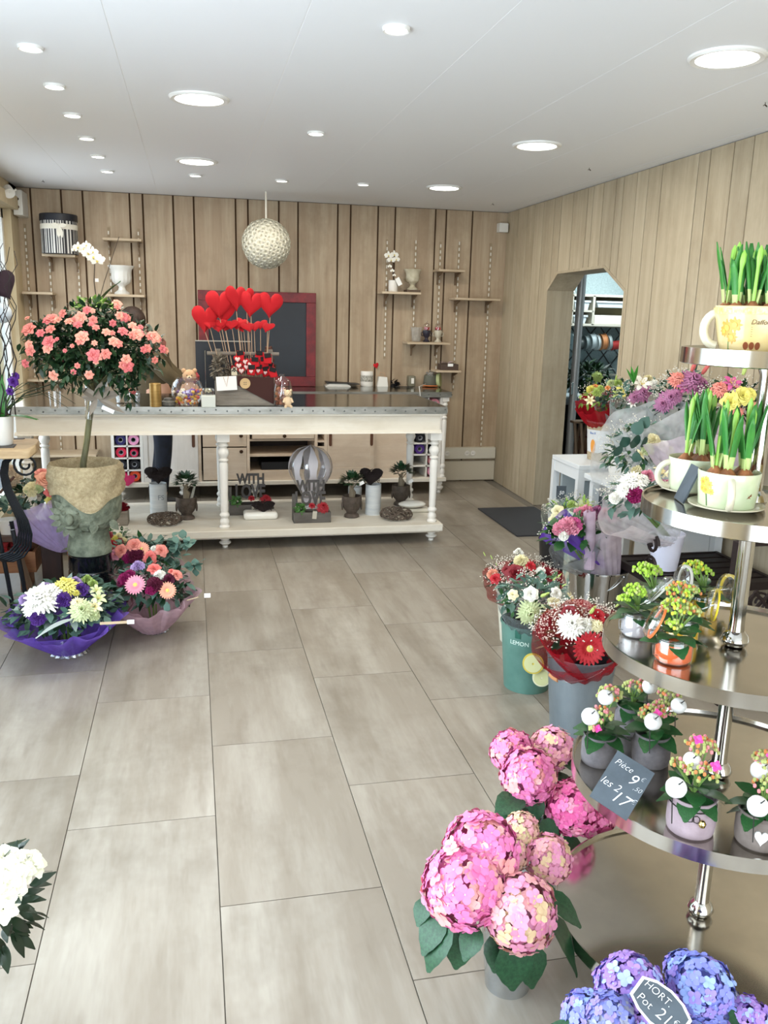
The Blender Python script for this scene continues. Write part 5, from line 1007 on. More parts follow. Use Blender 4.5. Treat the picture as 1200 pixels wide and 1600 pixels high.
    # hands resting on the counter edge: palm and five fingers each
    for wx, wy in ((.36, -.15), (.37, .13)):
        V = [(wx-.01, wy, .965, .022), (wx+.035, wy, .96, (.03, .014))]; E = [(0, 1)]
        for i, (dy, L) in enumerate(((-.027, .06), (-.009, .07), (.009, .067), (.026, .052))):
            n = len(V); V += [(wx+.055, wy+dy, .96, .009), (wx+.055+L*.55, wy+dy*1.15, .955, .0085), (wx+.055+L, wy+dy*1.2, .94, .007)]; E += [(1, n), (n, n+1), (n+1, n+2)]
        n = len(V); sg = 1 if wy < 0 else -1; V += [(wx+.02, wy+sg*.032, .955, .010), (wx+.045, wy+sg*.052, .945, .008)]; E += [(1, n), (n, n+1)]
        skin('hand', V, E, skin_m)
    for o_ in t.children:
        if o_.name.split('.')[0] in ('body', 'trousers', 'jacket', 'boot', 'hand'): pass
person()
# ================================================================== LEFT SIDE
# black glazed pot used as a pedestal
pc = Vector((D(143, 900, 4.34).x, 4.34, 0)); pz = D(143, 862, 4.34).z
t = thing('glazed_pedestal', 'tall glossy black ribbed pot carrying the stone urn', 'pedestal', pc); gloss = M('glaze_black', '#0b0d12', .08, coat=.6)
MB().lathe([(.118, 0), (.120, .01), (.118, .10), (.117, .11), (.113, .115), (.113, .12), (.115, .13), (.112, .22), (.108, .228), (.111, .236), (.108, .29), (.104, .298), (.107, .306), (.104, pz-.012), (.106, pz-.004), (.1, pz), (0, pz)], pc, 48).build('body', gloss, t)
p = pc+Vector((0, 0, pz+.001)); stone = M('mossy_stone', '#7f8471', .9, col2='#545a4b', vscale=(16, 16, 16), bump=.9, bscale=45)
t = thing('stone_urn', 'grey-green weathered stone urn with a lion mask on the black pot', 'urn', p); u1 = D(140, 790, 4.34).z-p.z+.03
hz = D(130, 735, 4.34).z-p.z
MB().lathe([(.104, 0), (.109, .02), (.102, .05), (.094, .10), (.098, .125), (.128, .145), (.154, .18), (.163, .22), (.166, .27), (.162, .33), (.160, .36), (.155, hz-.04), (.150, hz-.04), (.14, hz-.10), (0, hz-.10)], p, 56, wob=lambda a, r, z: r*(1+.025*noise.noise(Vector((4*math.cos(a), 4*math.sin(a), z*18))))).build('body', stone, t)
fc = p+Vector((-.06, -.142, .215)); mk = MB(); mk.ball(fc+Vector((0, -.0, .0)), (.055, .035, .06), 14, 9); mk.ball(fc+Vector((-.005, -.035, -.005)), (.022, .02, .03), 10, 6); mk.ball(fc+Vector((-.028, -.02, .025)), (.016, .014, .012), 8, 5); mk.ball(fc+Vector((.024, -.02, .025)), (.016, .014, .012), 8, 5); mk.ball(fc+Vector((0, -.02, -.045)), (.03, .02, .014), 10, 5)
for i in range(16): a = i*.393; mk.leaf(fc+Vector((.045*math.cos(a), .0, .05*math.sin(a))), (math.cos(a), -.05, math.sin(a)), .06, .03, up=(0, -1, 0), droop=.3)
mk.build('lion_mask', stone, t)
for i in range(11):
    a = math.radians(205+i*14); q_ = p+Vector((.152*math.cos(a), .152*math.sin(a), .19))
    if abs(i-3) > 1: MB().leaf(q_, (.5*math.sin(i), 0, .9 if i % 2 else -.6), .07, .045, up=(math.cos(a), math.sin(a), 0), droop=.1, fold=-.2).build('acanthus_leaf', stone, t)
# azalea standard in burlap
bz0 = D(135, 792, 4.34).z; bz1 = D(135, 722, 4.34).z; root = Vector((pc.x, pc.y, p.z+hz-.099)); az = thing('azalea_tree', 'coral-pink azalea trained as a tree, its root ball wrapped in burlap', 'potted tree', root); burl = M('burlap', '#b7a684', .95, col2='#9c8a68', vscale=(70, 70, 70), bump=.7, bscale=220)
vs = []; fs = []; n = 64; k = 8
for i in range(n):
    a = 2*math.pi*i/n; tip = max(0, math.cos(a-math.radians(-75)))**6*.075; lo_ = bz0+.085-tip+.010*math.sin(5*a)
    for j in range(k+1):
        u = j/k; z = lo_+(bz1-lo_)*u; r = .179+.003*math.sin(3*a+4*u)+.004*math.sin(9*a-7*u)+.004*math.sin(u*14)
        if j == k: r -= .02
        vs.append((pc.x+r*math.cos(a), pc.y+r*math.sin(a), z))
    vs.append((pc.x+.145*math.cos(a), pc.y+.145*math.sin(a), bz1-.03)); vs.append((pc.x+.13*math.cos(a), pc.y+.13*math.sin(a), bz0+.04))
k2 = k+3
for i in range(n):
    j2 = (i+1) % n
    for j in range(k2-1): fs.append((i*k2+j, j2*k2+j, j2*k2+j+1, i*k2+j+1))
MB().add(vs, fs).build('burlap_wrap', burl, az)
MB().lathe([(.135, hz*0), (.14, bz0-root.z+.02), (0, bz0-root.z+.03)], root, 24).build('root_ball', M('soil', '#2c2119', .95), az)
trunk = M('bark_green', '#6b6a48', .7, col2='#4f4b34', vscale=(40, 40, 8)); cc = D(148, 548, 4.34)
tb = D(130, 733, 4.34); MB().tube([(tb.x, 4.34, bz0+.02), D(130, 725, 4.34), D(136, 690, 4.34), D(140, 655, 4.34), D(143, 630, 4.34), D(150, 600, 4.34), cc], [.017, .016, .014, .014, .012, .012, .008], 10).build('trunk', trunk, az)
MB().tube([(tb.x-.012, 4.345, bz0+.02), D(131, 700, 4.345), D(136, 660, 4.345), D(139, 625, 4.345)], .006, 7).build('support_cane', M('cane', '#a8996b', .6), az)
mb = MB()
for i in range(14):
    a = i*.45*2; e = cc+Vector((.26*math.cos(a), .24*math.sin(a), R_.uniform(-.12, .12))); mb.tube([D(147, 612, 4.34), D(148, 590, 4.34).lerp(e, .45), e], [.007, .005, .003], 5)
mb.build('branches', trunk, az)
stuff(tulle(D(139, 655, 4.33), D(141, 622, 4.33), .016, .024, seed=2, n=30).build('plastic_wrap', clear('film', '#ffffff', .5), az))
bwm = M('ribbon_taupe', '#8a7e70', .6); mb = MB(); b0 = D(152, 622, 4.28)
for d, L, w in (((-.7, -.2, .5), .09, .04), ((.9, -.2, .25), .11, .045), ((.3, -.3, 1), .08, .04), ((1, -.3, -.5), .14, .03), ((-.4, -.3, -.8), .09, .03), ((-.9, -.1, .1), .07, .04), ((.6, -.5, .6), .09, .05)): mb.leaf(b0, d, L, w, up=(0, -1, .3), droop=.25, fold=.4)
mb.build('ribbon_bow', bwm, az); tg = D(169, 640, 4.2); MB().box((tg.x-.03, tg.y, tg.z-.009), (tg.x+.028, tg.y+.001, tg.z+.009), rot=Matrix.Rotation(.45, 3, 'Y')).build('plant_label', MATS['card_white'], az)
LB = [((148, 555), (.30, .27, .19)), ((95, 548), (.19, .17, .15)), ((205, 545), (.17, .17, .15)), ((150, 500), (.17, .16, .10)), ((75, 525), (.11, .1, .08))]
fm = MB()
for i, ((x, y), r) in enumerate(LB): foliage(D(x, y, 4.34), r, (1200, 560, 520, 380, 160)[i], .046, .020, seed=40+i, lo=-.95, shell=.35, mi_n=2, mb=fm)
foliage(D(200, 600, 4.3), (.05, .05, .12), 90, .04, .018, seed=51, lo=-1, mi_n=2, mb=fm)
stuff(fm.build('foliage', [M('azalea_leaf', '#33502d', .45, col2='#23391f', vscale=(14, 14, 14)), dgr_m], az))
stuff(foliage(D(148, 478, 4.34), (.10, .08, .05), 60, .04, .02, seed=55, lo=-.2).build('fresh_shoots', lime_m, az))
blm = [flower('azalea', 'az1', '#cf6a60', '#df8b7d'), flower('azalea', 'az2', '#c9575d', '#db7c78'), flower('azalea', 'az3', '#dc8570', '#e8a590')]
pos = [(48, 518, 10), (65, 523, 6), (48, 540, 6), (50, 549, 7), (43, 567, 6), (45, 501, 4), (82, 503, 10), (76, 505, 7), (92, 504, 6), (81, 518, 7), (79, 537, 9), (77, 546, 7), (101, 492, 6), (91, 532, 3), (128, 497, 8), (118, 502, 6), (123, 511, 6), (109, 506, 6), (146, 501, 6), (137, 487, 6), (145, 488, 4), (150, 515, 5), (143, 510, 4), (129, 530, 9), (126, 535, 6), (133, 525, 5), (182, 478, 7), (182, 483, 5), (191, 497, 7), (185, 495, 6), (197, 498, 5), (175, 505, 5), (166, 522, 6), (175, 523, 4), (191, 521, 7), (207, 512, 6), (213, 516, 4), (219, 514, 4), (213, 525, 9), (205, 527, 6), (218, 524, 6), (239, 529, 9), (233, 528, 6), (245, 531, 5), (177, 536, 7), (184, 539, 6), (147, 556, 9), (153, 558, 6), (165, 554, 7), (197, 571, 9), (196, 562, 7), (191, 570, 6), (251, 546, 6), (256, 548, 5), (229, 545, 6), (222, 548, 5), (148, 538, 4), (114, 542, 3), (103, 549, 3), (140, 584, 6), (139, 587, 4), (116, 580, 4), (86, 585, 7), (240, 562, 5), (207, 610, 4), (150, 565, 4), (122, 571, 4)]
for i, (x, y, r) in enumerate(pos):
    best = None
    for (cx_, cy_), rad in LB:
        c_ = D(cx_, cy_, 4.34); pp, nn = S(x, y, c_, rad); dd = abs(((pp.x-c_.x)/rad[0])**2+((pp.y-c_.y)/rad[1])**2+((pp.z-c_.z)/rad[2])**2-1)
        if best is None or dd < best[0]-.01 or (dd < .02 and pp.y < best[1].y): best = (dd, pp, nn)
    nn = (best[2]+Vector((0, -.5, .2))).normalized(); put('blossom', blm[i % 3], az, best[1]+nn*.012, nn, r*.0037)
rr = random.Random(77)
for i in range(26):
    (cx_, cy_), rad = LB[i % 3]; a = rr.uniform(.3, 2.8); z = rr.uniform(-.5, .9); r = math.sqrt(1-z*z); n_ = Vector((r*math.cos(a), r*math.sin(a), z)); put('blossom', blm[i % 3], az, D(cx_, cy_, 4.34)+Vector([n_[j]*rad[j] for j in range(3)])*1.03, n_, .026)
# ------------------------------------------------------------------ left foreground: console table, orchid, bouquets
TY = 4.3; a = D(62, 700, TY); tz = a.z
iron = M('wrought_iron', '#23262b', .4, .6); t = thing('console_table', 'pale wooden slab table on dark wrought-iron scroll legs by the window', 'table', (a.x-.25, TY+.05, 0))
topw = M('slab_wood', '#c7ab84', .6, col2='#a98c66', vscale=(4, 30, 30))
MB().prism([(-1.345, TY-.12, tz-.035), (a.x-.03, TY-.12, tz-.035), (a.x, TY-.09, tz-.01), (a.x-.01, TY+.05, tz-.01), (a.x-.05, TY+.24, tz-.035), (-1.345, TY+.24, tz-.035)], (0, 0, .045)).build('tabletop', topw, t, bevel=.008)
MB().box((-1.34, TY-.08, tz+.010), (a.x-.1, TY+.2, tz+.020)).build('slate_runner', M('slate_dark', '#4b4744', .7), t)
sc = []
for k in range(26): u = k/25; ang = math.radians(742-u*620); r = 4+17*u; sc.append((41+r*math.cos(ang)*1.0, 726-r*math.sin(ang)*.95))
body = [(34, 709), (20, 712), (9, 722), (6, 740), (12, 765), (24, 790), (35, 812), (40, 832), (37, 852), (26, 866), (8, 873), (-12, 872)]
for j in range(6):
    y = TY-.03+.004*j; pts = [D(px, py, y) for px, py in (sc if j in (0, 5) else sc[10:])][::1]
    pts = pts if False else [D(px, py, y) for px, py in (sc if j in (0, 5) else sc[12:])]
    tail = [D(px+(j-2.5)*(.6+.45*i), py+(j-2.5)*.15*i, y) for i, (px, py) in enumerate(body)]
    MB().tube(pts[::1]+tail if False else pts, .006, 6).build('scroll_rod', iron, t); MB().tube(tail, .006, 6).build('scroll_rod', iron, t)
for k, (x, y) in enumerate(((a.x-.10, TY+.0), (a.x-.18, TY+.05), (-1.2, TY), (a.x-.14, TY+.18))): MB().tube([(x-.05, y, tz-.4), (x-.02, y, .25), (x, y, .004)], .011, 8).build('leg', iron, t)
MB().tube([D(0, 770, TY), D(22, 745, TY)], .007).build('brace', M('brace_brown', '#4a2e22', .5), t)
# orchid pot on it
p = D(2, 690, TY); p.z = tz+.0205; t = thing('orchid_arrangement', 'purple-flowered orchid with grasses and curly willow in a white pot on the console table', 'orchid', p)
MB().lathe([(.05, 0), (.053, .004), (.063, .135), (.059, .135), (.055, .12), (0, .12)], p, 28).build('pot', white_m, t)
gl = big_leaf('leaf', M('orchid_leaf3', '#3f7a33', .35), .34, .35, False); top = p+Vector((0, 0, .12))
for d, L in (((.8, -.4, .35), .2), ((.1, -.3, 1), .2), ((-.5, -.3, .8), .16), ((.5, .3, .9), .14)): put_leaf(gl, t, top, d, L)
mb = MB()
for i in range(9): a_ = i*.5; d = Vector((.10+.03*i, -.05+.02*i, .10+.04*math.sin(i))); mb.tube([top, top+d*.35+Vector((0, 0, .07)), top+d*.75+Vector((.02, 0, .07)), top+d*1.05+Vector((.04, 0, .03-.01*i))], [.003, .002, .0015, .001], 4)
mb.build('grass_blades', M('grass_dark', '#2e3b2a', .6), t)
rp = random.Random(3); tw = M('willow_dark', '#2a2524', .7)
for i in range(7):
    x = -14+i*5; pts = []; 
    for k in range(13): u = k/12; pts.append(D(x*(1-.2*u)+6+7*math.sin(k*1.7+i*2.3)*(.4+u), 650-(270-22*i % 60)*u, TY+.04*math.cos(k+i)))
    MB().tube(pts, [.0035*(1-.6*k/12) for k in range(13)], 5).build('willow_twig', tw, t)
for k, (px, py) in enumerate(((20, 597), (15, 612), (24, 588))): put('purple_bud', flower('rose', 'deeppurple', '#5b2a8a'), t, D(px, py, TY-.02), (.5, -.7, .3), .02 if k else .028)
MB().tube([top, D(16, 620, TY), D(21, 595, TY)], .003).build('flower_stem', stem_m, t)
stuff(foliage(top, (.055, .05, .03), 40, .04, .02, seed=9, lo=-.6).build('dry_moss', M('moss_brown', '#5d4a35', .9), t))
p = D(4, 449, TY); hk = thing('dark_leaf_heart', 'dark maroon woven heart hanging in front of the bright window', 'ornament', p); put('body', puffy_heart(1, 1, .4, 30).mesh('body', M('leaf_maroon', '#2a1620', .8, bump=.5, bscale=90)), hk, p, (.3, -.9, .1), (.15, .13, .06), spin=.5)
MB().tube([p+Vector((0, 0, .04)), (p.x, p.y, CZ)], .0015, 4).build('thread', tw, hk)
p = D(2, 489, TY+.1); hk = thing('glass_bauble', 'pale glass bauble hanging below the dark heart at the window', 'ornament', p); MB().ball(p, .048, 20, 12).build('body', M('bauble', '#c9d3da', .15, coat=.5), hk); MB().tube([p+Vector((0, 0, .045)), (p.x, p.y, CZ)], .0012, 4).build('thread', tw, hk)
# low display stand behind
brownw = M('bench_brown', '#3a221b', .5, col2='#2a1813', vscale=(20, 20, 4)); redw = M('crate_orange', '#9a6a45', .6, col2='#7c4f32', vscale=(4, 30, 30))
SYY = 4.95; b0 = D(62, 838, SYY); t = thing('display_stand', 'dark brown wooden plant stand between the window and the stone urn', 'stand', (b0.x-.1, SYY, 0)); zt = D(62, 838, SYY).z
MB().box((b0.x, SYY, 0), (b0.x+.11, SYY+.04, zt)).build('front_post', brownw, t, bevel=.004)
MB().box((-1.34, SYY+.0, zt-.03), (b0.x+.12, SYY+.4, zt)).build('top_board', M('bench_top', '#4d3327', .5), t, bevel=.004)
MB().box((b0.x+.20, SYY-.1, 0), (b0.x+.235, SYY-.06, zt-.06)).build('side_post', redw, t); MB().box((b0.x+.14, SYY, zt-.12), (b0.x+.235, SYY+.03, zt-.08)).build('rail', redw, t)
MB().box((b0.x+.19, SYY-.1, .05), (b0.x+.245, SYY+.3, zt-.06)).build('side_panel', brownw, t)
d0, d1 = D(22, 868, SYY-.2), D(52, 925, SYY-.2); MB().tube([(d0.x, SYY-.1, zt-.04), (d1.x, SYY-.2, .02)], .017, 6).build('diagonal_leg', M('trestle', '#5f4a38', .7), t)
z0 = D(40, 898, SYY-.1).z; z1 = D(40, 866, SYY-.1).z; x1 = b0.x-.02
t = thing('orange_crate', 'orange-brown crate of red petals under the display stand', 'crate', (x1-.3, SYY+.05, z0))
MB().box((-1.34, SYY-.06, z0), (x1, SYY-.045, z1)).build('long_board', redw, t); MB().box((-1.34, SYY+.2, z0), (x1, SYY+.215, z1)).build('long_board', redw, t); MB().box((x1-.015, SYY-.045, z0), (x1, SYY+.2, z1)).build('end_board', redw, t); MB().box((-1.34, SYY-.045, z0), (x1-.015, SYY+.2, z0+.015)).build('floor_board', redw, t)
stuff(foliage((x1-.2, SYY+.07, z1-.03), (.17, .11, .06), 160, .05, .035, seed=14, lo=-.6).build('red_petals', M('petal_redbed', '#a02a2c', .7), t))
for zz in (0, 0): pass
MB().box((-1.3, SYY+.0, 0), (-1.25, SYY+.15, z0)).box((x1-.1, SYY+.0, 0), (x1-.05, SYY+.15, z0)).build('leg', redw, t)
# white pot with dried flowers on the stand
p = D(12, 800, SYY+.1); p.z = zt; t = thing('white_pot_plant', 'small white pot of dried beige flowers behind the iron scroll', 'plant', p); MB().lathe([(.05, 0), (.06, .08), (.056, .08), (0, .07)], p, 22).build('pot', white_m, t)
stuff(foliage(p+Vector((.02, 0, .14)), (.12, .09, .07), 70, .07, .035, seed=17, lo=-.5).build('foliage', euc_m, t))
for px, py in ((18, 735), (26, 748), (14, 755), (24, 762)): put('dried_bloom', flower('carnation', 'beige', '#c9b49a'), t, D(px, py, SYY), (0, -1, .4), .035)
lilac_n, purple_n, pinkn, redn = sheer('net_lilac', '#c3b2de', .55), sheer('net_purple', '#8768d0', .68), sheer('net_palepink', '#d4b4bf', .72), sheer('net_red', '#a61e2b', .62)
whiten, greyn, pinkn2, purpleline = sheer('net_white', '#e3e6e8', .46), sheer('net_mist', '#aeb4b4', .5), sheer('net_rose', '#dccbd5', .55), sheer('net_violet', '#6f45b5', .75)
EU, DG, GR = (euc_m, 70, .055, .032), (dgr_m, 70, .06, .028), (grn_m, 60, .055, .024)
b = bouquet('lilac-net bouquet of salmon and cream roses behind the stone urn, window side', D(103, 858, 4.72), D(62, 772, 4.9), (.16, .13, .12),
    [('rose', 'coral', 66, 743, .045), ('rose', 'peach', 72, 752, .06), ('rose', 'salmon', 78, 770, .035), ('rose', 'coral', 80, 738, .03), ('carnation', 'cream', 50, 765, .045), ('carnation', 'palegreen', 60, 764, .03), ('rose', 'yellow', 79, 781, .035), ('carnation', 'white', 52, 777, .02), ('lily_bud', 'palegreen', 44, 770, .03)], [EU, DG], 0,
    wraps=((lilac_n, ((.03, .19), dict(ruff=.22, seed=3, waves=8, layers=2, hf=.62))),), seed=3)
# ------------------------------------------------------------------ purple and pink bouquets on the floor
foil_m = M('foil_grey', '#9da0a6', .25, .8)
def foil_foot(t, b, r, h, seed): t2 = tulle(b, b+Vector((0, 0, h)), r*1.25, r*.8, ruff=.1, waves=11, rim=.02, seed=seed, n=60, k=5).build('foil_foot', foil_m, t)
pb = Vector((-.60, 3.97, .002)); b = bouquet('large purple-net bouquet of white, yellow and violet flowers on the floor', pb, D(100, 950, 3.95), (.27, .20, .13),
    [('chrysanthemum', 'white', 66, 940, .085), ('chrysanthemum', 'white', 82, 930, .055), ('chrysanthemum', 'white', 55, 952, .05), ('chrysanthemum', 'yellow', 103, 921, .06), ('carnation', 'purple', 98, 939, .042), ('carnation', 'purple', 126, 923, .038), ('carnation', 'purple', 60, 963, .042), ('carnation', 'lilac', 71, 921, .035), ('carnation', 'lilac', 40, 938, .03),
     ('chrysanthemum', 'palegreen', 127, 955, .055), ('chrysanthemum', 'cream', 121, 945, .035), ('lily', 'palegreen', 153, 937, .04), ('lily', 'cream', 147, 949, .04), ('lily', 'palegreen', 150, 925, .035), ('carnation', 'green', 136, 908, .028), ('carnation', 'green', 145, 914, .024), ('carnation', 'lilac', 118, 911, .03), ('carnation', 'palegreen', 146, 961, .03), ('carnation', 'yellow', 120, 928, .02)],
    [(euc_m, 170, .06, .04), (dgr_m, 130, .07, .03), (M('leaf_silver', '#8a9a92', .7), 60, .06, .03)], 0,
    wraps=((purple_n, ((.055, .285), dict(ruff=.10, seed=5, waves=9, p=.95, layers=2, rim=.14, hf=.86, n=110))),), seed=5)
foil_foot(b, pb, .07, .07, 1)
lf = big_leaf('leaf', M('leaf_felt', '#a9b0aa', .8), .3, .3, False); put_leaf(lf, b, D(112, 968, 3.72), (-1, -.3, -.1), .16)
q = D(182, 973, 3.7); MB().box((q.x-.07, q.y, q.z-.006), (q.x+.06, q.y+.002, q.z+.006)).build('price_stick', M('stick_beige', '#bfa98a', .6), b); MB().box((q.x+.045, q.y-.001, q.z-.009), (q.x+.075, q.y+.003, q.z+.009)).build('price_card', MATS['card_white'], b)
pb = Vector((-.225, 4.2, .002)); b = bouquet('pale pink-net bouquet with pink and peach gerberas beside the black pedestal', pb, D(235, 918, 4.15), (.21, .17, .12),
    [('gerbera', 'pink', 212, 915, .05), ('gerbera', 'peach', 261, 923, .043), ('rose', 'salmon', 241, 891, .036), ('rose', 'coral', 275, 900, .032), ('rose', 'salmon', 268, 895, .02), ('carnation', 'lilac', 216, 887, .036), ('carnation', 'magenta', 196, 906, .04), ('carnation', 'magenta', 203, 899, .03), ('carnation', 'burgundy', 241, 915, .04), ('carnation', 'magenta', 236, 922, .03), ('carnation', 'white', 249, 900, .03), ('carnation', 'burgundy', 263, 906, .03), ('carnation', 'burgundy', 189, 912, .02)],
    [(euc_m, 110, .055, .04), (dgr_m, 120, .07, .03), (M('leaf_burgundy', '#4a2029', .5), 60, .05, .014)], 0,
    wraps=((pinkn, ((.05, .22), dict(ruff=.12, seed=8, waves=8, p=.8, layers=2, rim=.14, hf=.88, n=100))),), seed=6)
foil_foot(b, pb, .06, .05, 2)
for px, py in ((283, 853), (293, 848), (300, 886), (306, 884), (150, 905), (160, 925), (168, 940), (178, 930)): 
    q = D(px, py, 4.2); mb = MB()
    for k in range(7): mb.leaf(q+jit(.02), rdir(), .045, .04, droop=.1)
    mb.build('eucalyptus_sprig', euc_m, b)
q = D(310, 933, 4.02); MB().tube([D(292, 938, 4.05), q], .003).build('price_stick', MATS['stick_beige'], b); q = D(324, 931, 4.0); MB().box((q.x-.015, q.y, q.z-.009), (q.x+.015, q.y+.002, q.z+.012)).build('price_card', MATS['card_white'], b)
pb = Vector((-.30, 4.62, .002)); b = bouquet('taller coral bouquet with a cream gerbera, just behind the pale pink-net one', pb, D(224, 872, 4.55), (.20, .14, .12),
    [('rose', 'coral', 210, 854, .045), ('gerbera', 'peach', 221, 859, .042), ('rose', 'coral', 190, 862, .04), ('rose', 'salmon', 234, 872, .04), ('rose', 'coral', 251, 862, .04), ('carnation', 'burgundy', 209, 869, .04), ('carnation', 'magenta', 200, 872, .03), ('carnation', 'burgundy', 219, 866, .03), ('rose', 'pink', 181, 868, .035), ('carnation', 'white', 241, 858, .02)],
    [(euc_m, 120, .06, .04), (grn_m, 80, .06, .03)], 0, wraps=((pinkn, ((.04, .21), dict(ruff=.1, seed=11, waves=6))),), seed=7)
for px, py in ((270, 852), (277, 862), (265, 868), (262, 846), (281, 846)):
    q = D(px, py, 4.5); mb = MB()
    for k in range(8): mb.leaf(q+jit(.03), rdir(), .05, .045, droop=.1)
    mb.build('eucalyptus_sprig', euc_m, b)
pb = Vector((-.46, 4.92, .002)); bouquet('small bouquet of dark red and yellow florets between the pedestal and the counter', pb, D(180, 853, 4.85), (.12, .10, .12),
    [('rose', 'darkred', 170, 838, .03), ('rose', 'red', 175, 852, .04), ('rose', 'darkred', 186, 848, .03), ('carnation', 'yellow', 180, 843, .025), ('rose', 'yellow', 174, 862, .03), ('carnation', 'cream', 186, 838, .02), ('carnation', 'cream', 193, 845, .02), ('carnation', 'yellow', 190, 855, .02), ('carnation', 'cream', 165, 845, .025)],
    [(grn_m, 90, .045, .02)], 60, wraps=((sheer('net_moss', '#5f6b4a', .5), ((.03, .11), dict(seed=12))),), seed=8)
# ------------------------------------------------------------------ white azalea at the near left edge
c = D(-24, 1412, 1.6); pt = Vector((c.x-.07, c.y, 0)); t = thing('white_azalea', 'white azalea with dark leaves at the near window-side edge of the picture', 'plant', pt)
MB().lathe([(.05, 0), (.055, .005), (.07, c.z-.12), (.066, c.z-.12), (.06, c.z-.15), (0, c.z-.15)], pt, 28).build('pot', M('pot_terracotta', '#8a5a44', .8), t)
dk = big_leaf('leaf', M('azalea_dark', '#20301f', .3), .42, .25, False); rr = random.Random(21)
for i in range(190):
    z = rr.uniform(-.9, .95); a = rr.uniform(0, 6.28); r = math.sqrt(1-z*z); n_ = Vector((r*math.cos(a), r*math.sin(a), z)); k = rr.uniform(.6, 1); put_leaf(dk, t, c+n_*.10*k, n_+jit(.5), rr.uniform(.035, .055), roll=rr.uniform(-.6, .6))
wz = flower('azalea', 'azwhite', '#f4f1e2', '#e6e6c4')
for px, py, r in ((6, 1345, .03), (10, 1375, .042), (42, 1355, .036), (4, 1390, .034), (30, 1365, .03), (3, 1420, .03), (20, 1350, .028), (50, 1362, .02), (-8, 1380, .04), (15, 1395, .03)):
    p_, n = S(px, py, c, (.112, .112, .108)); put('blossom', wz, t, p_+n*.006, (n+Vector((0, -.4, .4))).normalized(), r)
# ================================================================== RIGHT SIDE: tiered stand
steel = M('polished_steel', '#cfcdc8', .10, 1, col2='#aaa7a0', vscale=(3, 3, 3)); steel_d = M('disc_steel', '#c6c2ba', .15, 1, col2='#b7b3ac', vscale=(5, 5, 5)); TX, TYY = 1.188, 1.6
st = thing('tiered_stand', 'five-tier round polished steel display stand', 'display stand', (TX, TYY, 0))
tiers = [(1.535, .18), (1.205, .232), (.88, .29), (.552, .337), (.175, .352)]
MB().lathe([(.16, 0), (.16, .012), (.05, .03), (.03, .05), (.021, .06), (.021, .14)], (TX, TYY, .0), 40).build('base', steel, st)
for z, r in tiers:
    MB().lathe([(0, z-.004), (r-.006, z-.004), (r-.004, z+.006), (r, z+.006), (r+.001, z-.026), (r-.003, z-.028), (r-.005, z-.010), (0, z-.010)], (TX, TYY, 0), 96).build('tray', steel_d, st)
zs = [.14]+[t_[0] for t_ in tiers[::-1]]
for i in range(len(zs)-1):
    z0, z1 = zs[i], zs[i+1]; 
    if z1-z0 < .05: continue
    MB().lathe([(.017, z0-.004), (.027, z0+.002), (.031, z0+.012), (.027, z0+.024), (.018, z0+.034), (.017, z0+.05), (.017, z1-.05), (.022, z1-.035), (.017, z1-.02), (.03, z1-.012)], (TX, TYY, 0), 32).build('column', steel, st)
MB().lathe([(.017, 1.52), (.017, 1.655), (.022, 1.66), (.026, 1.675), (.02, 1.69), (.0, 1.697)], (TX, TYY, 0), 28).build('finial', steel, st)
ZT_ = [z-.004 for z, r in tiers]
# ------------------------------------------------------------------ cups of daffodils
daff = M('daffodil_leaf', '#3f8430', .4, col2='#27692c', vscale=(30, 30, 10)); pale_base = M('shoot_base', '#b5c67c', .5); bulb_m = M('bulb_brown', '#a4683f', .5, col2='#6b3f26', vscale=(40, 40, 15)); soil_m = M('soil', '#2c2119', .95)
def shoots(t, c, z, spots, h, rr, wd=.013):
    for (dx, dy) in spots:
        b = Vector((c.x+dx, c.y+dy, z)); MB().lathe([(.006, -.012), (.019, -.002), (.02, .008), (.010, .02), (.004, .026)], b, 12, wob=lambda a, r, z_: r*(1+.06*math.sin(3*a))).build('bulb', bulb_m, t)
        for k in range(rr.randint(3, 4)+(1 if wd < .0125 else 0)):
            a = rr.uniform(0, 6.28); d = Vector((math.cos(a)*.12, math.sin(a)*.12, 1)).normalized(); L = h*rr.uniform(.72, 1.05); q = b+Vector((math.cos(a)*.005, math.sin(a)*.005, .012)); s = d.cross(Vector((math.cos(a), math.sin(a), 0))).normalized(); mb = MB(); vs = []; n = 7
            for i in range(n+1):
                u = i/n; w = wd*(.75+.5*u if u < .75 else 1.12*(1-u)/.25+.12)*.5; cc_ = q+d*L*u+Vector((math.cos(a), math.sin(a), 0))*.014*u*u; nn = Vector((math.cos(a), math.sin(a), 0))*w*.35
                vs += [cc_-s*w+nn, cc_, cc_+s*w+nn]
            fs = []; ms_ = []
            for i in range(n): fs += [(i*3, i*3+1, i*3+4, i*3+3), (i*3+1, i*3+2, i*3+5, i*3+4)]; ms_ += [1 if i < 2 else 0]*2
            mb.add(vs, fs); mb.m = ms_; o = mb.build('leaf', [daff, pale_base], t); md = o.modifiers.new('thick', 'SOLIDIFY'); md.thickness = .0016
        L = h*rr.uniform(.95, 1.15); MB().tube([b+Vector((0, 0, .015)), b+Vector((.002, 0, L*.7)), b+Vector((.003, 0, L*.82)), b+Vector((.004, 0, L*.93)), b+Vector((.004, 0, L))], [.0035, .0035, .006, .0055, .001], 8).build('flower_bud', M('bud_lime', '#8fc24e', .4), t)
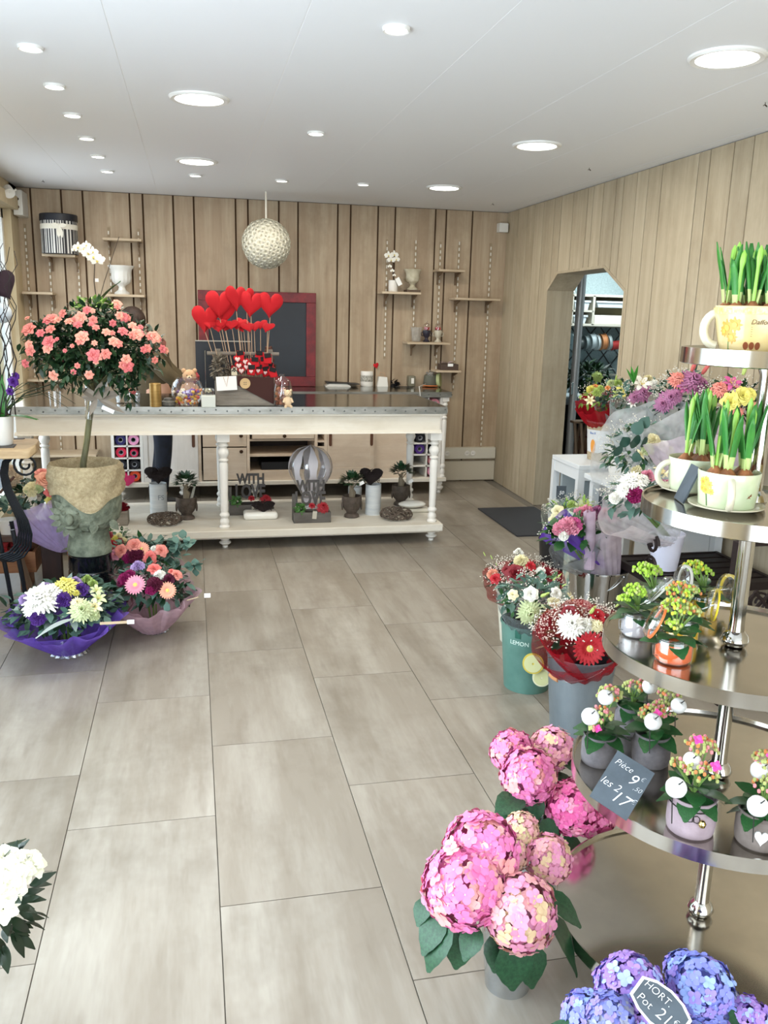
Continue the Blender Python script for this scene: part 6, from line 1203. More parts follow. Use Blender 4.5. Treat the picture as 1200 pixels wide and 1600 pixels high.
def bent_print(t, name, outline, c, r, a0, zc, mat, s=1.0, off=.0007):
    """flat print following the cup wall: outline in (x, z) metres round the angle a0"""
    vs = [(c.x+(r(zc+z*s)+off)*math.cos(a0+x*s/r(zc)), c.y+(r(zc+z*s)+off)*math.sin(a0+x*s/r(zc)), c.z+zc+z*s) for x, z in outline]
    MB().add(vs, [tuple(range(len(vs)))]).build(name, mat, t, smooth=False)
def blob(cx, cz, w, h, n=12, wob=0): return [(cx+w*(1+wob*math.cos(5*2*math.pi*i/n*2.4))*math.cos(2*math.pi*i/n), cz+h*(1+wob*math.cos(5*2*math.pi*i/n*2.4))*math.sin(2*math.pi*i/n)) for i in range(n)]
pr_o, pr_y, pr_b, pr_g = M('print_orange', '#e39a45', .35), M('print_yellow', '#efc94f', .35), M('print_brown', '#7c4020', .4), M('print_green', '#5a7a45', .4)
def cup(label, c, s, h, wall, hdir, spots, hgt, seed, group=None, rim_m=None, saucer=True):
    tp_ = .72 if not saucer else .86; t = thing('daffodil_cup', label, 'planter', c, group); r = lambda z: s*(tp_+(1-tp_)*(min(1, max(0, z/h)))**.7)
    z0 = .008 if saucer else 0
    if saucer: MB().lathe([(s*.6, 0), (s*.66, .002), (s*1.22, .011), (s*1.23, .014), (s*.7, .0075), (0, .0075)], c, 44).build('saucer', M('glaze_ivory', '#cfc7ae', .18, coat=.5), t)
    pr = [(s*.70, z0), (r(z0)*.96, z0+.004)]+[(r(h*k/8), h*k/8) for k in range(1, 9)]+[(s*.985, h+.003), (s*.95, h), (s*.93, h*.8), (0, h*.8)]
    MB().lathe(pr, c, 48).build('body', wall, t); MB().lathe([(s*.80, h*.8), (s*.92, h*.84), (0, h*.86)], c, 24).build('soil', soil_m, t)
    if rim_m: MB().lathe([(r(h*.9)+.0006, h*.86), (s+.0008, h*.985)], c, 48, cap=False).build('gingham_band', rim_m, t)
    d = Vector((math.cos(hdir), math.sin(hdir), 0)); pts = []
    for k in range(13): u = math.pi*(-.5+k/12); pts.append(c+d*(r(h*.5)*.96+s*(.34 if not saucer else .5)*math.cos(u))+Vector((0, 0, h*.52+h*.36*math.sin(u)+(.0 if math.sin(u) > 0 else .0))))
    MB().tube(pts, [s*.12]*13, 10).build('handle', M('glaze_ivory', '#cfc7ae', .18, coat=.5), t)
    shoots(t, c, h*.86+c.z, spots, hgt, random.Random(seed)); return t, r
ivory = M('glaze_cream', '#e3dbb9', .2, coat=.5, col2='#d9d0a8', vscale=(8, 8, 8)); mint = M('glaze_mint', '#b7c6a0', .2, coat=.5, col2='#cccdb0', vscale=(8, 8, 8)); gol = M('glaze_gold', '#cdb070', .2, coat=.5, col2='#d6c290', vscale=(8, 8, 8))
c0 = Vector((1.118, 1.572, ZT_[0])); hgt0 = D(1186, 483, 1.5).z-c0.z
t, r = cup('large cream lettered cup of daffodil shoots on the top tier of the stand', c0, .079, .092, gol, math.radians(150), [(-.050, .025), (-.048, -.005), (-.030, .04), (-.025, -.025), (-.012, .008), (0, -.045), (.02, -.02), (.03, .02), (.0, .04), (.045, -.01), (.025, -.045), (.01, .012)], .125, 5, rim_m=M('gingham', '#e0bd62', .35, col2='#eddaa0', vscale=(160, 160, 160)), saucer=False)
af = math.atan2(-TYY, -TX)
for (cx, cz, w) in ((-.05, .052, .014), (-.033, .058, .013), (-.040, .034, .011), (-.058, .045, .010)): bent_print(t, 'flower_print', blob(cx, cz-.046, w, w, 20, .3), c0, r, af, .046, pr_o); bent_print(t, 'trumpet_print', blob(cx, cz-.046, w*.4, w*.4), c0, r, af, .046, pr_y, off=.0013)
bent_print(t, 'stem_print', [(-.054, -.04), (-.051, -.04), (-.046, -.005), (-.048, -.005)], c0, r, af, .046, pr_g)
text_part('lettering', 'Daffodils', .0135, (c0.x+r(.065)*math.cos(af+.27), c0.y+r(.065)*math.sin(af+.27), c0.z+.064), (1, 0, 0), (0, 0, 1), M('print_ink', '#6b5335', .6), t, ext=.0004, bend=((c0.x, c0.y), r(.065)+.0006), shear=.3)
for k in range(5): bent_print(t, 'printed_line', [(-.002, .009-k*.0045), (.040-.004*(k % 2), .009-k*.0045), (.040-.004*(k % 2), .0083-k*.0045), (-.002, .0083-k*.0045)], c0, r, af, .046, MATS['print_ink'])
for k in range(3): bent_print(t, 'bulb_print', blob(-.010+.012*k, -.028, .005, .007, 12, .1), c0, r, af, .046, pr_b)
def dprint(t, c, r, a0):
    for (x, z, w) in ((-.012, .018, .009), (.004, .014, .009), (-.004, .002, .009), (.010, .000, .007), (-.014, .004, .007), (-.002, .024, .007)): bent_print(t, 'flower_print', blob(x, z, w, w, 20, .3), c, r, a0, .045, pr_y); bent_print(t, 'trumpet_print', blob(x, z, w*.4, w*.4), c, r, a0, .045, pr_o, off=.0014)
    bent_print(t, 'stem_print', [(-.001, -.032), (.002, -.032), (.0, -.006), (-.003, -.006)], c, r, a0, .045, pr_g)
cB = Vector((1.113, 1.585, ZT_[1])); t, r = cup('mint-green cup of daffodil shoots with its handle to the front, second tier', cB, .064, .082, mint, math.atan2(-1.585, -1.113)+.10, [(-.035, .0), (-.018, -.02), (-.02, .012), (.02, -.01), (.035, .005), (.018, -.028)], .15, 6)
dprint(t, cB, r, math.atan2(-cB.y, -cB.x)-.72); bent_print(t, 'butterfly_print', [(0, 0), (.006, .006), (.007, .0), (.001, -.001), (.006, -.006), (0, -.003), (-.005, -.005), (-.001, 0), (-.006, .004)], cB, r, math.atan2(-cB.y, -cB.x)+.78, .04, pr_b)
cA = Vector((1.137, 1.752, ZT_[1])); cup('cream cup of daffodil shoots at the back of the second tier', cA, .06, .082, M('glaze_halfmint', '#c4c9ac', .2, coat=.5), math.radians(165), [(-.03, -.005), (.008, -.012), (.012, .005), (.035, .01), (.0, .03)], .16, 7)
cC = Vector((1.262, 1.475, ZT_[1])); t, r = cup('daffodil cup at the right-hand picture edge, mostly cut off, on the second tier', cC, .064, .082, gol, math.radians(-20), [(-.02, .0), (.02, .01), (.0, -.02)], .13, 8); dprint(t, cC, r, math.atan2(-cC.y, -cC.x)-.75)
# small slate sign beside the cups
slate = M('slate_sign', '#4b545c', .6, col2='#3e464d', vscale=(12, 12, 12)); chalk = M('chalk', '#e9eaea', .9)
def sign(label, p, w, h, n, up, lines=(), frame=None, roll=0, stand=True, outline=None, name='slate_sign'):
    """slate plaque at p facing n, with written lines (text, size, x, y)"""
    t = thing(name, label, 'sign', p); n = Vector(n).normalized(); y = (Vector(up)-n*Vector(up).dot(n)).normalized(); x = y.cross(n); 
    x, y = x*math.cos(roll)+y*math.sin(roll), -x*math.sin(roll)+y*math.cos(roll)
    o = outline or [(-w/2, -h/2), (w/2, -h/2), (w/2, h/2), (-w/2, h/2)]; c = Vector(p)
    MB().prism([c+x*a+y*b for a, b in o], -n*.004).build('slate', slate, t, smooth=False)
    if frame:
        mb = MB(); k = len(o)
        for i in range(k): a, b = o[i], o[(i+1) % k]; mb.prism([c+x*a[0]+y*a[1]+n*.0008, c+x*b[0]+y*b[1]+n*.0008, c+x*b[0]*.90+y*b[1]*.88+n*.0008, c+x*a[0]*.90+y*a[1]*.88+n*.0008], -n*.003)
        mb.build('white_border', frame, t, smooth=False)
    for s_, sz, px, py in lines: text_part('chalk_writing', s_, sz, c+x*px+y*py+n*.0006, x, y, chalk, t, ext=.0003, shear=.25)
    return t, x, y, n
sign('small slate sign seen almost edge-on beside the mint-green cup', (1.065, 1.665, ZT_[1]+.042), .06, .085, (-.90, .22, .36), (0, 0, 1))
# ------------------------------------------------------------------ kalanchoe
kleaf = big_leaf('leaf', M('kalanchoe_leaf', '#2c5a30', .35, col2='#204824', vscale=(18, 18, 18)), .72, .25, True)
def clusters(t, c, spots, cols, rad=.0042, seed=1, nm='flower_buds'):
    rr = random.Random(seed)
    for (dx, dy, dz, R) in spots:
        mbs = [MB() for _ in cols]; n = int(55*(R/.03)**1.2); top = c+Vector((dx, dy, dz))
        for i in range(n):
            z = rr.uniform(.0, 1); a = rr.uniform(0, 6.28); q = math.sqrt(1-z*z); nn = Vector((q*math.cos(a), q*math.sin(a), z*.75)); p = top+nn*R*rr.uniform(.85, 1.05); w = rr.choices(range(len(cols)), [k[1] for k in cols])[0]
            mbs[w].ball(p, (rad, rad, rad*1.25), 5, 3)
        for m_, (mt, _) in zip(mbs, cols):
            if m_.v: stuff(m_.build(nm, mt, t))
        mb = MB(); [mb.tube([c, c.lerp(top, .6)+Vector((math.cos(k*2.1)*R*.2, math.sin(k*2.1)*R*.2, 0)), top+Vector((math.cos(k*2.1)*R*.5, math.sin(k*2.1)*R*.5, 0))], .0022, 4) for k in range(3)]; mb.build('stem', stem_m, t)
bud_g, bud_l, bud_o, bud_y = M('bud_green', '#a9b06a', .5), M('bud_limegreen', '#9cc23c', .5), M('bud_orange', '#cf7f4a', .5), M('bud_yellow', '#d3c23d', .5); hotp = M('kalanchoe_pink', '#e0459a', .5); salm = M('kalanchoe_salmon', '#d9868a', .5)
kf = MB(); petal_ring(kf, 4, 0, 1, .9, 0, .15, 0, 0, .1); petal_ring(kf, 4, 0, .7, .7, .1, .3, 0, .7, .1); kfm = kf.mesh('open_flower', hotp)
def leaves(t, c, R, n, L, seed, zlo=-.15):
    rr = random.Random(seed)
    for i in range(n):
        a = 2*math.pi*i/n+rr.uniform(-.2, .2); lv = i % 3; d = Vector((math.cos(a), math.sin(a), (zlo, .2, .55)[lv]+rr.uniform(-.1, .1))); put_leaf(kleaf, t, c+Vector((math.cos(a)*R*.3, math.sin(a)*R*.3, (.0, .012, .025)[lv])), d, L*(1, .9, .7)[lv]*rr.uniform(.9, 1.1), roll=rr.uniform(-.25, .25))
apple_me = MB().lathe([(0, -.80), (.35, -.86), (.75, -.6), (.98, -.05), (.95, .35), (.7, .72), (.35, .86), (.12, .78), (0, .68)], n=20).mesh('apple', M('apple_white', '#e9e8e6', .35))
def apple(t, p, r, tl):
    d = Vector(tl).normalized(); put('white_apple', apple_me, t, p, d, r); MB().tube([p+d*r*.68, p+d*r*1.25+Vector((.003, 0, 0))], .0013, 5).build('apple_stalk', dkmetal, t)
    MB().tube([p-d*r*.8, p-Vector((0, 0, .08))], .0014, 4).build('pick_wire', dkmetal, t)
def kal(label, c, r, h, potm, spots, apples, seed, style, group='kalanchoe pots with white apples', opens=(), L=.062):
    t = thing('kalanchoe_pot', label, 'plant', c, group)
    MB().lathe([(r*.86, 0), (r*.95, .004), (r, h*.25), (r, h*.72), (r*.9, h*.86), (r*.96, h), (r*.9, h), (r*.84, h*.86), (0, h*.82)], c, 36).build('pot', potm, t)
    top = c+Vector((0, 0, h)); leaves(t, top, r, 15, L, seed)
    clusters(t, top, spots, [(bud_g, 5), (salm, 2), (bud_o, 1.2)], seed=seed)
    for (dx, dy, dz, s) in opens: put('open_flower', kfm, t, top+Vector((dx, dy, dz)), (-.3, -.7, .6), s)
    for (px, py, y, rr_) in apples: apple(t, D(px, py, y), rr_, (R_.uniform(-.25, .25), -.55, .8))
    if style == 'bow':
        MB().tube([c+Vector(((r*.955)*math.cos(a), (r*.955)*math.sin(a), h*.80)) for a in [k*.262 for k in range(24)]], .0014, 5, closed=True).build('cord', dkmetal, t)
        a = math.atan2(-c.y, -c.x)+.1; o = c+Vector((r*1.03*math.cos(a), r*1.03*math.sin(a), h*.72)); x = Vector((-math.sin(a), math.cos(a), 0))
        for s in (-1, 1): MB().tube([o+x*s*.013*math.sin(k*.6)+Vector((0, 0, -.011*(1-math.cos(k*.6))*.5+.004*math.sin(k*1.2))) for k in range(6)]+[o], .001, 4).build('bow_loop', dkmetal, t)
        MB().lathe([(0, .0), (.006, .003), (.008, .010), (.005, .016), (.0, .018)], o+x*.018+Vector((0, 0, -.022)), 10).build('bell', M('gold', '#d8c07a', .2, 1), t)
    if style == 'heart':
        a = math.atan2(-c.y, -c.x)+.12; n = Vector((math.cos(a), math.sin(a), 0)); x = Vector((-math.sin(a), math.cos(a), 0)); B = Matrix((x, Vector((0, 0, 1)), n)).transposed()
        MB().prism(heart_pts(c+n*(r+.0005)+Vector((0, 0, h*.48)), .026, .032, 22, B), n*.004).build('white_heart', M('apple_white', '#e9e8e6', .35), t)
    return t
potd, potp, pott = M('pot_slate', '#5c585b', .8, col2='#6f6a6c', vscale=(30, 30, 30)), M('pot_mauve', '#a9979e', .8, col2='#9a888f', vscale=(30, 30, 30)), M('pot_taupe', '#7c716b', .8, col2='#6c625c', vscale=(30, 30, 30)); z4 = ZT_[3]
kal('kalanchoe with two white apples in a dark pot beside the slate price sign', Vector((.935, 1.71, z4)), .042, .075, potd, [(-.012, -.01, .05, .03), (.025, .02, .085, .032), (-.035, -.03, .03, .012)], [(922, 1120, 1.62, .0205), (946, 1090, 1.69, .019)], 1, 'plain', opens=[(-.03, -.04, .035, .010)])
kal('kalanchoe with two white apples in a shaded dark pot behind the slate price sign', Vector((1.06, 1.685, z4)), .045, .08, potd, [(-.02, -.02, .055, .03), (.03, .01, .05, .03), (.05, .03, .075, .028)], [(1020, 1128, 1.62, .0205), (1060, 1103, 1.66, .019)], 2, 'plain', opens=[(-.025, -.05, .075, .011), (.04, -.03, .075, .010)])
kal('kalanchoe with a white apple at the back of the fourth tier, mostly hidden', Vector((1.09, 1.84, z4)), .042, .075, potd, [(-.01, -.01, .05, .025), (.03, 0, .05, .02)], [(1015, 1073, 1.80, .0195)], 3, 'plain')
kal('kalanchoe with two white apples in a pale mauve pot with a dark cord bow', Vector((1.002, 1.418, z4)), .050, .082, potp, [(-.0, -.02, .055, .032), (.025, .03, .085, .034), (-.03, .02, .06, .016)], [(1056, 1231, 1.36, .0215), (1081, 1189, 1.43, .019)], 4, 'bow', opens=[(.015, -.04, .085, .012), (-.005, .0, .125, .011)])
kal('kalanchoe with two white apples in a taupe pot with a white wooden heart', Vector((1.118, 1.352, z4)), .048, .076, pott, [(-.01, -.02, .06, .03), (.02, .025, .085, .032)], [(1184, 1260, 1.30, .0215), (1187, 1204, 1.37, .0195)], 5, 'heart', opens=[(-.01, -.05, .085, .012), (.005, .0, .12, .012)])
# slate price sign
n_ = (ray(975, 1225)*-1+Vector((0, 0, .35))).normalized(); c = D(972, 1226, 1.44)
tt, x, y, n = sign('slate price sign with chalk handwriting, between the dark pot and the mauve pot', c, .085, .115, n_, (0, 0, 1), [], roll=-.42)
for s_, sz, px, py in (('Pièce', .019, -.016, .036), ('9', .034, .012, .020), ('€', .013, .029, .032), (',50', .014, .030, .008), ('les 2', .023, -.020, -.012), ('17', .036, .010, -.028), ('€', .016, .035, -.018)): text_part('chalk_writing', s_, sz, c+x*px+y*py+n*.0006, x, y, chalk, tt, ext=.0003, shear=.3, thick=-.0004)
# ------------------------------------------------------------------ preserving jars on the third tier
z3 = ZT_[2]
def jar(label, c, r, h, fill, ring, lid, lid_c, lid_n, spots, cols, seed, tilt=0):
    t = thing('preserving_jar', label, 'jar', c, 'preserving jars with kalanchoe')
    MB().lathe([(r*.86, 0), (r*.98, .004), (r, .012), (r, h*.82), (r*.93, h*.92), (r*.95, h), (r*.92, h)], c, 36, cap=False).build('glass', glass_m, t)
    MB().lathe([(r*.84, .003), (r*.95, .008), (r*.955, h*.76), (0, h*.78)], c, 30).build('coloured_filling', fill, t)
    MB().tube([c+Vector(((r*.97)*math.cos(a), (r*.97)*math.sin(a), h*.9)) for a in [k*.262 for k in range(24)]], .0012, 5, closed=True).build('wire_band', M('wire', '#b9bcbd', .25, 1), t)
    a = math.atan2(-c.y, -c.x)-.9; o = c+Vector((r*math.cos(a), r*math.sin(a), h*.8)); e = Vector((math.cos(a), math.sin(a), 0)); MB().tube([o, o+e*.014+Vector((0, 0, -.006)), o+e*.012+Vector((0, 0, -.026)), o+Vector((0, 0, -.03))], .0013, 5).build('clasp', M('wire', '#b9bcbd', .25, 1), t)
    B = Vector(lid_n); MB().lathe([(r*.96, 0), (r*1.0, .002), (r*1.0, .008), (r*.86, .012), (r*.8, .016), (0, .017)], lid_c, 32, axis=B).build('glass_lid', glass_m, t)
    MB().lathe([(r*.80, -.003), (r*.97, -.003), (r*.97, .001), (r*.80, .001), (r*.80, -.003)], lid_c, 32, axis=B, cap=False).build('seal_ring', ring, t)
    MB().tube([c+Vector((0, r*.98, h*.85)), Vector(lid_c).lerp(c+Vector((0, 0, h)), .55)+Vector((0, .0, 0)), lid_c], .0014, 5).build('hinge_wire', M('wire', '#b9bcbd', .25, 1), t)
    top = c+Vector((0, 0, h)); leaves(t, top-Vector((0, 0, .01)), r, 13, .06, seed, 0.0); clusters(t, top, spots, cols, seed=seed, rad=.0038); return t
LM, OR_ = [(bud_l, 6), (bud_g, 1)], [(bud_g, 4), (bud_l, 3), (bud_o, 1.5), (bud_y, 1)]
grey_f, org_f, yel_f, grn_f = M('filling_silver', '#b9b6ba', .5), M('filling_orange', '#e8662c', .5), M('filling_yellow', '#e3b92e', .5), M('filling_green', '#8f9a5a', .5); wr_, or_r, ye_r = M('ring_white', '#d9d7cf', .5), M('ring_orange', '#e2733a', .5), M('ring_yellow', '#e8cc2f', .5)
jar('preserving jar with silvery filling, open white-ringed lid and lime kalanchoe', Vector((.998, 1.70, z3)), .038, .058, grey_f, wr_, 1, D(1034, 922, 1.72), (-.6, .5, .6), [(-.018, -.01, .05, .026), (.005, .02, .03, .02), (-.04, .0, .03, .014)], LM, 11)
jar('preserving jar with orange filling and an orange-ringed lid tipped beside it', Vector((1.0, 1.545, z3)), .040, .058, org_f, or_r, 1, D(1026, 972, 1.56), (-.8, .42, .4), [(.005, .01, .055, .034), (-.02, -.02, .03, .018), (.03, .0, .045, .024)], OR_, 12)
jar('preserving jar with yellow filling and a yellow-ringed lid standing open by the column', Vector((1.085, 1.655, z3)), .040, .058, yel_f, ye_r, 1, D(1117, 945, 1.66), (-.85, .42, .1), [(-.01, .0, .055, .034), (.02, .01, .05, .022)], OR_, 13)
jar('clear preserving jar with lime kalanchoe at the back of the third tier, lid upright', Vector((1.10, 1.80, z3)), .038, .058, grn_f, wr_, 1, D(1070, 906, 1.78), (-.8, .1, .1), [(-.035, .0, .06, .03), (-.01, .01, .055, .024)], LM, 14)
jar('preserving jar with yellow-green kalanchoe behind the column on the third tier', Vector((1.235, 1.80, z3)), .038, .058, yel_f, ye_r, 1, D(1139, 920, 1.80), (-.8, .0, .1), [(-.035, -.0, .06, .03), (.0, .01, .045, .02)], LM+[(bud_y, 2)], 15)
lab = D(1013, 1000, 1.5); 
# ------------------------------------------------------------------ hydrangeas
hyl = big_leaf('leaf', M('hydrangea_leaf', '#2b5537', .4, col2='#1d4029', vscale=(14, 14, 14)), .78, .3, True)
PK = [hydrangea('pink', '#e87fb4', '#ec8fb0', '#f0a9a6', 1), hydrangea('pinkpale', '#ea9abb', '#ecaaae', '#e6c89e', 2), hydrangea('pinkdeep', '#e664a2', '#ea7aae', '#ee9ab4', 3), hydrangea('blush', '#e6bba6', '#e0cd9c', '#e8a6b0', 4)]
BL = [hydrangea('blue', '#8187d8', '#9482d0', '#98b0e6', 5), hydrangea('violet', '#9876cf', '#a884cf', '#a3b2ea', 6), hydrangea('bluegrey', '#7d84cf', '#8f80c2', '#9a9eb4', 7)]
def hydr(label, base, pr, heads, lvs, potm, grp, me):
    t = thing('hydrangea', label, 'plant', base, grp); r0, r1, h = pr
    MB().lathe([(r0*.95, .003), (r0, 0), (r0, .006), (r1, h), (r1+.003, h+.002), (r1-.002, h+.003), (r1-.004, h-.006), (r0*.9, h*.5)], base, 40, cap=False).build('pot', potm, t)
    MB().lathe([(r1*.75, h*.4), (r1*.95, h-.004), (r1*.9, h-.02), (0, h-.03)], base, 28).build('inner_pot', M('black_plastic', '#17171a', .3), t)
    top = base+Vector((0, 0, h-.02))
    for px, py, y, r, k in heads:
        c = D(px, py, y); d = (c-top).normalized(); put('flower_head', me[k], t, c, (d*.6+Vector((-.15, -.6, .5))).normalized(), r)
        MB().tube([top, top.lerp(c, .5)+Vector((0, 0, .01)), c], .0045, 6).build('stem', stem_m, t)
    for px, py, y, dx, dz, L in lvs:
        p = D(px, py, y); put_leaf(hyl, t, p, (dx, -.45, dz), L, roll=R_.uniform(-.2, .2))
    return t
galv = M('galvanised', '#c6c9ca', .2, .9, col2='#a3a8aa', vscale=(9, 9, 9))
hydr('pink hydrangea in a shiny zinc pot on the floor, nearest the camera', Vector((.715, 1.655, 0)), (.055, .074, .20), [(725, 1385, 1.57, .092, 0), (752, 1330, 1.63, .088, 0), (812, 1425, 1.52, .083, 1), (856, 1342, 1.72, .060, 1), (815, 1298, 1.78, .046, 3), (790, 1335, 1.74, .052, 3), (700, 1375, 1.60, .055, 0)],
    [(690, 1430, 1.58, -.7, -.5, .09), (700, 1440, 1.56, -.8, -.75, .11), (668, 1405, 1.62, -.5, -.4, .06), (722, 1455, 1.54, -.4, -1, .085), (800, 1470, 1.50, .05, -1, .115), (826, 1480, 1.54, .2, -1, .10), (860, 1440, 1.56, .8, -.9, .14), (855, 1400, 1.6, .7, -.3, .10), (810, 1370, 1.75, .2, -.2, .09), (780, 1460, 1.54, -.2, -.6, .08), (850, 1385, 1.62, .5, -.9, .10), (835, 1310, 1.8, .4, -.6, .07), (745, 1450, 1.52, -.5, -.4, .07)], galv, 'pink hydrangeas', PK)
hydr('pink hydrangea behind the nearest one, beside the rim of the steel stand', Vector((.93, 2.02, 0)), (.05, .068, .16), [(800, 1175, 2.12, .065, 0), (826, 1213, 2.02, .078, 0), (862, 1170, 2.14, .066, 1), (893, 1262, 1.98, .075, 2), (928, 1278, 2.03, .060, 2), (835, 1185, 2.1, .04, 3), (906, 1240, 2.02, .05, 2)],
    [(812, 1245, 1.98, -.7, .1, .10), (820, 1262, 1.96, -.9, -.15, .10), (800, 1290, 1.97, -.1, -.5, .08), (860, 1250, 2.02, .2, -.8, .11), (868, 1210, 2.08, .6, -.3, .10), (878, 1190, 2.1, .7, -.1, .09), (840, 1290, 1.98, .3, -.6, .10), (852, 1280, 1.95, .1, -.9, .10), (880, 1310, 1.95, .5, -.4, .10), (835, 1240, 2.0, -.3, -.6, .09)], galv, 'pink hydrangeas', PK)
hydr('blue and violet hydrangea at the near bottom edge, carrying the framed price sign', Vector((.80, 1.14, 0)), (.055, .078, .17), [(985, 1545, 1.20, .062, 1), (965, 1538, 1.22, .045, 1), (1095, 1545, 1.19, .060, 0), (1120, 1580, 1.17, .052, 2), (918, 1592, 1.17, .048, 0), (955, 1598, 1.12, .05, 2), (1168, 1602, 1.13, .05, 1), (1025, 1600, 1.11, .06, 1), (1070, 1520, 1.23, .04, 0)],
    [(935, 1560, 1.2, -.3, .3, .07), (1040, 1560, 1.22, .1, .3, .07), (895, 1600, 1.15, -.8, -.4, .08), (940, 1555, 1.21, .0, .2, .05), (1140, 1590, 1.12, .8, -.2, .09)], M('pot_dark_green', '#39443a', .6), 'blue hydrangeas', BL)
c = D(1033, 1572, 1.065); k_ = .048; o = [(-k_, -.020), (-k_*1.0, .016), (-k_*.55, .027), (0, .031), (k_*.55, .027), (k_, .016), (k_, -.020), (k_*.55, -.030), (0, -.034), (-k_*.55, -.030)]
tt, x, y, n = sign('white-bordered black price sign with chalk writing stuck in the blue hydrangea', c, .1, .06, (ray(1033, 1572)*-1+Vector((0, 0, .15))), (0, 0, 1), [], frame=M('border_white', '#eceae4', .5), roll=-.48, outline=o, name='framed_price_sign')
for s_, sz, px, py in (('HORT.', .017, -.014, .012), ('Pot', .019, -.024, -.012), ('21', .026, .012, -.010), ('€', .013, .031, -.004)): text_part('chalk_writing', s_, sz, c+x*px+y*py+n*.001, x, y, chalk, tt, ext=.0003, shear=.15, thick=-.0003)
MB().tube([c-n*.006-y*.03, c-n*.01-Vector((0, 0, .12))], .0015, 5).build('pick', MATS['wire'], tt)
# ================================================================== RIGHT SIDE: buckets and bouquets along the wall
teal = M('teal_paint', '#5c8479', .45, col2='#4d746a', vscale=(6, 6, 6)); zinc_b = M('zinc_bucket', '#8d979d', .5, .6, col2='#7d878d', vscale=(8, 8, 3)); blackp = MATS['black_plastic']; mirror_b = M('mirror_bucket', '#c4c4c2', .07, 1)
pc_ = Vector((1.405, 3.27, 0)); t = bucket('flower_bucket', 'teal painted tin bucket with lettering and lemon slices', pc_, .098, .125, .30, teal, liner=blackp)
af = math.atan2(-pc_.y, -pc_.x); rb = lambda z: .098+.027*z/.3
aL = af-.34; text_part('lettering', 'LEMON', .026, (pc_.x+rb(.235)*math.cos(aL), pc_.y+rb(.235)*math.sin(aL), .235), (1, 0, 0), (0, 0, 1), M('letter_pale', '#cfe0d6', .6), t, ext=.0006, bend=((pc_.x, pc_.y), rb(.235)+.0012))
bent_print(t, 'crest', [(-.013, -.018), (.013, -.018), (.013, .022), (-.013, .022)], Vector((pc_.x, pc_.y, 0)), rb, aL-.05, .275, M('letter_dark', '#1f5a4c', .6), off=.002)
for (px, py, w, m_, cc_) in ((833, 1036, .044, '#c9b44a', 'yellow lemon'), (846, 1058, .038, '#d9d7b5', 'pale slice')):
    q = D(px, py, 3.1); mb = MB().lathe([(0, 0), (w, .001), (w, .012), (0, .013)], q, 28, axis=(-.35, -.85, .1)); s_ = mb.build('lemon_slice', M('lemon_'+cc_.split()[0], m_, .5), t); MB().lathe([(w*.86, .0132), (w*.84, .0142), (w*.12, .0142), (w*.1, .0135)], q, 24, axis=(-.35, -.85, .1), cap=False).build('flesh', M('lemon_flesh', '#c8c893', .5), s_)
CL = clear('cellophane', '#e4eaec', .45, .15)
bouquet('green chrysanthemum and lily bouquet in smoky film, in the teal bucket', Vector((1.405, 3.27, .275)), D(832, 935, 3.22), (.15, .12, .12),
    [('chrysanthemum', 'palegreen', 827, 955, .055), ('chrysanthemum', 'lime', 822, 958, .03), ('lily_bud', 'lime', 845, 932, .035), ('lily_bud', 'lime', 850, 930, .03), ('rose', 'cream', 863, 943, .035), ('lily', 'palegreen', 855, 950, .04), ('rose', 'white', 829, 929, .035), ('rose', 'white', 867, 928, .03), ('rose', 'cream', 802, 930, .025), ('lily_bud', 'green', 863, 908, .016), ('lily_bud', 'green', 870, 904, .016), ('lily_bud', 'green', 877, 917, .016), ('lily', 'cream', 886, 936, .035)],
    [(euc_m, 90, .055, .03), (grn_m, 70, .05, .02)], 70, wraps=((sheer('film_smoky', '#8b9698', .5), ((.085, .155), dict(ruff=.07, seed=21, waves=5, hf=.95))),), seed=21)
pc_ = Vector((1.575, 3.78, 0)); t = bucket('flower_bucket', 'cream bucket mostly hidden behind the teal one', pc_, .10, .13, .26, M('bucket_cream', '#cfcdbd', .5), handle=(math.radians(215), .2), liner=blackp)
bouquet('red-net bouquet of dark red roses and white breath florets behind the teal bucket', pc_+Vector((0, 0, .22)), D(816, 908, 3.75), (.18, .14, .12),
    [('rose', 'darkred', 806, 899, .055), ('rose', 'darkred', 853, 900, .045), ('rose', 'darkred', 793, 893, .03), ('carnation', 'cream', 814, 880, .045), ('carnation', 'white', 810, 866, .028), ('carnation', 'peach', 770, 898, .03), ('rose', 'red', 775, 905, .03), ('rose', 'red', 828, 886, .03), ('lily_bud', 'green', 777, 885, .012), ('lily_bud', 'green', 759, 870, .014), ('lily_bud', 'green', 770, 875, .014), ('carnation', 'white', 845, 895, .03)],
    [(dgr_m, 90, .05, .022)], 230, wraps=((redn, ((.09, .20), dict(ruff=.08, seed=22, waves=5, hf=.95))),), seed=22)
pc_ = Vector((1.985, 3.80, 0)); mb_ = bucket('flower_bucket', 'mirror-bright steel bucket with a wooden-gripped bail', pc_, .115, .15, .36, mirror_b, liner=blackp, handle=(math.radians(205), .75))
t = bouquet('pink carnation bouquet in grey and violet net leaning out of the mirror bucket', pc_+Vector((-.04, 0, .345)), D(888, 836, 3.74), (.14, .11, .09),
    [('carnation', 'pink', 888, 824, .055), ('carnation', 'hotpink', 896, 821, .045), ('carnation', 'pink', 875, 828, .04), ('carnation', 'pink', 912, 808, .06), ('carnation', 'mauve', 927, 806, .05), ('carnation', 'white', 880, 836, .03)],
    [(grn_m, 60, .07, .05)], 30, wraps=((greyn, ((.05, .135), dict(ruff=.10, seed=23, waves=3, rim=.2, hf=.8))),), seed=23)
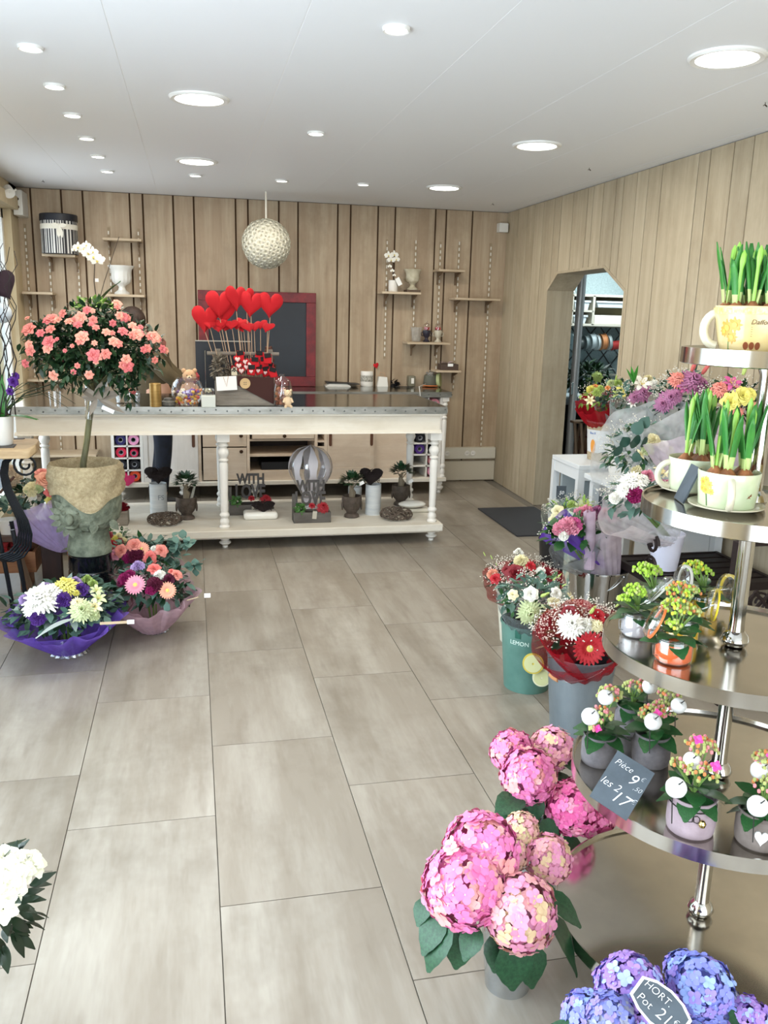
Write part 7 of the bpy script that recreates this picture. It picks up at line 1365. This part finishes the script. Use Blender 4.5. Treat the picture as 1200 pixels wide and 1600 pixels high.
p0, p1 = D(940, 890, 3.72), D(858, 835, 3.80); tulle(p0, p1, .03, .15, ruff=.04, waves=3, seed=24, a0=.3, a1=3.6).build('violet_wrapping', purpleline, t)
t = bouquet('tall rose-net cone of magenta carnations standing in the mirror bucket', pc_+Vector((-.0, -.04, .335)), D(938, 822, 3.74), (.10, .09, .06), [('carnation', 'mauve', 925, 808, .04), ('carnation', 'pink', 944, 805, .035), ('carnation', 'magenta', 934, 800, .03), ('carnation', 'pink', 955, 812, .03)], [(grn_m, 30, .05, .03)], 0,
    wraps=((pinkn2, ((.085, .10), dict(ruff=.07, seed=25, waves=3, rim=.06, hf=1))),), seed=25)
sc_ = D(932, 845, 3.60); tulle(D(921, 889, 3.66), D(922, 800, 3.68), .025, .03, ruff=.3, waves=2, seed=26, n=30).build('net_scarf', sheer('net_rose_thick', '#ddc6d6', .65), t)
pc_ = Vector((1.46, 2.87, 0)); t = bucket('flower_bucket', 'brushed grey zinc bucket with black liner, nearest the steel stand', pc_, .105, .135, .315, zinc_b, liner=blackp, handle=(math.radians(190), .55))
t = bouquet('large red-net bouquet with white chrysanthemum and bright red gerbera, in the grey zinc bucket', pc_+Vector((.0, 0, .285)), D(903, 990, 2.82), (.165, .13, .13),
    [('chrysanthemum', 'white', 892, 978, .056), ('gerbera', 'red', 919, 1012, .065), ('rose', 'red', 932, 965, .035), ('rose', 'darkred', 945, 970, .03), ('lily_bud', 'lime', 921, 960, .034), ('carnation', 'white', 914, 978, .03), ('rose', 'darkred', 890, 960, .035), ('lily_bud', 'lime', 960, 950, .02), ('chrysanthemum', 'cream', 930, 978, .03)],
    [(dgr_m, 60, .05, .022), (M('leaf_rust', '#6a4a30', .6), 50, .04, .014)], 420, wraps=((redn, ((.10, .185), dict(ruff=.05, seed=27, waves=4, p=.45, rim=.12, hf=.9))),), seed=27)
tulle(pc_+Vector((-.01, -.09, .30)), D(888, 978, 2.70), .06, .12, ruff=.06, waves=4, seed=28, a0=math.radians(60), a1=math.radians(300), p=.5).build('front_wrapping', redn, t)
q = D(890, 950, 2.78); MB().box((q.x-.018, q.y, q.z-.013), (q.x+.018, q.y+.001, q.z+.013)).build('price_card', MATS['card_white'], t)
pc_ = Vector((2.07, 4.42, 0)); bucket('flower_bucket', 'black bucket behind the mirror bucket, holding the pale film bouquet', pc_, .11, .14, .34, blackp)
bouquet('bouquet of cream and green blooms in clear film, behind the carnation bouquet', pc_+Vector((0, 0, .32)), D(893, 802, 4.35), (.16, .12, .10),
    [('rose', 'cream', 872, 800, .04), ('rose', 'cream', 868, 812, .04), ('lily', 'palegreen', 905, 795, .05), ('carnation', 'green', 893, 790, .03), ('lily', 'lime', 915, 792, .04), ('rose', 'cream', 897, 808, .03), ('rose', 'peach', 925, 800, .03)], [(lime_m, 60, .05, .02), (euc_m, 60, .05, .02)], 120, wraps=((sheer('film_pale', '#c3c8bd', .4), ((.09, .17), dict(ruff=.07, seed=29, waves=5))),), seed=29)
# long table, bench, white box table along the wall
whb = M('white_board', '#d7dbdd', .5)
t = thing('flower_table', 'pale long table under the row of lily bouquets along the plank wall', 'table', (2.55, 4.2, 0))
MB().box((2.33, 3.35, .63), (2.75, 4.75, .66)).build('tabletop', whb, t, bevel=.003)
for x, y in ((2.36, 3.9), (2.36, 4.68), (2.70, 3.9), (2.70, 4.68)): MB().box((x, y, 0), (x+.045, y+.045, .63)).build('leg', whb, t)
MB().box((2.70, 3.95, .1), (2.72, 4.68, .62)).build('back_board', whb, t)
t = thing('iron_bench', 'dark wrought-iron bench with slatted seat and scrollwork', 'bench', (2.35, 3.6, 0)); bi = M('bench_iron', '#2b211f', .5, .4)
for i in range(6): MB().box((2.10, 3.34+.085*i, .385), (2.66, 3.40+.085*i, .40)).build('seat_slat', bi, t)
MB().box((2.09, 3.33, .365), (2.67, 3.345, .405)).box((2.09, 3.83, .365), (2.67, 3.845, .405)).box((2.08, 3.33, .365), (2.10, 3.845, .405)).box((2.66, 3.33, .365), (2.68, 3.845, .405)).build('seat_frame', bi, t)
for x in (2.1, 2.65):
    for y in (3.35, 3.82): MB().tube([(x, y, .37), (x-.01, y, .2), (x, y, .004)], .012).build('leg', bi, t)
for k, x in enumerate((2.2, 2.33, 2.46, 2.58)): MB().tube([(x+.055*math.cos(a)*(1-a/14), 3.335, .30+.055*math.sin(a)*(1-a/14)) for a in [q_*.5 for q_ in range(20)]], .006, 6).build('scroll', bi, t)
for sgn, z in ((1, .47), (-1, .58)): MB().tube([(2.06+sgn*.0, 3.42+.05*math.cos(a)*(1-a/16)*sgn+.02, z+.05*math.sin(a)*(1-a/16)) for a in [q_*.5 for q_ in range(22)]], .008, 6).build('arm_scroll', bi, t)
t = thing('patterned_tin', 'teal and cream patterned tin behind the bench scroll', 'tin', (2.0, 4.02, 0)); MB().lathe([(.085, .0), (.09, .01), (.09, .58), (.08, .58), (.08, .5), (0, .5)], (2.03, 4.1, 0), 28).build('body', M('tin_teal', '#7fa7a0', .5, col2='#d8d6bf', vscale=(30, 30, 30)), t)
t = thing('lattice_screen', 'dark lattice screen at the right-hand edge behind the steel stand', 'screen', (2.55, 3.0, 0)); a0_, b0_ = D(1150, 880, 2.95), D(1235, 960, 2.95); x0_, x1_, zt_2, zb_2 = a0_.x, a0_.x+.36, D(1180, 845, 2.95).z, .002
for s in (1, -1):
    mb = MB()
    for i in range(-5, 8):
        xs0 = x0_+i*.075; x_a, x_b = xs0, xs0+s*.5
        pa, pb = [(x_a, zb_2), (x_b, zb_2+.5)] if s > 0 else [(xs0+.3, zb_2), (xs0-.2, zb_2+.5)]
        # clip to the frame
        def clip(p, q):
            (xa_, za_), (xb_, zb__) = p, q; pts = []
            for tt_ in [k/40 for k in range(41)]:
                X, Z = xa_+(xb_-xa_)*tt_, za_+(zb__-za_)*tt_
                if x0_ <= X <= x1_ and zb_2 <= Z <= zt_2: pts.append((X, Z))
            return (pts[0], pts[-1]) if len(pts) > 2 else None
        c_ = clip(pa, pb)
        if c_: mb.tube([(c_[0][0], 2.95+.006*s, c_[0][1]), (c_[1][0], 2.95+.006*s, c_[1][1])], .008, 5)
    mb.build('lattice_bars', bi, t)
for q in (((x0_-.015, 2.935, 0), (x0_+.005, 2.965, zt_2)), ((x1_-.005, 2.935, 0), (x1_+.015, 2.965, zt_2)), ((x0_, 2.935, zt_2-.02), (x1_, 2.965, zt_2))): MB().box(*q).build('frame_bar', bi, t)
# big white-net bouquet f in the lilac-white pot on the bench
pf = D(1037, 888, 3.6); pf.z = .4055; hh = D(1037, 835, 3.6).z-.40; t = bucket('flower_pot', 'tall plain lilac-white pot on the iron bench', pf, .062, .082, hh, M('pot_lilacwhite', '#dcdbea', .4), cat='pot')
t = bouquet('white-net bouquet with a white chrysanthemum and magenta carnation, in the lilac-white pot', pf+Vector((0, 0, hh-.015)), D(993, 780, 3.52), (.16, .13, .12),
    [('chrysanthemum', 'white', 987, 757, .06), ('chrysanthemum', 'white', 975, 768, .04), ('chrysanthemum', 'white', 1002, 752, .035), ('carnation', 'magenta', 992, 774, .045), ('carnation', 'pink', 1011, 746, .035), ('lily', 'cream', 1030, 742, .045), ('lily_bud', 'cream', 1026, 745, .03), ('lily_bud', 'cream', 1034, 748, .03), ('carnation', 'pink', 1038, 757, .025), ('carnation', 'white', 962, 778, .03)],
    [(euc_m, 80, .06, .035), (grn_m, 50, .05, .02)], 160, wraps=((whiten, ((.06, .18), dict(ruff=.08, seed=31, waves=5))),), seed=31)
tulle(pf+Vector((-.02, -.05, hh)), D(968, 795, 3.42), .05, .12, ruff=.08, waves=3, seed=32, a0=math.radians(100), a1=math.radians(330)).build('front_wrapping', sheer('net_pinkwhite', '#e6dde2', .5), t)
# big arching white net bouquet g
pg = Vector((2.42, 3.95, .661)); bucket('flower_bucket', 'white bucket on the long table inside the arching white net', pg, .07, .09, .16, white_m)
t = bouquet('largest bouquet, eucalyptus and limonium in arching white net above the bench', pg+Vector((0, 0, .14)), D(1003, 705, 3.85), (.21, .15, .16),
    [('carnation', 'cream', 1020, 688, .035), ('carnation', 'palegreen', 1010, 702, .035), ('carnation', 'white', 1035, 697, .03), ('carnation', 'palegreen', 1045, 705, .025), ('carnation', 'cream', 995, 735, .03), ('lily', 'cream', 1000, 710, .03)],
    [(euc_m, 140, .05, .03), (grn_m, 100, .05, .02), (M('limonium', '#a9a08e', .8, col2='#8d9480', vscale=(40, 40, 40)), 220, .022, .009)], 130, wraps=((whiten, ((.06, .30), dict(ruff=.05, seed=33, waves=4, p=.5, rim=.12, hf=1))),), seed=33)
el = big_leaf('leaf', M('eucalyptus_dark', '#2f5044', .5), 1.0, .1, False)
for px, py, L in ((992, 678, .07), (1000, 690, .075), (980, 697, .06), (1012, 688, .06), (972, 706, .06), (988, 712, .05), (1003, 668, .06)): put_leaf(el, t, D(px, py, 3.68), (R_.uniform(-1, 1), -.2, R_.uniform(-.3, 1)), L, 'eucalyptus_leaf', roll=1.2)
tulle(D(1040, 745, 3.95), D(1003, 655, 4.02), .12, .33, ruff=.05, waves=4, seed=34, a0=-.5, a1=math.pi*1.15, p=.55).build('back_wrapping', whiten, t)
tulle(D(1080, 745, 3.55), D(1075, 690, 3.6), .08, .20, ruff=.10, waves=5, seed=35, p=.6).build('side_wrapping', pinkn2, t)
# row of lily bouquets
def hb(label, x, y, c, R, bl, fo, br, wr_s, seed, bl2='white'):
    b = Vector((x, y, .661)); bucket('flower_bucket', label[1], b, .07, .092, .19, label[2]); return bouquet(label[0], b+Vector((0, 0, .17)), c, R, bl, fo, br, wraps=wr_s, seed=seed)
hb(('grey-net bouquet with cream lilies and mauve daisies above the doorway end of the row', 'white bucket at the doorway end of the long table', white_m), 2.47, 4.55, D(1003, 628, 4.45), (.17, .13, .14),
   [('lily', 'white', 1002, 603, .06), ('carnation', 'cream', 1012, 595, .035), ('chrysanthemum', 'white', 1020, 602, .035), ('chrysanthemum', 'mauve', 1003, 617, .05), ('chrysanthemum', 'mauve', 990, 623, .035), ('chrysanthemum', 'mauve', 1012, 612, .035), ('lily', 'white', 988, 630, .03)], [(euc_m, 90, .06, .035), (grn_m, 60, .05, .02)], 170, ((greyn, ((.07, .17), dict(ruff=.08, seed=36))),), 36)
mb = MB(); q = D(990, 600, 4.35); [mb.leaf(q, (dx, -.2, 1), .11, .022, droop=.1) for dx in (-.6, -.3, .0)]; o = COL.objects[-1]
mb.build('lily_leaves', brt_m, bpy.data.objects[[o_.name for o_ in COL.objects if o_.get('label', '').startswith('grey-net bouquet')][0]])
t = hb(('bouquet of mauve chrysanthemums and pink lily buds, in the middle of the row', 'white bucket in the middle of the long table', white_m), 2.50, 4.12, D(1070, 622, 3.95), (.18, .13, .14),
   [('chrysanthemum', 'mauve', 1080, 600, .07), ('chrysanthemum', 'mauve', 1092, 605, .05), ('chrysanthemum', 'mauve', 1048, 622, .05), ('chrysanthemum', 'mauve', 1038, 630, .05), ('chrysanthemum', 'coral', 1058, 596, .05), ('lily', 'hotpink', 1068, 606, .04), ('lily_bud', 'salmon', 1080, 582, .05), ('lily_bud', 'salmon', 1096, 586, .05), ('chrysanthemum', 'mauve', 1056, 618, .035)], [(euc_m, 80, .06, .035), (dgr_m, 60, .07, .022)], 260, ((greyn, ((.07, .18), dict(ruff=.08, seed=37))),), 37)
t = hb(('bouquet of yellow roses and pink lilies at the steel-stand end of the row', 'pale blue bucket at the near end of the long table', M('bucket_paleblue', '#b4bdd8', .4)), 2.53, 3.62, D(1148, 635, 3.58), (.19, .13, .13),
   [('lily', 'hotpink', 1142, 603, .05), ('lily', 'mauve', 1146, 608, .04), ('chrysanthemum', 'coral', 1124, 611, .045), ('rose', 'yellow', 1140, 630, .05), ('rose', 'yellow', 1158, 620, .05), ('rose', 'yellow', 1170, 617, .035), ('chrysanthemum', 'coral', 1148, 646, .04), ('lily_bud', 'lime', 1160, 588, .045), ('chrysanthemum', 'peach', 1178, 640, .04)], [(grn_m, 120, .07, .03), (dgr_m, 60, .07, .022)], 200, ((pinkn2, ((.07, .18), dict(ruff=.08, seed=38))),), 38)
# white box table with printed bucket
t = thing('white_box_table', 'white box-shaped side table by the doorway', 'table', (2.50, 5.05, 0)); wx0, wy0, wz = 2.365, 4.9, .678
MB().box((wx0, wy0, wz-.03), (wx0+.40, wy0+.42, wz)).build('tabletop', whb, t, bevel=.003)
for y in (wy0, wy0+.38): MB().box((wx0, y, 0), (wx0+.045, y+.04, wz-.03)).build('leg', whb, t); MB().box((wx0+.355, y, 0), (wx0+.4, y+.04, wz-.03)).build('leg', whb, t)
MB().box((wx0+.045, wy0+.005, wz-.10), (wx0+.355, wy0+.03, wz-.03)).box((wx0+.005, wy0+.04, wz-.10), (wx0+.03, wy0+.38, wz-.03)).build('apron', whb, t)
MB().box((wx0+.03, wy0+.30, .2), (wx0+.37, wy0+.33, wz-.1)).build('back_panel', M('panel_grey', '#9ba6aa', .6), t)
q = D(943, 775, 4.93); sign('small chalkboard with a chalk digit leaning inside the white box table', Vector((q.x, 4.93, q.z)), .075, .115, (-.25, -1, 0), (0, 0, 1), [('1', .06, 0, 0)])
q = D(877, 770, 4.75); tt, *_ = sign('small black chalkboard with faint scribble at the foot of the steel door', Vector((q.x, 4.75, q.z)), .06, .085, (-.2, -1, .1), (0, 0, 1), [('50', .03, 0, 0)]); 
MB().tube([(q.x, 4.76, q.z-.04), (q.x+.01, 4.78, .002)], .003).build('pick', bi, tt)
c = Vector((D(893, 760, 5.5).x+.02, 5.6, 0)); zt_3 = D(896, 738, 5.5).z
tag(MB().prism([(c.x-.02, c.y-.12, 0), (c.x+.10, c.y-.12, 0), (c.x+.10, c.y-.12, zt_3+.03), (c.x+.02, c.y-.12, zt_3)], (0, .25, 0)).build('wood_block', M('trunk_brown', '#4a372b', .8, col2='#33251d', vscale=(8, 8, 3)), org=c, bevel=.008), 'dark brown wooden block standing between the door edge and the white box table', 'block')
pp = Vector((D(948, 725, 5.05).x, 5.10, wz+.001)); r_ = 40*5.4/1330; r_ = .125; hP = D(948, 662, 5.0).z-wz
t = bucket('flower_bucket', 'white bucket printed with basket weave and blue lettering, on the white box table', pp, .105, r_, hP, M('print_white', '#d6d9da', .5), liner=blackp)
weave = M('weave_print', '#b8a88c', .7, col2='#a08f74', vscale=(60, 60, 90)); rP = lambda z: .105+(r_-.105)*z/hP
for a_, b_ in ((.0, .055), (hP-.05, hP-.006)): MB().lathe([(rP(a_)+.001, a_+.002), (rP(b_)+.001, b_)], pp, 40, cap=False).build('weave_band', weave, t)
af = math.atan2(-pp.y, -pp.x); text_part('lettering', 'Box B', .020, (pp.x+rP(.17)*math.cos(af-.75), pp.y+rP(.17)*math.sin(af-.75), pp.z+hP*.72), (1, 0, 0), (0, 0, 1), M('letter_blue', '#3f6fb5', .5), t, ext=.0005, bend=((pp.x, pp.y), rP(hP*.7)+.001)); bent_print(t, 'orange_print', blob(0, 0, .02, .045, 14), pp, rP, af-.72, hP*.38, pr_o, off=.0015)
bouquet('small red-net bouquet of yellow-green berries on the printed bucket', pp+Vector((-.04, 0, hP-.01)), D(932, 625, 5.05), (.12, .10, .10), [('carnation', 'yellow', 924, 610, .035), ('carnation', 'lime', 932, 614, .035), ('rose', 'orange', 930, 606, .025), ('lily', 'cream', 922, 626, .035), ('carnation', 'lime', 938, 609, .03)], [(lime_m, 70, .04, .018)], 60, wraps=((sheer('net_red2', '#b0202c', .8), ((.06, .14), dict(ruff=.08, seed=41, p=.5, rim=.12, hf=.95))),), seed=41)
bouquet('yellow star lily bouquet with grey-green leaves in misty film, on the printed bucket', pp+Vector((.05, -.02, hP-.01)), D(965, 622, 4.98), (.13, .11, .13), [('lily', 'yellow', 972, 613, .05), ('lily', 'lime', 965, 616, .04), ('carnation', 'palegreen', 955, 600, .03), ('rose', 'orange', 950, 607, .02), ('lily_bud', 'lime', 962, 596, .03), ('carnation', 'green', 965, 600, .03)], [(euc_m, 110, .05, .03), (grn_m, 50, .05, .02)], 40, wraps=((greyn, ((.06, .15), dict(ruff=.08, seed=42, p=.5))),), seed=42)
# green arrangement seen through the doorway, on the back-room counter
cv = D(918, 624, CY+.15); cv.z = zc+.001; t = thing('green_arrangement', 'dark green leafy arrangement on the back-room counter, seen through the doorway', 'plant', cv)
MB().lathe([(.05, 0), (.09, .05), (.10, .08), (.09, .08), (0, .06)], cv, 22).build('bowl', M('bowl_dark', '#2a2f2c', .4), t)
cg = D(920, 592, CY+.1); stuff(foliage(cg, (.24, .16, .17), 420, .09, .028, seed=61, lo=-.7, mi_n=2).build('foliage', [dgr_m, grn_m], t)); MB().tube([cv+Vector((0, 0, .05)), cg], .03, 8).build('stems', stem_m, t)
put('green_bloom', flower('chrysanthemum', 'lime', FC['lime']), t, cg+Vector((.0, -.16, .03)), (0, -1, .3), .055)
mb = MB(); [mb.leaf(D(935, 612, CY+.02), (dx, -.4, dz), .13, .08, droop=.3) for dx, dz in ((1, .1), (.6, .5), (-.4, .3), (.9, -.3))]; mb.build('pale_leaves', M('leaf_pale', '#b9c2b0', .6), t)
# two dark chairs' legs by the back-room counter
for k, px in enumerate((900, 910)):
    q = D(px, 700, 6.9); t = thing('folding_stool', 'dark wooden stool leg frame before the back-room counter, %s the steel door' % ('next to' if k == 0 else 'second from'), 'stool', (q.x, 6.95, 0)); zt4 = D(px, 660, 6.95).z
    MB().tube([(q.x-.03, 6.9, zt4), (q.x+.06, 6.9, .0+.004)], .014).build('leg', brk_m, t); MB().tube([(q.x+.06, 6.98, zt4), (q.x-.03, 6.98, .004)], .014).build('leg', brk_m, t); MB().box((q.x-.05, 6.88, zt4), (q.x+.08, 7.0, zt4+.02)).build('seat', brk_m, t, bevel=.004)
# door mat
m0 = [G(746, 796), G(803, 838), Vector((2.80, 5.70, 0)), Vector((2.80, 6.60, 0))]
tag(MB().prism([(2.30, 5.70, .0005), (2.80, 5.70, .0005), (2.80, 6.60, .0005), (2.30, 6.60, .0005)], (0, 0, .010)).build('door_mat', M('mat_grey', '#3c3d40', .95, bump=.5, bscale=300), org=(2.55, 6.15, 0), smooth=False), 'dark grey rectangular door mat in front of the doorway', 'mat')
